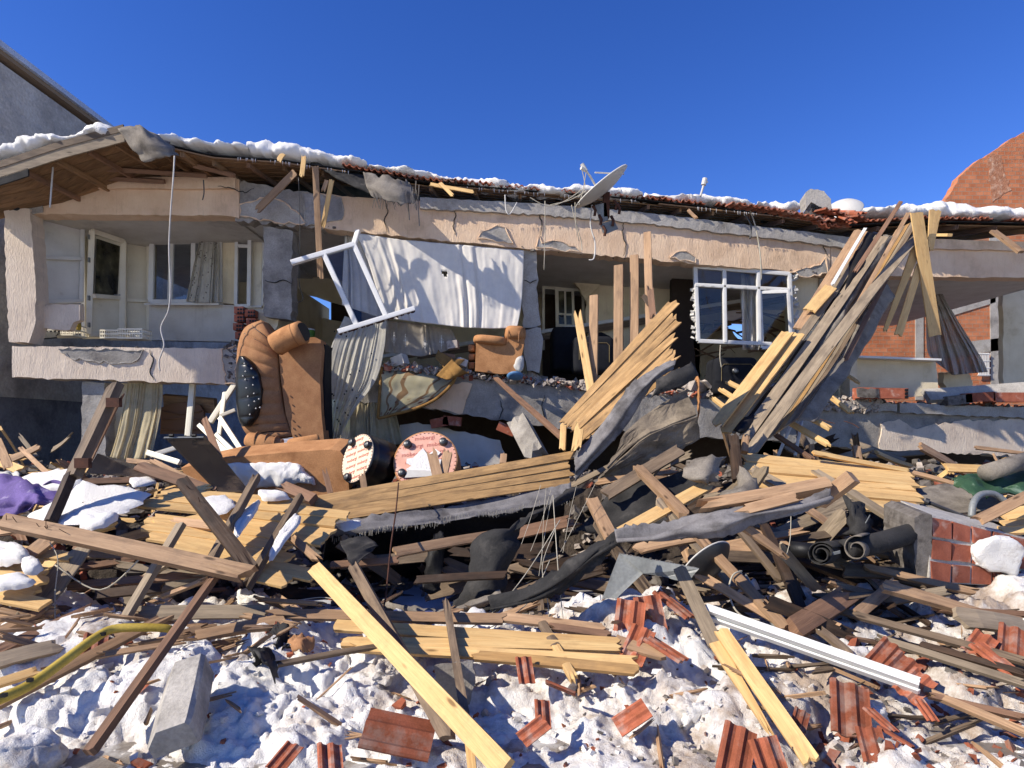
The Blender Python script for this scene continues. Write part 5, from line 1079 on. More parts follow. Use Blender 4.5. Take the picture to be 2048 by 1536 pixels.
# --- posts standing by the fanned panel
T('tallest stud standing behind the fanned panel, splintered halfway', (1294, 466, 8.3), (1301, 690, 7.8), 15, 'wood_mid', .06, (-.35, -1, 0), (0, 0), ST, 'stud')
T('second tallest upright stud behind the fanned panel', (1268, 512, 8.3), (1269, 690, 7.9), 17, 'wood_mid', .06, (-.35, -1, 0), (0, 0), ST, 'stud')
T('middle upright stud of the row behind the fanned panel', (1237, 532, 8.2), (1237, 725, 7.8), 18, 'wood_mid', .07, (-.35, -1, 0), (0, 0), ST, 'stud')
T('short upright stud beside the split leaning one', (1188, 592, 8.0), (1186, 775, 7.6), 17, 'wood_mid', .06, (-.35, -1, 0), (.0, 0), ST, 'stud')
T('leaning split stud with torn top, leftmost behind the fanned panel', (1155, 622, 7.9), (1183, 790, 7.5), 16, 'wood_new', .05, (-.35, -1, 0), (.14, 0), ST, 'stud')
T('torn splinter hanging on the tallest stud', (1300, 570, 8.0), (1306, 640, 7.8), 13, 'wood_red', .03, (-.3, -1, 0), (.12, .12), 'splinter', 'splinter'); T('dark bark strip curling off the tallest stud', (1285, 590, 8.0), (1303, 612, 7.9), 10, 'wood_dark', .02, (-.3, -1, 0), (.08, .06), 'splinter', 'splinter')
T('vertical end board at the hinge of the two broken panels', (1128, 848, 7.05), (1124, 900, 6.95), 12, 'wood_new', .05, (-.3, -1, 0), (.02, .02), BD, 'board'); T('splintered block at the hinge between the two broken panels', (1160, 850, 6.9), (1152, 900, 6.85), 18, 'wood_new', .05, (-.2, -1, .2), (.1, .06), BD, 'board')
T('splintered rafter stub behind the horizontal panel, in front of the forward drum', (862, 902, 7.2), (876, 952, 7.0), 20, 'wood_mid', .06, sp=(.12, 0)); T('second rafter stub in front of the forward drum', (897, 900, 7.25), (886, 948, 7.05), 18, 'wood_mid', .06, sp=(.05, 0))
T('small pronged stub on the right part of the horizontal panel', (1007, 906, 7.2), (1006, 928, 7.1), 13, 'wood_mid', .05, sp=(.09, 0)); T('splintered stub between the left drum and horizontal panel', (724, 948, 7.0), (728, 978, 6.9), 12, 'wood_mid', .04, sp=(.12, 0))
T('orange splinter standing before the tan sofa seat', (648, 942, 7.2), (662, 988, 6.9), 11, 'wood_red', .03, sp=(.12, 0))
T('knotty broken beam end at the left tip of the horizontal panel', (566, 974, 6.6), (628, 1000, 6.4), 22, 'wood_red', .08, sp=(.08, 0))
T('thin brown lath leaning from the middle floor beam onto the panel hinge', (992, 756, 10.9), (1125, 876, 7.3), 11, 'wood_red', .04, sp=(.03, .0))
# --- slide of torn roof on the right
Lr = [(1762, 452, 10.3), (1680, 575, 9.5), (1580, 712, 8.7), (1470, 862, 7.8)]
T('lit pale board at the left edge of the torn roof slide', (1575, 664, 8.6), (1434, 850, 7.6), 25, 'wood_new', .03, (-.5, -.7, .5), (.03, .06), BD, 'board'); T('second pale board next to the left edge of the roof slide', (1600, 668, 8.6), (1450, 864, 7.6), 22, 'wood_new', .03, (-.5, -.7, .5), (.03, .03), BD, 'board')
T('short bright board crossing the slide beside the hanging window', (1662, 574, 9.3), (1618, 622, 9.0), 24, 'wood_new', .03, (-.4, -.8, .4), (.02, .03), BD, 'board'); T('brown board under the upper left edge of the slide', (1722, 462, 10.4), (1600, 660, 8.9), 26, 'wood_mid', .03, (-.4, -.8, .4), (.03, .03), BD, 'board')
T('brown weathered plank in the middle of the slide left of the black felt', (1744, 470, 10.2), (1462, 862, 7.6), 17, 'wood_gray', .03, (-.4, -.8, .4), (.05, .05), BD, 'board', bend=-.06)
T('thin white metal strip on the upper slide', (1731, 456, 10.2), (1664, 570, 9.3), 6, 'pvc', .02, (-.4, -.8, .4), name='metal_strip', cat='metal strip')
sheetrows = lambda rows: rows
T('grey plank lying between black felt and felt ridge on the slide', (1768, 472, 10.15), (1492, 872, 7.5), 20, 'wood_gray', .03, (-.4, -.8, .4), (.05, .06), BD, 'board', bend=-.05)
felt('roofing_felt', [[(1738, 458, 10.3), (1748, 462, 10.2), (1758, 466, 10.3)], [(1664, 600, 9.3), (1678, 603, 9.15), (1692, 606, 9.3)], [(1560, 748, 8.4), (1575, 751, 8.25), (1592, 752, 8.4)], [(1466, 862, 7.6), (1478, 866, 7.5), (1490, 870, 7.6)]], M['black_film'], 'black felt running down the middle of the torn roof slide', wr=.05, ku=14, kv=6)
felt('roofing_felt', [[(1768, 470, 10.2), (1778, 470, 10.1), (1790, 472, 10.2)], [(1640, 672, 8.8), (1654, 676, 8.7), (1666, 672, 8.8)], [(1570, 770, 8.2), (1585, 775, 8.1), (1602, 765, 8.2)], [(1500, 872, 7.5), (1512, 878, 7.45), (1520, 872, 7.5)]], M['felt_pale'], 'grey creased felt ridge right of the black felt on the slide', wr=.05, ku=14, kv=6, seed=3)
sp2 = thing('roof_panel', 'broad band of grey brown boards sliding down from the roof at right', 'roof panel', P(1660, 700, 8.8)); rr_ = random.Random(77)
for k in range(6):
    t0_, t1_ = k/6, (k+1)/6; mb = MB(); G = []; tp_ = [(1782, 464, 10.35), (1840, 436, 10.35)], [(1694, 604, 9.35), (1770, 556, 9.5)], [(1600, 752, 8.35), (1678, 712, 8.55)], [(1506, 896, 7.4), (1596, 836, 7.7)]
    Lp = crom([V(tp_[i][0]).lerp(V(tp_[i][1]), t0_+.006) for i in range(4)], 5); Rp = crom([V(tp_[i][0]).lerp(V(tp_[i][1]), t1_-.006) for i in range(4)], 5); z_ = rr_.uniform(-.03, .03); e0, e1 = rr_.choice((0, 0, 1, 2)), rr_.choice((0, 0, 1)); uo = rr_.uniform(0, 20)
    for i in range(e0, len(Lp)-e1):
        p, q_ = P(Lp[i].x, Lp[i].y, Lp[i].z+z_), P(Rp[i].x, Rp[i].y, Rp[i].z+z_); w0 = V((.25, .55, -.5)).normalized()*.025; G.append([p, q_, q_+w0, p+w0])
    mb.grid(G, True); n_ = len(G)
    for i, f_ in enumerate(mb.f): mb.uv[i] = [((q_//4)*.3+uo, k*.2+(.13 if q_ % 4 in (1, 2) else 0)) for q_ in f_]
    mb.f += [[0, 1, 2, 3], [(n_-1)*4+q_ for q_ in (3, 2, 1, 0)]]; mb.uv += [[(0, 0)]*4]*2; mb.build('board', M[('wood_gray', 'wood_mid', 'wood_gray', 'wood_deck', 'wood_gray', 'wood_old')[k]], sp2, fixn=True)
felt('roofing_felt', [[(1772, 690, 8.9), (1790, 688, 8.9)], [(1700, 742, 8.5), (1740, 745, 8.5)], [(1612, 838, 7.9), (1650, 838, 7.9)]] if 0 else [[(1768, 560, 9.5), (1790, 590, 9.5)], [(1680, 712, 8.6), (1712, 722, 8.6)], [(1595, 838, 7.8), (1632, 842, 7.8)]], M['felt_pale'], 'grey underside sheet along the lower right edge of the slide', wr=.03, ku=10, kv=6, seed=5)
T('board edge folded along the right of the slide', (1835, 470, 10.2), (1500, 905, 7.3), 20, 'wood_gray', .035, (-.4, -.8, .4), (.06, .06), BD, 'board', bend=.12)
T('brown lath sticking up above the roof edge on the slide', (1802, 404, 10.0), (1708, 545, 9.2), 8, 'wood_red', .03, sp=(.03, .05)); T('thin reddish lath crossing the dark slide', (1817, 425, 10.0), (1702, 632, 8.9), 8, 'wood_mid', .03, sp=(.04, .06))
T('long curved brown lath lying down the slide', (1772, 560, 9.4), (1690, 720, 8.4), 9, 'wood_red', .03, sp=(.04, .05), bend=.04)
T('wide bright board hanging vertically right of the slide', (1833, 425, 9.9), (1870, 672, 9.9), 26, 'wood_new', .025, (.1, -1, 0), (.01, .01), BD, 'board'); T('short pointed bright board hanging from the eave right of the slide', (1871, 420, 10.1), (1860, 500, 10.1), 25, 'wood_new', .025, (.1, -1, 0), (.02, .05), BD, 'board', tap=.45)
T('slanting tapered bright board under the wide vertical one', (1833, 495, 10.0), (1770, 662, 9.8), 19, 'wood_new', .025, (0, -1, 0), (.01, .03), BD, 'board', tap=.4); T('narrow slanting bright board left of the wide vertical one', (1840, 530, 9.95), (1796, 670, 9.8), 15, 'wood_new', .025, (0, -1, 0), (.01, .02), BD, 'board')
T('rafter end hanging down at the far right eave', (1986, 462, 10.7), (2042, 504, 10.3), 15, 'wood_mid', .05, sp=(.02, .01)); T('small sawn rafter end under the eave right of the slide', (1876, 470, 10.7), (1900, 470, 10.4), 10, 'wood_new', .05, sp=(0, 0))
for k, (a, b, w_, lb) in enumerate((((1590, 822, 8.2), (1661, 858, 7.8), 11, 'pale lath between slide and right floor beam, uppermost'), ((1574, 842, 8.2), (1658, 890, 7.7), 13, 'pale lath between slide and right floor beam, second'), ((1548, 868, 8.0), (1624, 918, 7.6), 10, 'brown lath pointing into the right sunlit panel'), ((1658, 792, 9.3), (1702, 826, 9.), 10, 'pale splinter on the right floor beam'), ((1690, 748, 9.6), (1718, 766, 9.3), 7, 'thin yellow splinter sticking out right of the slide'), ((1456, 764, 8.4), (1490, 780, 8.1), 10, 'small pale stub poking out left of the slide, upper'), ((1440, 778, 8.3), (1474, 800, 8.), 9, 'small pale stub poking out left of the slide, lower'), ((1425, 796, 8.2), (1460, 822, 7.9), 9, 'lowest small stub left of the slide'))):
    T(lb, a, b, w_, 'wood_new' if k != 2 else 'wood_red', .04, sp=(.05, .06), name='lath', cat='lath')
for a, b, lb in (((1588, 836, 8.4), (1556, 912, 8.0), 'left bright plastic tube behind the right sunlit panel'), ((1604, 838, 8.4), (1590, 912, 8.0), 'right bright plastic tube behind the right sunlit panel')):
    mb = MB(); mb.tube([P(*a), P(*b)], .022, 8); tag(mb.build('plastic_tube', pvc, None, True), lb, 'tube')
# --- heap in the middle right
T('thick knotty log lying under the grey sacking', (1408, 1016, 4.3), (1652, 968, 4.4), 24, 'wood_mid', .11, sp=(.1, .02), name='log', cat='log', jit=.02); T('second log below the grey sacking', (1470, 1030, 4.2), (1590, 998, 4.25), 22, 'wood_mid', .1, sp=(.12, .02), name='log', cat='log', jit=.015)
T('sawn beam end tilted up at the right of the grey sacking', (1640, 1004, 4.5), (1706, 953, 4.35), 26, 'wood_mid', .1, sp=(.02, 0)); T('pointed splintered board sticking out under the grey sacking', (1466, 1034, 4.2), (1580, 1124, 4.1), 24, 'wood_mid', .03, sp=(.03, .18), tap=.35)
T('lit pale board under the torn sheet in the heap centre', (1228, 1074, 5.3), (1420, 968, 6.0), 30, 'wood_new', .03, (-.3, -.6, .7), (.08, .1), BD, 'board'); T('brown beam standing in the dark below the torn sheet', (1184, 1000, 5.9), (1224, 1078, 5.2), 25, 'wood_mid', .06, sp=(.02, .02)); T('beam slanting through the heap centre under the dirty sheet', (1275, 935, 6.4), (1372, 1034, 5.4), 20, 'wood_mid', .07, sp=(.03, .04))
T('long plank running down right behind the black dish', (1398, 1075, 5.1), (1572, 1258, 4.4), 21, 'wood_mid', .04, sp=(.06, .02)); T('dark thin plank right of the black dish plank', (1478, 1060, 5.3), (1560, 1160, 4.9), 14, 'wood_old', .04)
T('dark leaning plank in the shade right of the dish', (1528, 1050, 5.4), (1602, 1200, 4.8), 18, 'wood_dark', .04); T('black leaning plank standing in the snow right of the dish', (1556, 1110, 5.0), (1604, 1225, 4.6), 20, 'wood_dark', .04)
T('grey plank right of the grey sacking, slanting down to the brick block', (1700, 984, 6.0), (1814, 1056, 5.5), 20, 'wood_gray', .04); T('grey plank end above the log on the right panel', (1630, 942, 6.8), (1674, 970, 6.5), 15, 'wood_gray', .04)
T('splintered grey board under the slide foot', (1500, 935, 6.6), (1570, 975, 6.2), 22, 'wood_gray', .03, sp=(.06, .06)); T('charred looking post at the slide foot', (1466, 872, 7.0), (1476, 960, 6.6), 20, 'wood_dark', .08, (-.2, -1, 0), (.04, .04)); T('small block at the slide foot', (1492, 876, 7.1), (1488, 905, 7.), 12, 'wood_mid', .08, sp=(.03, 0))
T('dark crosswise plank in the shadow under the dirty sheet', (1210, 990, 6.2), (1360, 900, 6.5), 26, 'wood_old', .04); T('dark board under the sacking in the heap centre', (1270, 1100, 5.2), (1400, 1072, 5.2), 22, 'wood_mid', .04, sp=(.05, .03))
T('brown board lying in the dark hollow under the horizontal panel', (790, 1105, 6.0), (985, 1070, 6.2), 22, 'wood_mid', .03); T('brown broken board in the hollow right under the panel', (1000, 1075, 6.0), (1150, 1040, 6.1), 26, 'wood_red', .03, sp=(.1, .1))
# --- right foreground
T('board leaning from the bent metal sheet into the snow, shade painted grey', (1358, 1136, 4.5), (1432, 1290, 4.0), 26, 'wood_gray', .03, (-.2, -.8, .55), (.02, .0), BD, 'board', tap=1.1); T('split end of the leaning board, sunlight painted pale', (1432, 1288, 3.98), (1532, 1452, 3.4), 28, 'wood_new', .03, (-.2, -.8, .55), (.0, .2), BD, 'board', tap=.4)  # one board; shade coloured grey above, sunlight coloured pale below
T('long pale plank running down to the bottom edge right of centre', (1442, 1262, 4.0), (1630, 1532, 3.0), 31, 'wood_new', .028, (-.2, -.8, .55), (.02, .05), BD, 'board')
ws = thing('plastic_profile', 'long white plastic window profile lying across the snow on the right', 'plastic profile', P(1630, 1300, 4.1))
for nm, dy, w_, m, z in (('face', 0, 16, pvc, 0), ('groove', 12, 6, M['metal'], .015), ('lip', 18, 5, pvc, .01)):
    mb = MB(); A_, B_ = P(1412, 1216+dy, 4.25+z), P(1838, 1366+dy, 3.5+z); mb.beam(A_, B_, w_*3.9/FPX, .05, (0, -.8, .6), (.005, .01), seg=3); mb.build(nm, m, ws)
T('thick broken log end with a sunlit rim on the right snow', (1584, 1262, 4.5), (1690, 1192, 4.6), 40, 'wood_red', .12, sp=(.03, .1), name='log', cat='log', jit=.01)
for lb, a, b, w_, m in (('long thin dark lath running to the right edge, upper', (1672, 1218, 4.6), (2060, 1328, 4.1), 15, 'wood_old'), ('long thin dark lath running to the right edge, lower', (1756, 1276, 4.3), (2060, 1372, 3.9), 15, 'wood_gray'), ('narrow lath below the brick block pointing right', (1730, 1136, 5.1), (1955, 1184, 4.9), 15, 'wood_mid'),
        ('thin reddish lath at the right edge below the brick block', (1870, 1218, 4.7), (2060, 1230, 4.6), 11, 'wood_red'), ('sunlit thin lath below the white profile', (1700, 1318, 4.0), (2060, 1470, 3.5), 15, 'wood_mid'), ('stake across the right edge above the brick block', (1954, 1040, 5.2), (2070, 986, 5.4), 21, 'wood_mid'),
        ('short lath crossing in the shade left of the brick block', (1715, 1230, 4.7), (1790, 1165, 4.9), 22, 'wood_mid'), ('lath lying in the shade right of the thick log', (1630, 1195, 4.8), (1760, 1190, 4.8), 14, 'wood_old'), ('dark lath in shade at the far right', (1840, 1290, 4.4), (2060, 1350, 4.2), 14, 'wood_dark'), ('brown lath in the right corner', (1860, 1390, 3.8), (2060, 1440, 3.6), 12, 'wood_red'), ('grey lath under the thick log', (1640, 1260, 4.4), (1700, 1310, 4.2), 18, 'wood_old'), ('board between green sheet and sunlit panel', (1825, 945, 7.6), (1912, 970, 7.4), 10, 'wood_mid')):
    T(lb, a, b, w_, m, .035, sp=(.04, .05), name='lath', cat='lath')
tb_, _, _ = planks('roof_panel', 'little stack of pale boards at the right edge above the brick block', (2008, 1018, 5.6), (2100, 1005, 5.6), (2100, 1060, 5.3), (2012, 1068, 5.3), 4, M['wood_new'], 10, seed=8)
# --- planks across the centre foreground
for k, (lb, a, b, w_, m) in enumerate((('uppermost dark plank of the stack below the hollow', (562, 1230, 4.8), (1010, 1238, 4.75), 24, 'wood_mid'), ('short plank end left of the stack below the hollow', (388, 1274, 4.45), (566, 1238, 4.6), 25, 'wood_mid'), ('long pale plank second from top in the centre stack', (664, 1252, 4.55), (1236, 1288, 4.4), 27, 'wood_new'),
        ('long pale plank third from top in the centre stack', (688, 1284, 4.4), (1240, 1296, 4.25), 22, 'wood_new'), ('long pale plank with knots fourth in the centre stack', (704, 1292, 4.3), (1272, 1326, 4.15), 24, 'wood_new'), ('lowest rough plank of the centre stack', (950, 1312, 4.15), (1277, 1342, 4.05), 22, 'wood_deck'), ('plank tip at the right end of the centre stack', (1222, 1278, 4.45), (1330, 1310, 4.35), 25, 'wood_mid'),
        ('thin dark lath under the left end of the centre stack', (556, 1328, 4.2), (768, 1292, 4.35), 10, 'wood_old'), ('brown plank end on top of the centre stack', (1000, 1234, 4.75), (1210, 1258, 4.6), 22, 'wood_mid'), ('dark brown plank at the right top of the centre stack', (1100, 1256, 4.6), (1222, 1268, 4.55), 16, 'wood_red'))):
    T(lb, a, b, w_, m, .03, (0, -.55, .85), (.04, .03), BD, 'board', jit=.008)
T('big pale plank running diagonally down to the bottom edge in the centre', (630, 1136, 4.6), (1012, 1540, 2.85), 35, 'wood_new', .05, (-.45, -.6, .66), (.02, .0), BD, 'board', jit=.004)
T('grey stick under the big diagonal plank with black film at its top', (705, 1128, 4.75), (898, 1478, 3.25), 24, 'wood_old', .05, (-.45, -.6, .66), (.08, .03)); T('thin upright stick left of centre standing in the snow', (893, 1206, 4.4), (934, 1450, 3.45), 16, 'wood_old', .04, sp=(.08, .02)); T('pale broken stick at the bottom edge in the centre', (930, 1445, 3.42), (946, 1545, 2.95), 17, 'wood_new', .04, sp=(.03, .02))
T('short stick with torn pale end lying over the centre stack', (1074, 1230, 4.5), (1112, 1296, 4.15), 17, 'wood_old', .04, sp=(.02, .02)); T('torn pale end of the short stick on the centre stack', (1110, 1292, 4.14), (1148, 1358, 3.9), 17, 'wood_new', .035, sp=(.03, .05))
# --- left foreground
T('long weathered beam lying across the left foreground, split at its right end', (8, 1044, 4.75), (500, 1148, 4.25), 31, 'wood_mid', .08, (0, -.75, .66), (.02, .08), 'beam', 'beam', jit=.005, nl=7)
T('dark rafter tilted across the sunlit left panel, its head standing up', (366, 962, 5.15), (506, 1146, 4.35), 26, 'wood_dark', .07, (.3, -.8, .5), (.03, .05), RF, 'rafter', nl=3); T('rafter on the sunlit left panel nearest the dark one', (514, 952, 5.9), (412, 1142, 4.75), 17, 'wood_old', .06, (-.3, -.7, .6), (.08, .02), RF, 'rafter'); T('rafter on the sunlit left panel near its right edge', (600, 992, 5.9), (496, 1170, 4.7), 16, 'wood_old', .06, (-.3, -.7, .6), (.02, .1), RF, 'rafter')
T('long brown stick standing in the snow at the lower left', (440, 1138, 4.45), (178, 1506, 3.15), 22, 'wood_red', .045, (-.3, -.7, .6), (.06, .01), jit=.004)
T('smooth grey stick rising in front of the dark hollow on the left', (362, 1048, 4.9), (250, 1240, 4.35), 18, 'wood_gray', .05, (-.3, -.8, .5), (.01, .02))
lb_ = T('dark beam leaning up at the left with rusty straps, broken top', (232, 770, 6.2), (146, 955, 5.6), 30, 'wood_old', .09, (-.4, -.9, .2), (.06, 0), 'beam', 'beam'); T('lower end of the dark leaning beam at the left', (142, 950, 5.62), (100, 1046, 5.25), 22, 'wood_dark', .08, (-.4, -.9, .2), (0, .02), 'beam', 'beam'); T('pale split half of the dark leaning beam', (238, 786, 6.28), (175, 915, 5.95), 20, 'wood_red', .03, (.2, -.9, .2), (.1, .1), BD, 'board')
for a, b in ((228, 805), (166, 926)):
    mb = MB(); mb.box(P(a, b, 5.98 if b < 850 else 5.6), (.13, .05, .09), Matrix.Rotation(0, 4, 'Y')); tag(mb.build('strap', M['rust'], lb_))
for k, (lb, a, b, w_, m) in enumerate((('beam at the left edge below the long weathered beam', (-20, 1172, 4.7), (108, 1072, 5.0), 34, 'wood_mid'), ('rafter on the snow patch at the left', (238, 988, 6.1), (140, 1070, 5.2), 13, 'wood_old'), ('splintered pale board over the left snow patch', (420, 974, 6.4), (272, 1010, 6.1), 14, 'wood_new'), ('reddish board behind the left snow patch', (320, 958, 6.9), (160, 966, 6.7), 14, 'wood_red'),
        ('splintered orange board at the top of the sunlit left panel', (278, 932, 6.8), (424, 984, 6.5), 24, 'wood_red'), ('long splinter pointing up before the dark glass panel', (408, 838, 8.2), (464, 984, 7.1), 13, 'wood_red'), ('narrow splinter left of the dark glass panel', (302, 920, 7.2), (430, 985, 6.7), 10, 'wood_mid'), ('board edge left of the dark hollow', (232, 1050, 5.4), (120, 1085, 5.2), 16, 'wood_new'),
        ('plank lying in the hollow below the long weathered beam, upper', (120, 1140, 5.3), (275, 1118, 5.4), 14, 'wood_red'), ('plank lying in the hollow below the long weathered beam, lower', (140, 1172, 5.), (400, 1150, 5.1), 16, 'wood_red'), ('reddish brown plank at the left edge above the yellow tube', (-20, 1310, 4.35), (192, 1212, 4.6), 24, 'wood_red'), ('pale brown plank at the left edge, above the reddish one', (-20, 1272, 4.55), (102, 1212, 4.7), 20, 'wood_mid'),
        ('grey brown plank end under the yellow tube', (-20, 1328, 4.1), (128, 1290, 4.25), 32, 'wood_gray'), ('long brown plank running under the yellow tube', (-20, 1416, 3.8), (334, 1232, 4.3), 22, 'wood_mid'), ('short pale plank at the left edge under the yellow tube', (-20, 1372, 3.95), (82, 1340, 4.1), 18, 'wood_new'), ('thin board right of the yellow tube tip', (352, 1272, 4.35), (412, 1256, 4.4), 15, 'wood_mid'),
        ('thin lath beside the brown stick in the hollow', (318, 1196, 4.6), (410, 1160, 4.6), 8, 'wood_mid'), ('small pale splinter on the sunlit left panel', (585, 1078, 5.35), (635, 1118, 5.0), 15, 'wood_mid'), ('reddish torn board piece in the middle of the sunlit left panel', (338, 1042, 5.6), (420, 1052, 5.4), 18, 'wood_mid'), ('tan lath in the left debris by the grey house', (40, 895, 8.6), (118, 968, 7.6), 9, 'wood_mid'), ('pale plank end at the far left before the grey house', (-10, 920, 8.6), (40, 940, 8.2), 18, 'wood_new'), ('grey lath leaning at the far left', (-6, 880, 8.9), (18, 936, 8.3), 16, 'wood_mid'))):
    T(lb, a, b, w_, m, .035, sp=(.05, .06), name=BD, cat='board')
# --- laths hanging at the broken beam
for k, (lb, a, b, w_, m) in enumerate((('lath hanging slantwise from the eave over the broken beam', (590, 344, 10.90), (514, 421, 10.95), 15, 'wood_mid'), ('long lath hanging straight down past the twisted window', (631, 332, 10.70), (641, 555, 10.90), 12, 'wood_mid'), ('lath hanging down right of the long one', (664, 360, 10.80), (645, 456, 10.90), 9, 'wood_new'), ('short pale splinter at the eave above the broken beam', (608, 312, 10.60), (603, 356, 10.60), 9, 'wood_new'), ('pale splinter end at the eave left of the hanging laths', (566, 308, 10.60), (558, 322, 10.55), 10, 'wood_new'), ('short lath stub right of the hanging laths', (654, 360, 10.80), (646, 382, 10.80), 8, 'wood_mid'), ('rafter end at the eave right of the torn felt', (880, 366, 11.10), (905, 392, 10.90), 7, 'wood_new'), ('thin lath along the eave over the white curtain', (860, 368, 11.20), (945, 384, 11.10), 7, 'wood_new'), ('broken lath stub at the eave of the middle room', (1376, 420, 11.20), (1392, 436, 11.00), 6, 'wood_mid'))):
    T(lb, a, b, w_, m, .03, (0, -1, .1), (.02, .05), 'lath', 'lath')
# --- boards hanging in the black gap under the horizontal panel, seen edge on
for k, (lb, a, b, w_, m) in enumerate((('dark board inside the hollow behind the black film', (830, 1160, 6.3), (1010, 1150, 6.3), 16, 'wood_dark'), ('board far back in the hollow on the left', (660, 1130, 6.6), (800, 1120, 6.6), 14, 'wood_red'), ('wide dark board inside the left hollow', (190, 1190, 5.3), (330, 1175, 5.4), 20, 'wood_dark'))):
    T(lb, a, b, w_, m, .03)

SEEN = set()
# --- single planks of the tangle
def tangle(n, x0, x1, y0, y1, mats, label, group, seed, L_=(.5, 1.3), lift=(.05, .3), ang=None):
    r = random.Random(seed)
    for k in range(n):
        py = r.uniform(y0, y1); px = r.uniform(x0, x1); y = D(py)-r.uniform(*lift); c = P(px, py, y); l = r.uniform(*L_); a = r.gauss(*ang) if ang else r.uniform(-1.4, 1.4)
        d = V((math.cos(a), .55*math.sin(a)*r.choice((-1, 1)), .75*math.sin(a)+r.gauss(0, .1))).normalized()
        mb = MB(); mb.beam(c-d*l/2, c+d*l/2, r.uniform(.06, .16), r.uniform(.018, .05), (r.gauss(0, .5), -.75, .6), (r.uniform(.02, .09), r.uniform(.02, .12)), r.uniform(-.02, .02), r.uniform(.7, 1), 4, r, .006)
        m_ = r.choice(mats); cn = dict(wood_old='weathered brown', wood_mid='brown', wood_dark='nearly black', wood_gray='grey', wood_red='reddish', wood_new='pale')[m_]
        tl = 'level' if abs(d.z) < .18 else ('rising rightwards' if d.z*d.x > 0 else 'dropping rightwards'); fx = (px-x0)/(x1-x0); fy = (py-y0)/(y1-y0)
        wz = ('far left', 'left', 'middle', 'right', 'far right')[min(4, int(fx*5))]+' '+('top', 'centre', 'bottom')[min(2, int(fy*3))]
        lb_s = f"{'long ' if l > .95 else '' if l > .7 else 'short '}{cn} plank {tl} {label}, {wz}"
        while lb_s in SEEN: lb_s = lb_s.replace('short ', 'stubby ', 1) if lb_s.startswith('short') else 'slim '+lb_s if not lb_s.startswith('slim') else 'split '+lb_s
        SEEN.add(lb_s); tag(mb.build('plank', M[m_]), lb_s, 'plank', group)
tangle(34, 1180, 1720, 900, 1120, ('wood_old', 'wood_mid', 'wood_dark', 'wood_gray'), 'in the tangle under panel and slide', 'broken planks of the centre tangle', 1)
tangle(18, 1500, 2040, 1060, 1250, ('wood_old', 'wood_dark', 'wood_gray', 'wood_mid'), 'before the brick block', 'dark planks by the brick block', 2, (.4, 1.1), (.05, .2), (-.35, .4))
tangle(16, 0, 420, 1050, 1260, ('wood_mid', 'wood_red', 'wood_new', 'wood_gray'), 'under the long weathered beam', 'splintered planks of the left heap', 3, (.4, 1.1), (.0, .15), (.25, .4))
tangle(12, 0, 420, 885, 985, ('wood_new', 'wood_mid', 'wood_gray'), 'behind the left snow patches', 'pale planks behind the left snow patches', 4, (.4, 1.), (.0, .15), (.0, .6))
tangle(14, 1480, 2040, 895, 945, ('wood_new', 'wood_mid', 'wood_old', 'wood_gray'), 'below the right floor beam', 'broken planks below the right floor beam', 5, (.4, 1.1), (-.2, .2), (-.3, .5))
tangle(16, 560, 1160, 1090, 1215, ('wood_dark', 'wood_old'), 'in the black hollow', 'dark planks in the hollow', 6, (.5, 1.2), (-1.1, -.5), (0, .3))
# ================================================================ SHEETS, METAL, SMALL DEBRIS
felt('grey_sacking', [[(1148, 912, 6.95), (1150, 935, 6.85), (1150, 962, 6.9)], [(1190, 865, 6.95), (1200, 882, 6.8), (1196, 912, 6.85)], [(1254, 782, 6.95), (1262, 805, 6.8), (1250, 850, 6.85)], [(1325, 730, 7.0), (1318, 748, 6.9), (1300, 775, 6.9)], [(1352, 722, 7.0), (1350, 730, 6.95), (1345, 738, 6.95)]], M['felt_woven'], 'strip of grey woven sacking along the lower edge of the fanned panel', 'sacking', .03, 5, .03, 12, 8, 1, fold=(.35, 4))
felt('roofing_felt', [[(1312, 762, 6.85), (1312, 775, 6.75), (1302, 795, 6.75)], [(1350, 740, 6.85), (1354, 754, 6.75), (1352, 776, 6.75)], [(1383, 727, 6.95), (1392, 738, 6.85), (1399, 752, 6.85)]], M['felt'], 'dark stiff felt flap above the dirty torn sheet', wr=.02, seed=2)
M['dirty'] = mottled('stained_sheet', '#8d7f6b', '#64594d', 4, .85, '#40382f', (.48, .7), 2.6, .6, 16, .012)
ds = thing('dirty_sheet', 'dirty torn grey brown sheet hanging at the centre of the heap', 'sheet', P(1300, 956, 6.65))
for nm, pts in (('upper_leaf', [(1226, 915, 6.74), (1248, 866, 6.76), (1320, 808, 6.82), (1374, 778, 6.86), (1392, 829, 6.68), (1300, 865, 6.6), (1214, 935, 6.6)]), ('lower_leaf', [(1214, 938, 6.6), (1300, 868, 6.6), (1393, 832, 6.68), (1398, 877, 6.76), (1345, 908, 6.75), (1290, 941, 6.74), (1240, 950, 6.72), (1197, 956, 6.7)])):
    rq_ = random.Random(5); q_ = []
    for k in range(len(pts)):
        p, n_ = V(pts[k]), V(pts[(k+1) % len(pts)])
        for t in (0, .25, .5, .75): s_ = p.lerp(n_, t); q_.append(P(s_.x+rq_.uniform(-2, 2)*(t > 0), s_.y+rq_.uniform(-2, 2)*(t > 0), s_.z))
    cen = sum(q_, V((0, 0, 0)))/len(q_); G = []
    for t in np.linspace(1, .02, 10):
        G.append([cen+(p-cen)*t+V((0, 1, .2))*(.035*float(fbm(*((cen+(p-cen)*t)*5), 3))) for p in q_]+[cen+(q_[0]-cen)*t+V((0, 1, .2))*(.035*float(fbm(*((cen+(q_[0]-cen)*t)*5), 3)))])
    mb = MB(); mb.grid(G); mb.build(nm, M['dirty'], ds, False, .02)
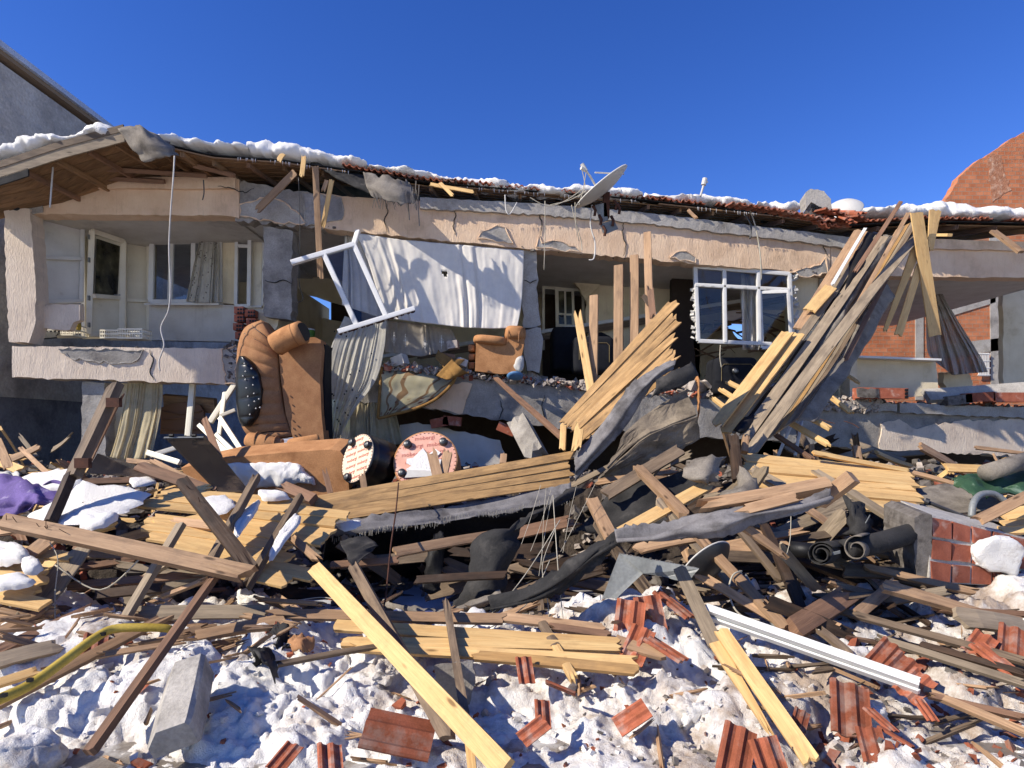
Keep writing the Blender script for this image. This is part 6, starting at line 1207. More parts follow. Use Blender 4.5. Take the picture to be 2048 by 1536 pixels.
felt('roofing_felt', [[(1384, 730, 7.2), (1398, 760, 7.1), (1392, 800, 7.1)], [(1395, 790, 7.1), (1398, 820, 7.0), (1392, 850, 7.05)]], M['suede'], 'small torn brown scrap at the right end of the dirty sheet', wr=.04, seed=7)
felt('roofing_felt', [[(662, 1041, 6.3), (664, 1056, 6.2), (658, 1074, 6.15)], [(780, 1030, 6.45), (782, 1046, 6.35), (780, 1060, 6.3)], [(960, 1000, 6.75), (962, 1018, 6.65), (960, 1034, 6.6)], [(1142, 966, 6.9), (1143, 982, 6.8), (1140, 996, 6.75)]], M['felt_woven'], 'long dark woven felt strip hanging under the horizontal panel', 'roofing felt', .03, 3, .03, 16, 5, 4, fold=(.35, 4))
fr_ = MB(); r = random.Random(12)
for k in range(220):
    t = r.random(); a = P(lerp(660, 1140, t), lerp(1074, 996, t)+r.uniform(-3, 3)+4*math.sin(t*20), lerp(6.15, 6.72, t)); fr_.tube([a, a+V((r.uniform(-.01, .01), -.01, -r.uniform(.02, .06)))], .0022, 3)
tag(fr_.build('frayed_fringe', M['rope']), kind='stuff')
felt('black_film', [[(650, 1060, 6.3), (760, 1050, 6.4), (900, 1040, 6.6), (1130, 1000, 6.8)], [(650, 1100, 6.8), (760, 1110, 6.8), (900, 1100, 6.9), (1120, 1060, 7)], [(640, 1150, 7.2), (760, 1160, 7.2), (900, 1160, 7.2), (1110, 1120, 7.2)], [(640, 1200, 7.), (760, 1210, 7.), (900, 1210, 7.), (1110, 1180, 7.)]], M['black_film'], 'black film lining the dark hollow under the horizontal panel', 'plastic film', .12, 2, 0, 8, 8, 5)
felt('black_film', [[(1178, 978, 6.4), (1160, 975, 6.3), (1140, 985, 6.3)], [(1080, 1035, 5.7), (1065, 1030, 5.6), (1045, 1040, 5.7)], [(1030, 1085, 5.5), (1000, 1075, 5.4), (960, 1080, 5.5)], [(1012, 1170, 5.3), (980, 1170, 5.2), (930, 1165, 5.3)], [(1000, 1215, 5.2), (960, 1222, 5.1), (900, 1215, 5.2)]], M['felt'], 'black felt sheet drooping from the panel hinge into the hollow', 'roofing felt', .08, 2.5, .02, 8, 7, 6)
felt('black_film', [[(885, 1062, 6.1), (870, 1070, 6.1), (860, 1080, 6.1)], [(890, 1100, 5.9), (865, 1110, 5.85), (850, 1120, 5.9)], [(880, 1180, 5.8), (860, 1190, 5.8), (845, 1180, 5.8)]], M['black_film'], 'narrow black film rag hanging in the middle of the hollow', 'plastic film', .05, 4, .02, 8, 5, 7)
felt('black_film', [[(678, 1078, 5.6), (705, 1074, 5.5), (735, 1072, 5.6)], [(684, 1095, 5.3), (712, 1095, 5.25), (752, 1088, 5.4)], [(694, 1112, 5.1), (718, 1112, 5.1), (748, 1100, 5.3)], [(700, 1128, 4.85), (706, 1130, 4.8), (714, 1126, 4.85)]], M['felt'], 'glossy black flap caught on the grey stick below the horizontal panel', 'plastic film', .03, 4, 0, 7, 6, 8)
felt('felt_edge', [[(1000, 1180, 5.1), (1004, 1192, 5.05), (1000, 1202, 5.1)], [(900, 1215, 5.0), (900, 1222, 4.95), (900, 1228, 5.0)], [(820, 1214, 5.0), (818, 1220, 4.98), (815, 1224, 5.0)], [(765, 1200, 5.1), (764, 1204, 5.1), (762, 1207, 5.1)]], M['felt_pale'], 'pale sunlit edge of felt at the bottom of the hollow', 'roofing felt', .02, 4, .02, 8, 5, 9)
felt('grey_sacking', [[(1660, 972, 4.33), (1662, 990, 4.23), (1656, 1006, 4.23)], [(1600, 996, 4.28), (1602, 1008, 4.16), (1600, 1024, 4.18)], [(1520, 1012, 4.23), (1520, 1024, 4.13), (1518, 1040, 4.18)], [(1440, 1008, 4.28), (1452, 1045, 4.08), (1440, 1074, 4.13)], [(1370, 1032, 4.33), (1372, 1055, 4.16), (1370, 1080, 4.18)], [(1300, 1056, 4.33), (1302, 1070, 4.23), (1302, 1084, 4.23)], [(1230, 1070, 4.33), (1232, 1076, 4.28), (1236, 1082, 4.28)]], M['felt_woven'], 'grey blue sacking draped over the logs at the heap centre', 'sacking', .05, 4.5, .02, 10, 8, 10, fold=(.35, 4))
felt('roofing_felt', [[(1236, 1066, 4.55), (1240, 1078, 4.45), (1250, 1094, 4.45)], [(1190, 1086, 4.50), (1192, 1105, 4.35), (1202, 1128, 4.40)], [(1120, 1136, 4.50), (1122, 1160, 4.35), (1128, 1186, 4.40)], [(1050, 1176, 4.55), (1052, 1196, 4.43), (1056, 1218, 4.45)], [(980, 1200, 4.60), (980, 1214, 4.50), (980, 1230, 4.50)]], M['felt'], 'long folded dark felt running down left from the sacking to the hollow', 'roofing felt', .06, 4, .02, 9, 8, 11, fold=(.35, 4))
felt('roofing_felt', [[(1480, 940, 6.0), (1500, 960, 5.9), (1515, 985, 5.8)], [(1470, 975, 5.9), (1492, 985, 5.7), (1510, 1000, 5.6)], [(1440, 1000, 5.8), (1470, 1008, 5.5), (1500, 1012, 5.5)]], M['felt_pale'], 'pale felt rag below the charred post at the slide foot', wr=.08, seed=12, fray=.03)
felt('roofing_felt', [[(1380, 930, 6.1), (1425, 915, 6.0), (1455, 905, 6.1)], [(1372, 958, 5.9), (1415, 950, 5.75), (1450, 940, 5.9)], [(1400, 975, 5.9), (1420, 972, 5.8), (1440, 968, 5.9)]], M['felt_pale'], 'torn pale felt scrap with a black hole left of the slide foot', wr=.06, seed=13, fray=.04)
felt('roofing_felt', [[(1690, 990, 5.6), (1705, 1000, 5.5), (1725, 1010, 5.6)], [(1680, 1030, 5.5), (1710, 1035, 5.3), (1735, 1035, 5.4)], [(1690, 1070, 5.4), (1720, 1080, 5.2), (1760, 1075, 5.3)], [(1740, 1090, 5.3), (1760, 1095, 5.2), (1785, 1088, 5.3)]], M['felt'], 'black crumpled felt right of the sacking beside the brick block', wr=.12, ws=4, seed=14, fray=.03)
felt('roofing_felt', [[(1230, 960, 6.5), (1300, 960, 6.5), (1400, 930, 6.5)], [(1200, 1010, 6.3), (1300, 1010, 6.3), (1400, 990, 6.3)], [(1150, 1060, 6.), (1250, 1060, 6.), (1380, 1040, 6.)]], M['felt'], 'dark sheet in the shade under the dirty torn sheet', wr=.08, seed=15)
felt('plywood_sheet', [[(190, 1090, 5.0), (165, 1092, 5.), (120, 1118, 4.95)], [(150, 1150, 4.8), (120, 1160, 4.8), (72, 1178, 4.75)], [(92, 1222, 4.5), (60, 1235, 4.5), (12, 1252, 4.5)]], M['wood_gray'], 'grey plywood sheet below the small snowy panel on the left', 'plywood sheet', .01, 2, 0, 5, 5, 16, .015)
felt('purple_cloth', [[(-30, 955, 6.5), (20, 950, 6.4), (70, 968, 6.4), (100, 972, 6.3)], [(-30, 985, 6.2), (25, 975, 6.05), (80, 985, 6.1), (140, 982, 6.15)], [(-30, 1012, 6.0), (30, 1005, 5.85), (85, 1000, 5.95), (146, 998, 6.0)], [(-30, 1034, 5.9), (25, 1030, 5.85), (75, 1016, 5.9), (120, 1008, 5.95)]], M['purple'], 'crumpled purple and white cloth lying on the snow at the left edge', 'cloth', .13, 3.2, .02, 10, 10, 17, .01)
felt('pale_cloth', [[(-30, 940, 6.8), (10, 942, 6.7), (40, 950, 6.6)], [(-30, 958, 6.5), (8, 958, 6.4), (36, 962, 6.4)]], M['paper'], 'white cloth corner above the purple cloth', 'cloth', .06, 4, 0, 8, 8, 18, .01)
# snow pads lying on boards and panels
def pad(pts, label, h=.05, seed=0, Yo=0., m='snow_clean', nrm=(0, -.45, .9)):
    q = [P(a, b, c) for a, b, c in pts]; c = sum(q, V((0, 0, 0)))/len(q); n = V(nrm).normalized(); n_ = len(q); cl = crom(q+[q[0]], 6)[:-1]; rows = []
    for t, hh in ((1.02, -.03), (1.0, .1), (.96, .45), (.86, .75), (.7, .92), (.5, 1), (.25, 1.02), (.02, 1.02)):
        row = []
        for k, p in enumerate(cl):
            w_ = c+(p-c)*t*(1+.05*math.sin(k*1.9+seed)); w_ = w_+n*(h*hh); d = float(fbm(w_.x*9+seed, w_.y*9, w_.z*9, 3)); row.append(w_+n*(d*h*.35)+V((d*.01, 0, 0)))
        rows.append(row)
    mb = MB(); mb.grid(rows, True); return tag(mb.build('snow_pad', M[m], None, True, fixn=True), label, 'snow', 'snow pads lying on the broken boards')
pad([(165, 965, 6.2), (290, 985, 6.0), (262, 1018, 5.6), (200, 1040, 5.3), (70, 1055, 5.3), (62, 1030, 5.6), (120, 1000, 5.9)], 'wide bright snow patch beside the purple cloth', .04, 1)
pad([(120, 940, 6.6), (160, 950, 6.4), (150, 975, 6.2), (60, 985, 6.2), (40, 960, 6.5)], 'snow patch behind the purple cloth', .05, 2); pad([(160, 1035, 5.25), (235, 1030, 5.3), (215, 1052, 5.1), (165, 1062, 5.05)], 'small snow lump above the long weathered beam', .05, 3)
pad([(-20, 1085, 4.95), (40, 1095, 4.9), (60, 1115, 4.75), (20, 1130, 4.7), (-20, 1125, 4.75)], 'upper snow lump on the small panel at the left edge', .07, 4); pad([(45, 1125, 4.7), (75, 1122, 4.72), (85, 1140, 4.6), (50, 1148, 4.55)], 'middle snow lump on the small panel at the left edge', .06, 5); pad([(-20, 1160, 4.5), (40, 1150, 4.55), (70, 1168, 4.45), (30, 1180, 4.4), (-20, 1185, 4.4)], 'lowest snow lump on the small panel at the left edge', .06, 6)
pad([(478, 1030, 5.5), (505, 1010, 5.7), (520, 1002, 5.8), (512, 1025, 5.55), (490, 1055, 5.2), (472, 1078, 5.05), (470, 1055, 5.2)], 'snow strip between the two rafters on the sunlit left panel', .035, 7); pad([(560, 1065, 5.2), (590, 1030, 5.5), (600, 1045, 5.4), (570, 1085, 5.05), (545, 1120, 4.85), (540, 1105, 4.95)], 'snow strip along the right rafter of the sunlit left panel', .035, 8)
pad([(405, 995, 5.9), (450, 992, 6.0), (470, 1010, 5.8), (440, 1030, 5.6), (415, 1018, 5.7)], 'snow patch at the top of the sunlit left panel', .025, 9); pad([(515, 985, 6.2), (560, 985, 6.2), (580, 996, 6.1), (530, 1000, 6.0)], 'snow ridge behind the sunlit left panel', .05, 10); pad([(258, 958, 6.7), (300, 956, 6.8), (312, 966, 6.7), (268, 974, 6.5)], 'tiny snow patch by the reddish board', .03, 11)
pad([(670, 1050, 6.0), (715, 1040, 6.15), (720, 1052, 6.05), (690, 1062, 5.95)], 'white smear painted for sunlight on the left tip of the felt strip', .02, 12)  # white pad stands in for sunlight on the felt tip
# dark glass panels, metal sheet, dishes, tubes
def panel3(name, pts, th, m, label, cat, d=(.1, .9, .3)):
    o = thing(name, label, cat, P(*pts[0])); mb = MB(); mb.poly([P(*q_) for q_ in pts], th, d); mb.build('sheet', m, o, fixn=True); return o
M['dark_glass'] = mottled('dusty_dark_glass', '#25221f', '#1a1817', 2, .22, '#6a5a49', (.55, .75), 1.2, .05, 8, .004, fine=.05, sp=.5)
g1 = panel3('dark_glass_panel', [(171, 947, 6.9), (194, 908, 7.3), (312, 944, 7.2), (300, 956, 6.9)], .02, M['dark_glass'], 'low dark dusty glass panel lying left of the sofa seat', 'glass panel')
g2 = panel3('dark_glass_panel', [(328, 874, 7.8), (407, 873, 7.9), (496, 984, 6.8), (434, 984, 6.7)], .03, M['dark_glass'], 'tall dark glass panel leaning in front of the tan sofa seat', 'glass panel')
for a in (343, 388):
    mb = MB(); mb.tube([P(a-4, 871, 7.8), P(a+4, 871, 7.8)], .022, 8); mb.build('knob', M['black'], g2)
mb = MB(); mb.beam(P(328, 876, 7.78), P(407, 875, 7.88), .03, .02, (0, -.5, .8), seg=1); mb.build('metal_edge', M['metal'], g2)
ms = thing('bent_metal_sheet', 'bent galvanised metal sheet standing in the snow beside the red tiles', 'metal sheet', P(1240, 1220, 4.75))
mb = MB(); mb.poly([P(*a) for a in ((1238, 1108, 4.85), (1300, 1122, 4.8), (1285, 1148, 4.75), (1240, 1190, 4.7), (1208, 1226, 4.65), (1197, 1216, 4.68))], .012, (.3, .9, .2)); mb.build('left_leaf', M['metal'], ms, fixn=True)
mb = MB(); mb.poly([P(*a) for a in ((1240, 1108, 4.83), (1398, 1138, 4.6), (1392, 1144, 4.6), (1376, 1165, 4.62), (1350, 1160, 4.66), (1330, 1154, 4.7), (1286, 1147, 4.74))], .012, (.1, .9, .35)); mb.build('top_leaf', M['metal'], ms, fixn=True)
mb = MB(); r = random.Random(4)
for k in range(40): t = r.random(); shard(mb, P(lerp(1240, 1396, t), lerp(1107, 1137, t), lerp(4.84, 4.62, t)), .012, r)
mb.build('grit', M['rubble_grey'], ms)
cd = P(1428, 1146, 4.95); bd_ = thing('dark_dish', 'dark satellite dish half buried behind the leaning board, pale rim', 'satellite dish', cd)
mb, Mx = dish_mesh(cd, (-.42, .62, .55), .24, .22); mb.build('reflector', M['metal_dark'], bd_, True); mb = MB(); mb.tube([Mx @ V((.245*math.cos(a), .245*math.sin(a), .107)) for a in np.linspace(0, 6.28, 48)], .007, 6, False); mb.build('rim', M['dish'], bd_, True)
cable([(1484, 1142, 4.7), (1466, 1150, 4.65), (1458, 1180, 4.6), (1468, 1215, 4.5), (1490, 1235, 4.45), (1520, 1240, 4.45)], M['rope'], 'pale wire loop lying right of the dark dish', .007); bars('bent_metal_rods', 'pair of thin grey bars leaning right of the dark dish', 'metal frame', [((1476, 1142, 4.8), (1552, 1256, 4.4), .028), ((1490, 1150, 4.85), (1560, 1258, 4.42), .02)], M['metal'])
def roll(a, b, r0, m, label, turns=2.4):
    A_, B_ = P(*a), P(*b); z = (B_-A_).normalized(); x = V((0, 0, 1)).cross(z).normalized(); y = z.cross(x); G = []
    for k in range(60):
        t = k/59; an = t*turns*6.283; rr = r0*(.35+.65*t)*(1+.06*math.sin(an*1.7)); G.append([A_.lerp(B_, s)+(x*math.cos(an)+y*math.sin(an))*rr*(1+.05*s) for s in (0, .3, .7, 1)])
    mb = MB(); mb.grid(G); tag(mb.build('felt_roll', m, None, True, .008), label, 'felt roll')
roll((1642, 1108, 4.75), (1700, 1100, 5.4), .1, M['felt'], 'rolled black felt seen end on left of the brick block'); roll((1712, 1098, 4.8), (1730, 1092, 5.0), .1, M['felt_pale'], 'loose grey felt curl beside the felt roll', 1.3)
mb = MB(); mb.tube([P(1690, 1100, 4.9), P(1760, 1085, 5.0), P(1838, 1062, 5.2)], .085, 14, smooth=5); tag(mb.build('dark_pipe', M['felt'], None, True), 'dark wrapped pipe leading from the felt roll to the brick block', 'pipe')
mb = MB(); mb.tube([P(1580, 1098, 5.3), P(1645, 1104, 5.2)], .07, 14); tag(mb.build('dark_pipe', M['black'], None, True), 'dark pipe left of the felt roll', 'pipe')
hk = MB()
for k in range(3): hk.tube([P(1662, 1106+k*2, 4.72), P(1680, 1102+k*2, 4.72)], .006, 5)
tag(hk.build('metal_hooks', M['metal']), 'small metal hooks inside the felt roll', 'hooks')
# brick block
kb = thing('brick_block', 'block of red brick masonry with a grey rendered end and snow', 'masonry block', P(1930, 1165, 5.2))
cs = [P(1862, 1030, 5.1), P(2062, 1078, 5.3), P(2062, 1176, 5.2), P(1862, 1166, 5.0)]
mb = MB(); mb.poly([p+V((0, .02, 0)) for p in cs], .45, (.1, 1, .15)); mb.build('mortar_core', M['mortar'], kb, fixn=True)
mb = MB(); mb.poly([P(*a) for a in jag([(1829, 1036), (1846, 1028), (1863, 1030), (1863, 1166), (1834, 1152), (1829, 1130)], 1.5, 9)] if 0 else [P(a, b, 5.06) for a, b in jag([(1829, 1036), (1846, 1027), (1864, 1030), (1864, 1166), (1834, 1152), (1829, 1130)], 1.5, 9)], .5, (.1, 1, .1)); mb.build('render_end', M['rubble_grey'], kb, fixn=True)
bl = lambda u, v: (cs[0].lerp(cs[1], u)).lerp(cs[3].lerp(cs[2], u), v)
r = random.Random(9)
for j in range(3):
    for i in range(5):
        u0, u1, v0, v1 = i*.2+.012, i*.2+.188, j*.333+.03, j*.333+.31; jt = lambda: V((r.uniform(-.006, .006), r.uniform(-.012, .008), r.uniform(-.006, .006)))
        mb = MB(); mb.poly([bl(u0, v0)+jt(), bl(u1, v0)+jt(), bl(u1, v1)+jt(), bl(u0, v1)+jt()], .12, (.1, 1, .1)); mb.xf(Matrix.Translation((0, .004, 0))); mb.build('brick', M['brick'], kb, fixn=True)
def boulder(c, d, label, seed, m='snow', rot=0., amp=.12, ty='snow_boulder', cat='snow lump', group=None):
    mb = rbox(V((0, 0, 0)), d, Matrix.Rotation(rot, 4, 'Y') @ Matrix.Rotation(rot*.7, 4, 'X'), .5, 36, 60); A_ = np.array(mb.v); L = np.linalg.norm(A_, axis=1, keepdims=True)
    n1 = fbm(A_[:, 0]*5+seed, A_[:, 1]*5, A_[:, 2]*5, 4); n2 = vn(A_[:, 0]*2.3+seed, A_[:, 1]*2.3, A_[:, 2]*2.3); n3 = np.abs(fbm(A_[:, 0]*9+seed, A_[:, 1]*9+5, A_[:, 2]*9, 4)); A_ *= (1+amp*n1+.5*n2-.3*n3)[:, None]; A_ += np.array(c)-np.array([0, 0, d[2]*.22]); mb.v = [tuple(p) for p in A_]
    return tag(mb.build(ty, M[m], None, True), label, cat, group)
tag(boulder(P(2004, 1100, 5.1), (.3, .08, .2), 'icy snow lump stuck on the brick block', 3, 'snow', .3, .35))
# right side scrap
felt('green_sheet', [[(1905, 952, 6.5), (1960, 950, 6.6), (2070, 925, 6.9)], [(1925, 975, 6.2), (1980, 978, 6.3), (2070, 970, 6.5)], [(1960, 990, 6.1), (2000, 992, 6.1), (2070, 990, 6.2)]], M['green'], 'crumpled green plastic sheet at the right edge', 'sheet', .06, 4, .02, 8, 8, 20)
pp = MB(); pp.tube([P(2070, 915, 6.7), P(1972, 946, 6.4)], .09, 16); tag(pp.build('corrugated_pipe', M['felt_pale'], None, True), 'grey pipe lying on the green sheet at the right edge', 'pipe')
felt('grey_board', [[(1832, 975, 7.0), (1900, 968, 7.0), (1985, 985, 6.8)], [(1845, 1028, 6.4), (1900, 1025, 6.4), (2030, 1012, 6.3)]], M['felt_pale'], 'smooth grey board behind the brick block', 'board', .02, 2, 0, 8, 8, 21, .02)
ch = thing('chair_frame', 'bent grey metal chair tube with a straight bar above the brick block', 'chair frame', P(1930, 1035, 5.9))
mb = MB(); mb.tube([P(1943, 1034, 5.7), P(1947, 1006, 5.75), (P(1962, 989, 5.85)), P(1988, 988, 5.9), P(2012, 1004, 5.9)], .03, 10, smooth=6); mb.build('bent_tube', M['metal'], ch, True); mb = MB(); mb.tube([P(1853, 1003, 5.9), P(1932, 1035, 5.7)], .018, 8); mb.tube([P(1850, 1002, 5.9), P(1858, 1005, 5.88)], .035, 10); mb.build('bar', M['metal_dark'], ch)
tb = MB(); tb.tube([P(346, 1268, 4.1), P(338, 1258, 4.05), P(290, 1255, 4.0), P(228, 1258, 3.95), P(190, 1276, 3.85), P(130, 1320, 3.65), P(60, 1370, 3.45), P(-10, 1402, 3.3)], lambda t: .026+.006*t, 10, smooth=8); o_ = tag(tb.build('foam_tube', M['yellow'], None, True), 'long yellow foam tube bent over the planks at the lower left', 'foam tube')
for a, b, c in ((206, 1268, 3.87), (60, 1360, 3.42), (8, 1390, 3.28)): tb = MB(); tb.box(P(a, b, c), (.028, .02, .02), Matrix.Identity(4)); tb.build('worn_spot', M['black'], o_)
ax0, ax1 = P(378, 1338, 3.6), P(342, 1482, 3.1); d = (ax1-ax0).normalized(); nn = V((-.1, -.6, .8)); s_ = d.cross(nn).normalized(); nn = s_.cross(d).normalized()
cbk = MB(); sec = [(-.12, 0), (-.045, .085), (.10, .085), (.12, .06), (.12, -.08), (-.12, -.08)]; rows = []
for t, q_ in ((0, .8), (.03, .97), (.5, 1), (.95, 1), (1, .9)): rows.append([ax0.lerp(ax1, t)+s_*(-a*q_)+nn*(b*q_)+V((float(vn(t*9, a*30)), 0, float(vn(b*30, t*9))))*.006 for a, b in sec])
cbk.grid(rows, True); cbk.f += [list(range(6)), [24+k for k in range(6)][::-1]]; cbk.uv += [[(0, 0)]*6]*2
tag(cbk.build('kerb_stone', M['concrete_light'], None, fixn=True), 'grey concrete kerb stone lying in the snow at the lower left', 'concrete block')
pv_ = MB(); pv_.poly([P(a, b, 3.75) for a, b in jag([(868, 1330), (945, 1322), (950, 1360), (938, 1420), (900, 1410), (872, 1380)], 2, 10)], .08, (0, .9, -.3)); tag(pv_.build('concrete_slab', M['concrete'], None, fixn=True), 'grey concrete slab in the snow behind the thin upright stick', 'concrete block')
# snow lumps in front
for k, (a, b, c, d_, lb) in enumerate(((1395, 1400, 3.55, (.42, .3, .34), 'big smooth snow block right of centre in front of the plank stack'), (1738, 1412, 3.55, (.26, .22, .2), 'rounded snow boulder below the white plastic profile'), (770, 1330, 3.95, (.26, .2, .24), 'snow lump beside the big diagonal plank'), (470, 1320, 4.0, (.2, .16, .16), 'snow lump right of the kerb stone'),
        (60, 1490, 3.15, (.24, .2, .18), 'snow lump in the lower left corner'), (400, 1305, 4.1, (.22, .18, .14), 'snow lump on top of the kerb stone'))):
    boulder(P(a, b, min(c, D(b)-.03)), d_, lb, 5+k*3, 'snow', .2*k, .16, group='snow lumps in the foreground')
# roof tiles in the snow
def snow_tile(a, b, c, rz, rx, ry, label, snow=0, sc=1.):
    o = t0.copy(); COL.objects.link(o); o.parent = None; c = min(c, D(b)-.13); sc *= .85; o.location = P(a, b, c); o.rotation_euler = (rx, ry, rz); o.scale = (sc, sc, sc); o['_w'] = tuple(o.location); ALL.append(o)
    tag(o, label, 'roof tile', 'red roof tiles lying in the snow')
    if snow:
        mb = MB(); ph = a*.37; G = [[V((.115*t*math.cos(q)*(.92+.1*math.sin(3*q+ph)+.05*math.sin(7*q+2*ph)), .185*t*math.sin(q)*(.82+.1*math.sin(2*q+ph)+.05*math.sin(5*q+ph)), .036+.010*(1-t**2.2)+.016*float(vn(9*t*math.cos(q)+a, 9*t*math.sin(q)))*(1-t*t))) for q in np.linspace(0, 6.2832, 40)] for t in np.linspace(1, .02, 12)]; mb.grid(G)
        Mx = Matrix.Translation(P(a, b, c)) @ o.rotation_euler.to_matrix().to_4x4() @ Matrix.Diagonal((sc, sc, sc, 1)); Mx = Matrix.Translation(P(a, b, c)) @ o.rotation_euler.to_matrix().to_4x4() @ Matrix.Diagonal((sc, sc, sc, 1)); mb.xf(Mx); tag(mb.build('snow_pad', M['snow_clean'], None, True, .01), 'snow lying on '+label, 'snow', 'snow pads lying on the broken boards')
    return o
for q_ in ((795, 1470, 3.3, 1.45, .25, -.55, 'large flat tile right of the lower left snow field', 0, 1.1), (1085, 1428, 3.5, .3, .9, .2, 'small tile piece in the bottom centre snow, upper', 0, .45), (1068, 1462, 3.4, -.9, .4, .3, 'broken tile edge in the bottom centre snow, lower', 0, .5), (1120, 1378, 3.75, 1.4, .3, .5, 'tile edge under the centre plank stack', 0, .55), (1050, 1340, 3.9, .2, .8, 0, 'tile half hidden under the centre plank stack', 0, .5),
           (1258, 1248, 4.5, -.25, 1.15, .1, 'left tile standing against the bent metal sheet', 0, 1.), (1302, 1238, 4.45, .15, 1.2, -.1, 'right tile standing against the bent metal sheet', 0, 1.), (1275, 1290, 4.3, -.5, .7, .2, 'grey tile below the two standing tiles', 0, .8), (1345, 1210, 4.5, .9, .5, .1, 'tile behind the leaning board', 0, .9), (1330, 1300, 4.2, .9, .35, .1, 'tile lying right of the centre plank tips', 0, .8),
           (1700, 1420, 3.6, -.35, .6, .15, 'tile lying flat below the white plastic profile', 0, 1.), (1472, 1505, 3.15, -.3, .8, .3, 'tile at the bottom edge, left of the long pale plank', 0, .8), (1542, 1530, 3.02, .15, 1.0, -.1, 'bright tile piece at the bottom edge beside the long plank', 0, .75), (1800, 1340, 4.0, -.9, .4, .4, 'dark tile in the row right of the white profile, upper', 0, .75), (1770, 1310, 4.15, -.8, .5, .5, 'dark tile in the row right of the white profile, second', 0, .7),
           (1830, 1372, 3.85, -.95, .4, .4, 'dark tile in the row right of the white profile, lower', 0, .7), (1960, 1290, 4.3, -.9, .4, .3, 'tile in the shaded snow at the right', 0, .7), (2025, 1285, 4.3, -.6, .6, .2, 'tile at the right edge in shaded snow', 0, .8), (1990, 1320, 4.1, .4, .5, 0, 'brown tile at the right edge below the other', 0, .8), (1600, 1440, 3.5, -.5, .5, .3, 'small tile shard above the bottom edge left of the flat tile', 0, .4),
           (1760, 1440, 3.4, .5, .4, .2, 'pile of tile shards in the lower right snow, first', 0, .5), (1745, 1490, 3.25, -.4, .5, -.2, 'tile shard at the lower right bottom', 0, .6), (1790, 1475, 3.3, .8, .3, .3, 'tile shard among gravel at the lower right', 0, .5), (1850, 1420, 3.55, .2, .6, .1, 'tile shard on the right snow slope', 0, .4), (1265, 1435, 3.55, -1.2, .6, .4, 'dark tile edge in the snow left of the big snow block', 0, .6), (660, 1520, 3.05, .4, .3, .2, 'brown tile edge at the bottom, left of centre', 0, .6), (570, 1515, 3.05, -.3, .3, .1, 'tile edge at the bottom left of centre', 0, .5), (190, 1290, 4.1, .5, .4, 0, 'brown tile under the yellow tube planks', 0, .7)):
    snow_tile(*q_)
# plain scatter: rubble, splinters, shards (nobody could count them)
def scatter(name, n, place, size, m, seed, flat=.5, lab=None):
    r = random.Random(seed); mb = MB()
    for k in range(n):
        p = place(r)
        if p is None: continue
        shard(mb, p, r.uniform(*size)*(1 if r.random() < .85 else 1.7), r, flat)
    return tag(mb.build(name, m), kind='stuff')
def on_floor(a0, a1, o0, o1, dz=.05):
    def f(r):
        a = r.uniform(a0, a1); o_ = o0+(o1-o0)*r.random()**1.5; p = P(a, ip(FT, a), FY(a)+.15); return V((p.x, p.y+o_, p.z-.03+dz*r.random()+.05*r.random()*o_))
    return f
scatter('floor_rubble', 900, on_floor(770, 1200, -.2, 1.0, .12), (.02, .06), M['rubble_white'], 1); scatter('floor_rubble', 330, on_floor(770, 1420, -.1, 2.2, .15), (.04, .11), M['rubble_white'], 2); scatter('brick_rubble', 260, on_floor(770, 1420, -.2, 1.5, .12), (.02, .07), M['brick'], 3)
scatter('floor_rubble', 260, on_floor(1380, 1600, -.1, 3., .3), (.05, .16), M['rubble_white'], 4, .35); scatter('floor_rubble', 260, on_floor(1640, 2100, -.1, .7, .06), (.02, .07), M['rubble_grey'], 5); scatter('brick_rubble', 90, on_floor(1660, 2100, -.05, .8, .08), (.03, .09), M['brick'], 6); scatter('floor_rubble', 200, on_floor(60, 480, -.02, .5, .02), (.012, .04), M['rubble_grey'], 7)
scatter('broken_edge', 420, lambda r: (lambda a: P(a, ip(FT, a)+r.gauss(3, 6), FY(a)+.05))(r.uniform(1580, 1760)), (.02, .07), M['rubble_white'], 8); scatter('broken_edge', 120, lambda r: (lambda a: P(a, r.uniform(685, 770), FY(a)-.0))(r.uniform(452, 480)), (.02, .05), M['rubble_grey'], 9)
scatter('plaster_crumbs', 160, lambda r: (lambda a: P(a, ip(BB, a)+r.gauss(-1, 2), FY(a)-.01+r.random()*.2))(r.choice((r.uniform(480, 720), r.uniform(1040, 1400), r.uniform(1580, 1660)))), (.015, .035), M['rubble_grey'], 10)
def on_heap(x0, x1, y0, y1, dz=.02):
    def f(r):
        y = r.uniform(y0, y1); x = (r.uniform(x0, x1)-CX)/FPX*y; return V((x, y, float(soilz(np.array([x]), np.array([y]))[0])+dz*r.random()))
    return f
scatter('heap_rubble', 1900, on_heap(-60, 2110, 4.9, 11.6, .06), (.03, .1), M['rubble_grey'], 11); scatter('heap_rubble', 900, on_heap(-60, 2110, 5.0, 11.6, .06), (.02, .08), M['rubble_white'], 12); scatter('brick_rubble', 420, on_heap(-60, 2110, 4.8, 11.4, .06), (.03, .09), M['brick'], 13)
def sticks(name, n, place, L_, w_, m, seed, ang=None):
    r = random.Random(seed); mb = MB()
    for k in range(n):
        p = place(r); l = r.uniform(*L_); a = r.gauss(*ang) if ang else r.uniform(0, 6.28); d = V((math.cos(a), math.sin(a)*.7, r.gauss(0, .22))).normalized()
        mb.beam(p-d*l/2+V((0, 0, .03)), p+d*l/2+V((0, 0, .05)), r.uniform(*w_), r.uniform(.01, .035), (r.gauss(0, .5), -.6, .8), (.05, .08), 0, r.uniform(.5, 1), 2, r)
    return tag(mb.build(name, m), kind='stuff')
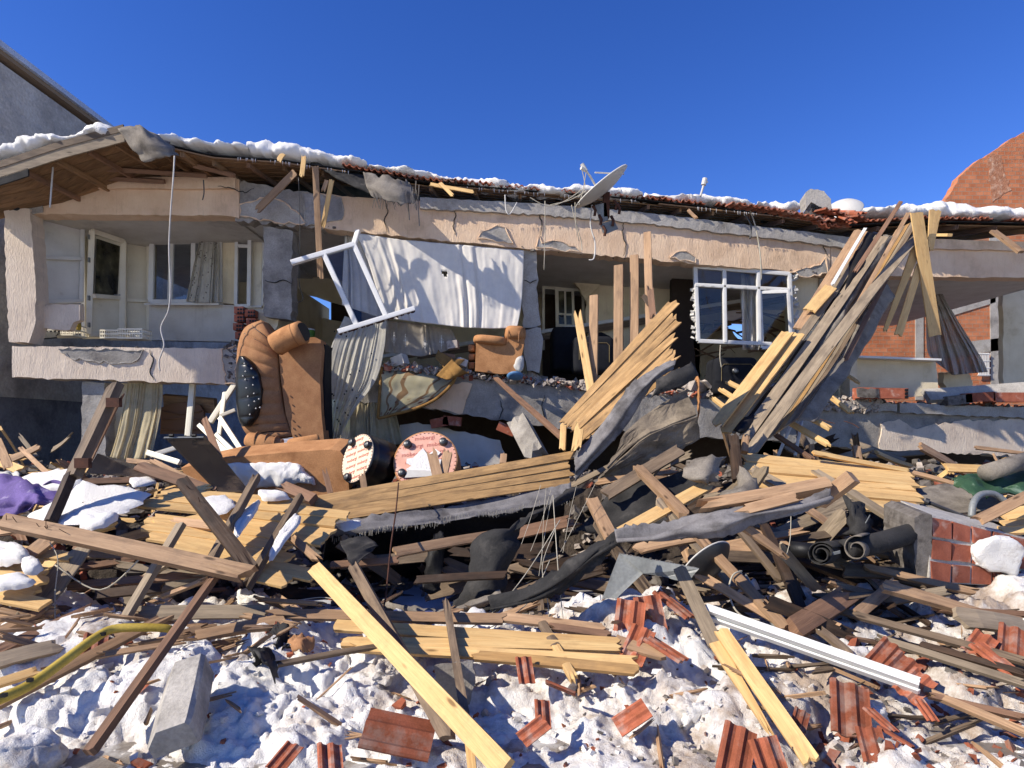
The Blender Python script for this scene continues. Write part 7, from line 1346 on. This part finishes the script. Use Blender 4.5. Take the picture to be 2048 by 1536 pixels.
for k, (n, x0, x1, y0, y1, m) in enumerate(((35, -60, 560, 4.7, 6.2, 'wood_mid'), (30, -60, 560, 4.6, 6.5, 'wood_red'), (60, -60, 480, 7, 9.5, 'wood_new'), (60, 560, 1200, 4.6, 8, 'wood_old'), (25, 560, 1250, 4.6, 5.4, 'wood_mid'), (70, 1180, 1800, 4.6, 7, 'wood_old'), (25, 1200, 1800, 4.6, 6.5, 'wood_mid'), (120, 1180, 2100, 4.6, 6.8, 'wood_dark'), (40, 1800, 2100, 6.5, 9.5, 'wood_new'), (60, 1300, 2100, 4.8, 6.5, 'wood_gray'))):
    sticks('splinters', n, on_heap(x0, x1, y0, y1, .25), (.15, .75), (.02, .085), M[m], 60+k)
sticks('splinters', 60, lambda r: P(r.uniform(1400, 1560), r.uniform(600, 770), r.uniform(14.8, 15.9)), (.3, 1.1), (.04, .12), M['wood_mid'], 90)
def on_snow(x0, x1, y0, y1, dz=.01):
    def f(r):
        y = r.uniform(y0, y1); x = (r.uniform(x0, x1)-CX)/FPX*y; return V((x, y, float(snowz(np.array([x]), np.array([y]))[0])+dz*r.random()))
    return f
scatter('tile_crumbs', 100, on_snow(1000, 2110, 2.9, 4.9), (.006, .024), M['tile'], 21, .35); scatter('tile_crumbs', 90, on_snow(1640, 2110, 2.9, 4.2), (.012, .05), M['tile'], 22, .35); scatter('tile_crumbs', 90, on_snow(-50, 1000, 2.9, 4.6), (.008, .03), M['tile'], 23, .35); scatter('snow_crumbs', 400, on_snow(-60, 2110, 2.6, 4.7), (.006, .03), M['snow'], 24, .8); scatter('wet_grit', 260, on_snow(1100, 2110, 2.7, 4.4), (.006, .02), M['rubble_grey'], 25)
sticks('splinters', 70, on_snow(-40, 2100, 3.1, 4.7, .02), (.05, .3), (.006, .025), M['wood_mid'], 92); sticks('splinters', 40, on_snow(1500, 2100, 3.3, 4.7, .04), (.1, .5), (.012, .04), M['wood_old'], 93, (-.3, .35)); sticks('splinters', 40, on_snow(-40, 600, 3.9, 4.7, .06), (.1, .5), (.015, .05), M['wood_mid'], 94, (.5, .4))
# thin wires and strings over the hollow
for pts, m, lb, rr in (([(797, 966, 6.45), (792, 1020, 5.9), (782, 1090, 5.3), (775, 1160, 4.8), (768, 1210, 4.55), (752, 1222, 4.55), (715, 1204, 4.6)], 'rust', 'dark cable hanging from the horizontal panel in an arc over the hollow', .007), ([(560, 1208, 4.6), (640, 1195, 4.7), (705, 1205, 4.6)], 'rope', 'pale string crossing the left end of the hollow', .004), ([(1106, 990, 5.2), (1112, 1080, 4.9), (1118, 1160, 4.6), (1127, 1250, 4.4), (1130, 1300, 4.25)], 'rope', 'pale straight string hanging in front of the drooping felt', .004), ([(1120, 1040, 5.1), (1050, 1150, 4.8), (980, 1230, 4.5), (905, 1275, 4.35), (830, 1305, 4.25)], 'rope', 'pale string running down left over the centre plank stack', .004), ([(1100, 1120, 5.), (1060, 1200, 4.7), (1000, 1245, 4.5), (905, 1290, 4.3), (880, 1320, 4.2)], 'rope', 'second pale string crossing the centre plank stack', .004), ([(1110, 1060, 5.), (1085, 1130, 4.8), (1095, 1200, 4.6), (1100, 1262, 4.4)], 'rope', 'curved thin string in front of the drooping felt', .003), ([(110, 1130, 4.8), (200, 1180, 4.7), (280, 1118, 4.7)], 'rope', 'pale stiff wire in the left hollow', .006), ([(100, 1085, 4.8), (116, 1120, 4.7), (110, 1190, 4.6), (112, 1290, 4.3)], 'rope', 'thin pale wire hanging at the small snowy panel', .004), ([(1582, 1030, 4.8), (1580, 1080, 4.7), (1570, 1120, 4.6)], 'rope', 'thin string hanging from the grey sacking', .003), ([(1740, 1030, 5.3), (1720, 1080, 5.2), (1760, 1120, 5.1)], 'metal', 'thin grey wire by the felt roll', .005)):
    cable(pts, M[m], lb, rr)
wr = MB(); r = random.Random(31)
for k in range(6):
    a, b = r.uniform(1080, 1190), r.uniform(965, 1010); q_ = r.uniform(-70, 10); wr.tube([P(a, b, 5.6), P(a+q_*.5, b+r.uniform(50, 70), 5.3), P(a+q_, b+r.uniform(110, 170), 5.)], .0022, 4, smooth=5)
tag(wr.build('loose_threads', M['rope']), kind='stuff')
# torn black film scraps by the snow edge
for k, (a, b, lb) in enumerate(((520, 1300, 'black torn film scrap left of the centre plank stack'), (560, 1278, 'curled grey black film scrap on the snow edge'), (600, 1290, 'third torn film scrap beside the stack'), (530, 1330, 'flat black film scrap with a hole on the snow'))):
    felt('film_scrap', [[(a-22, b-14, 4.35), (a, b-20, 4.3), (a+18, b-8, 4.35)], [(a-20, b, 4.2), (a+4, b-4, 4.1), (a+26, b+4, 4.2)], [(a-10, b+16, 4.15), (a+6, b+18, 4.1), (a+20, b+14, 4.15)]], M['felt'] if k != 2 else M['suede_dark'], lb, 'plastic film', .09, 6, .02, 6, 6, 40+k)
# nail heads on boards and loose rags close the hollow from the sides
for o in ALL:
    if '_w' in o: del o['_w']
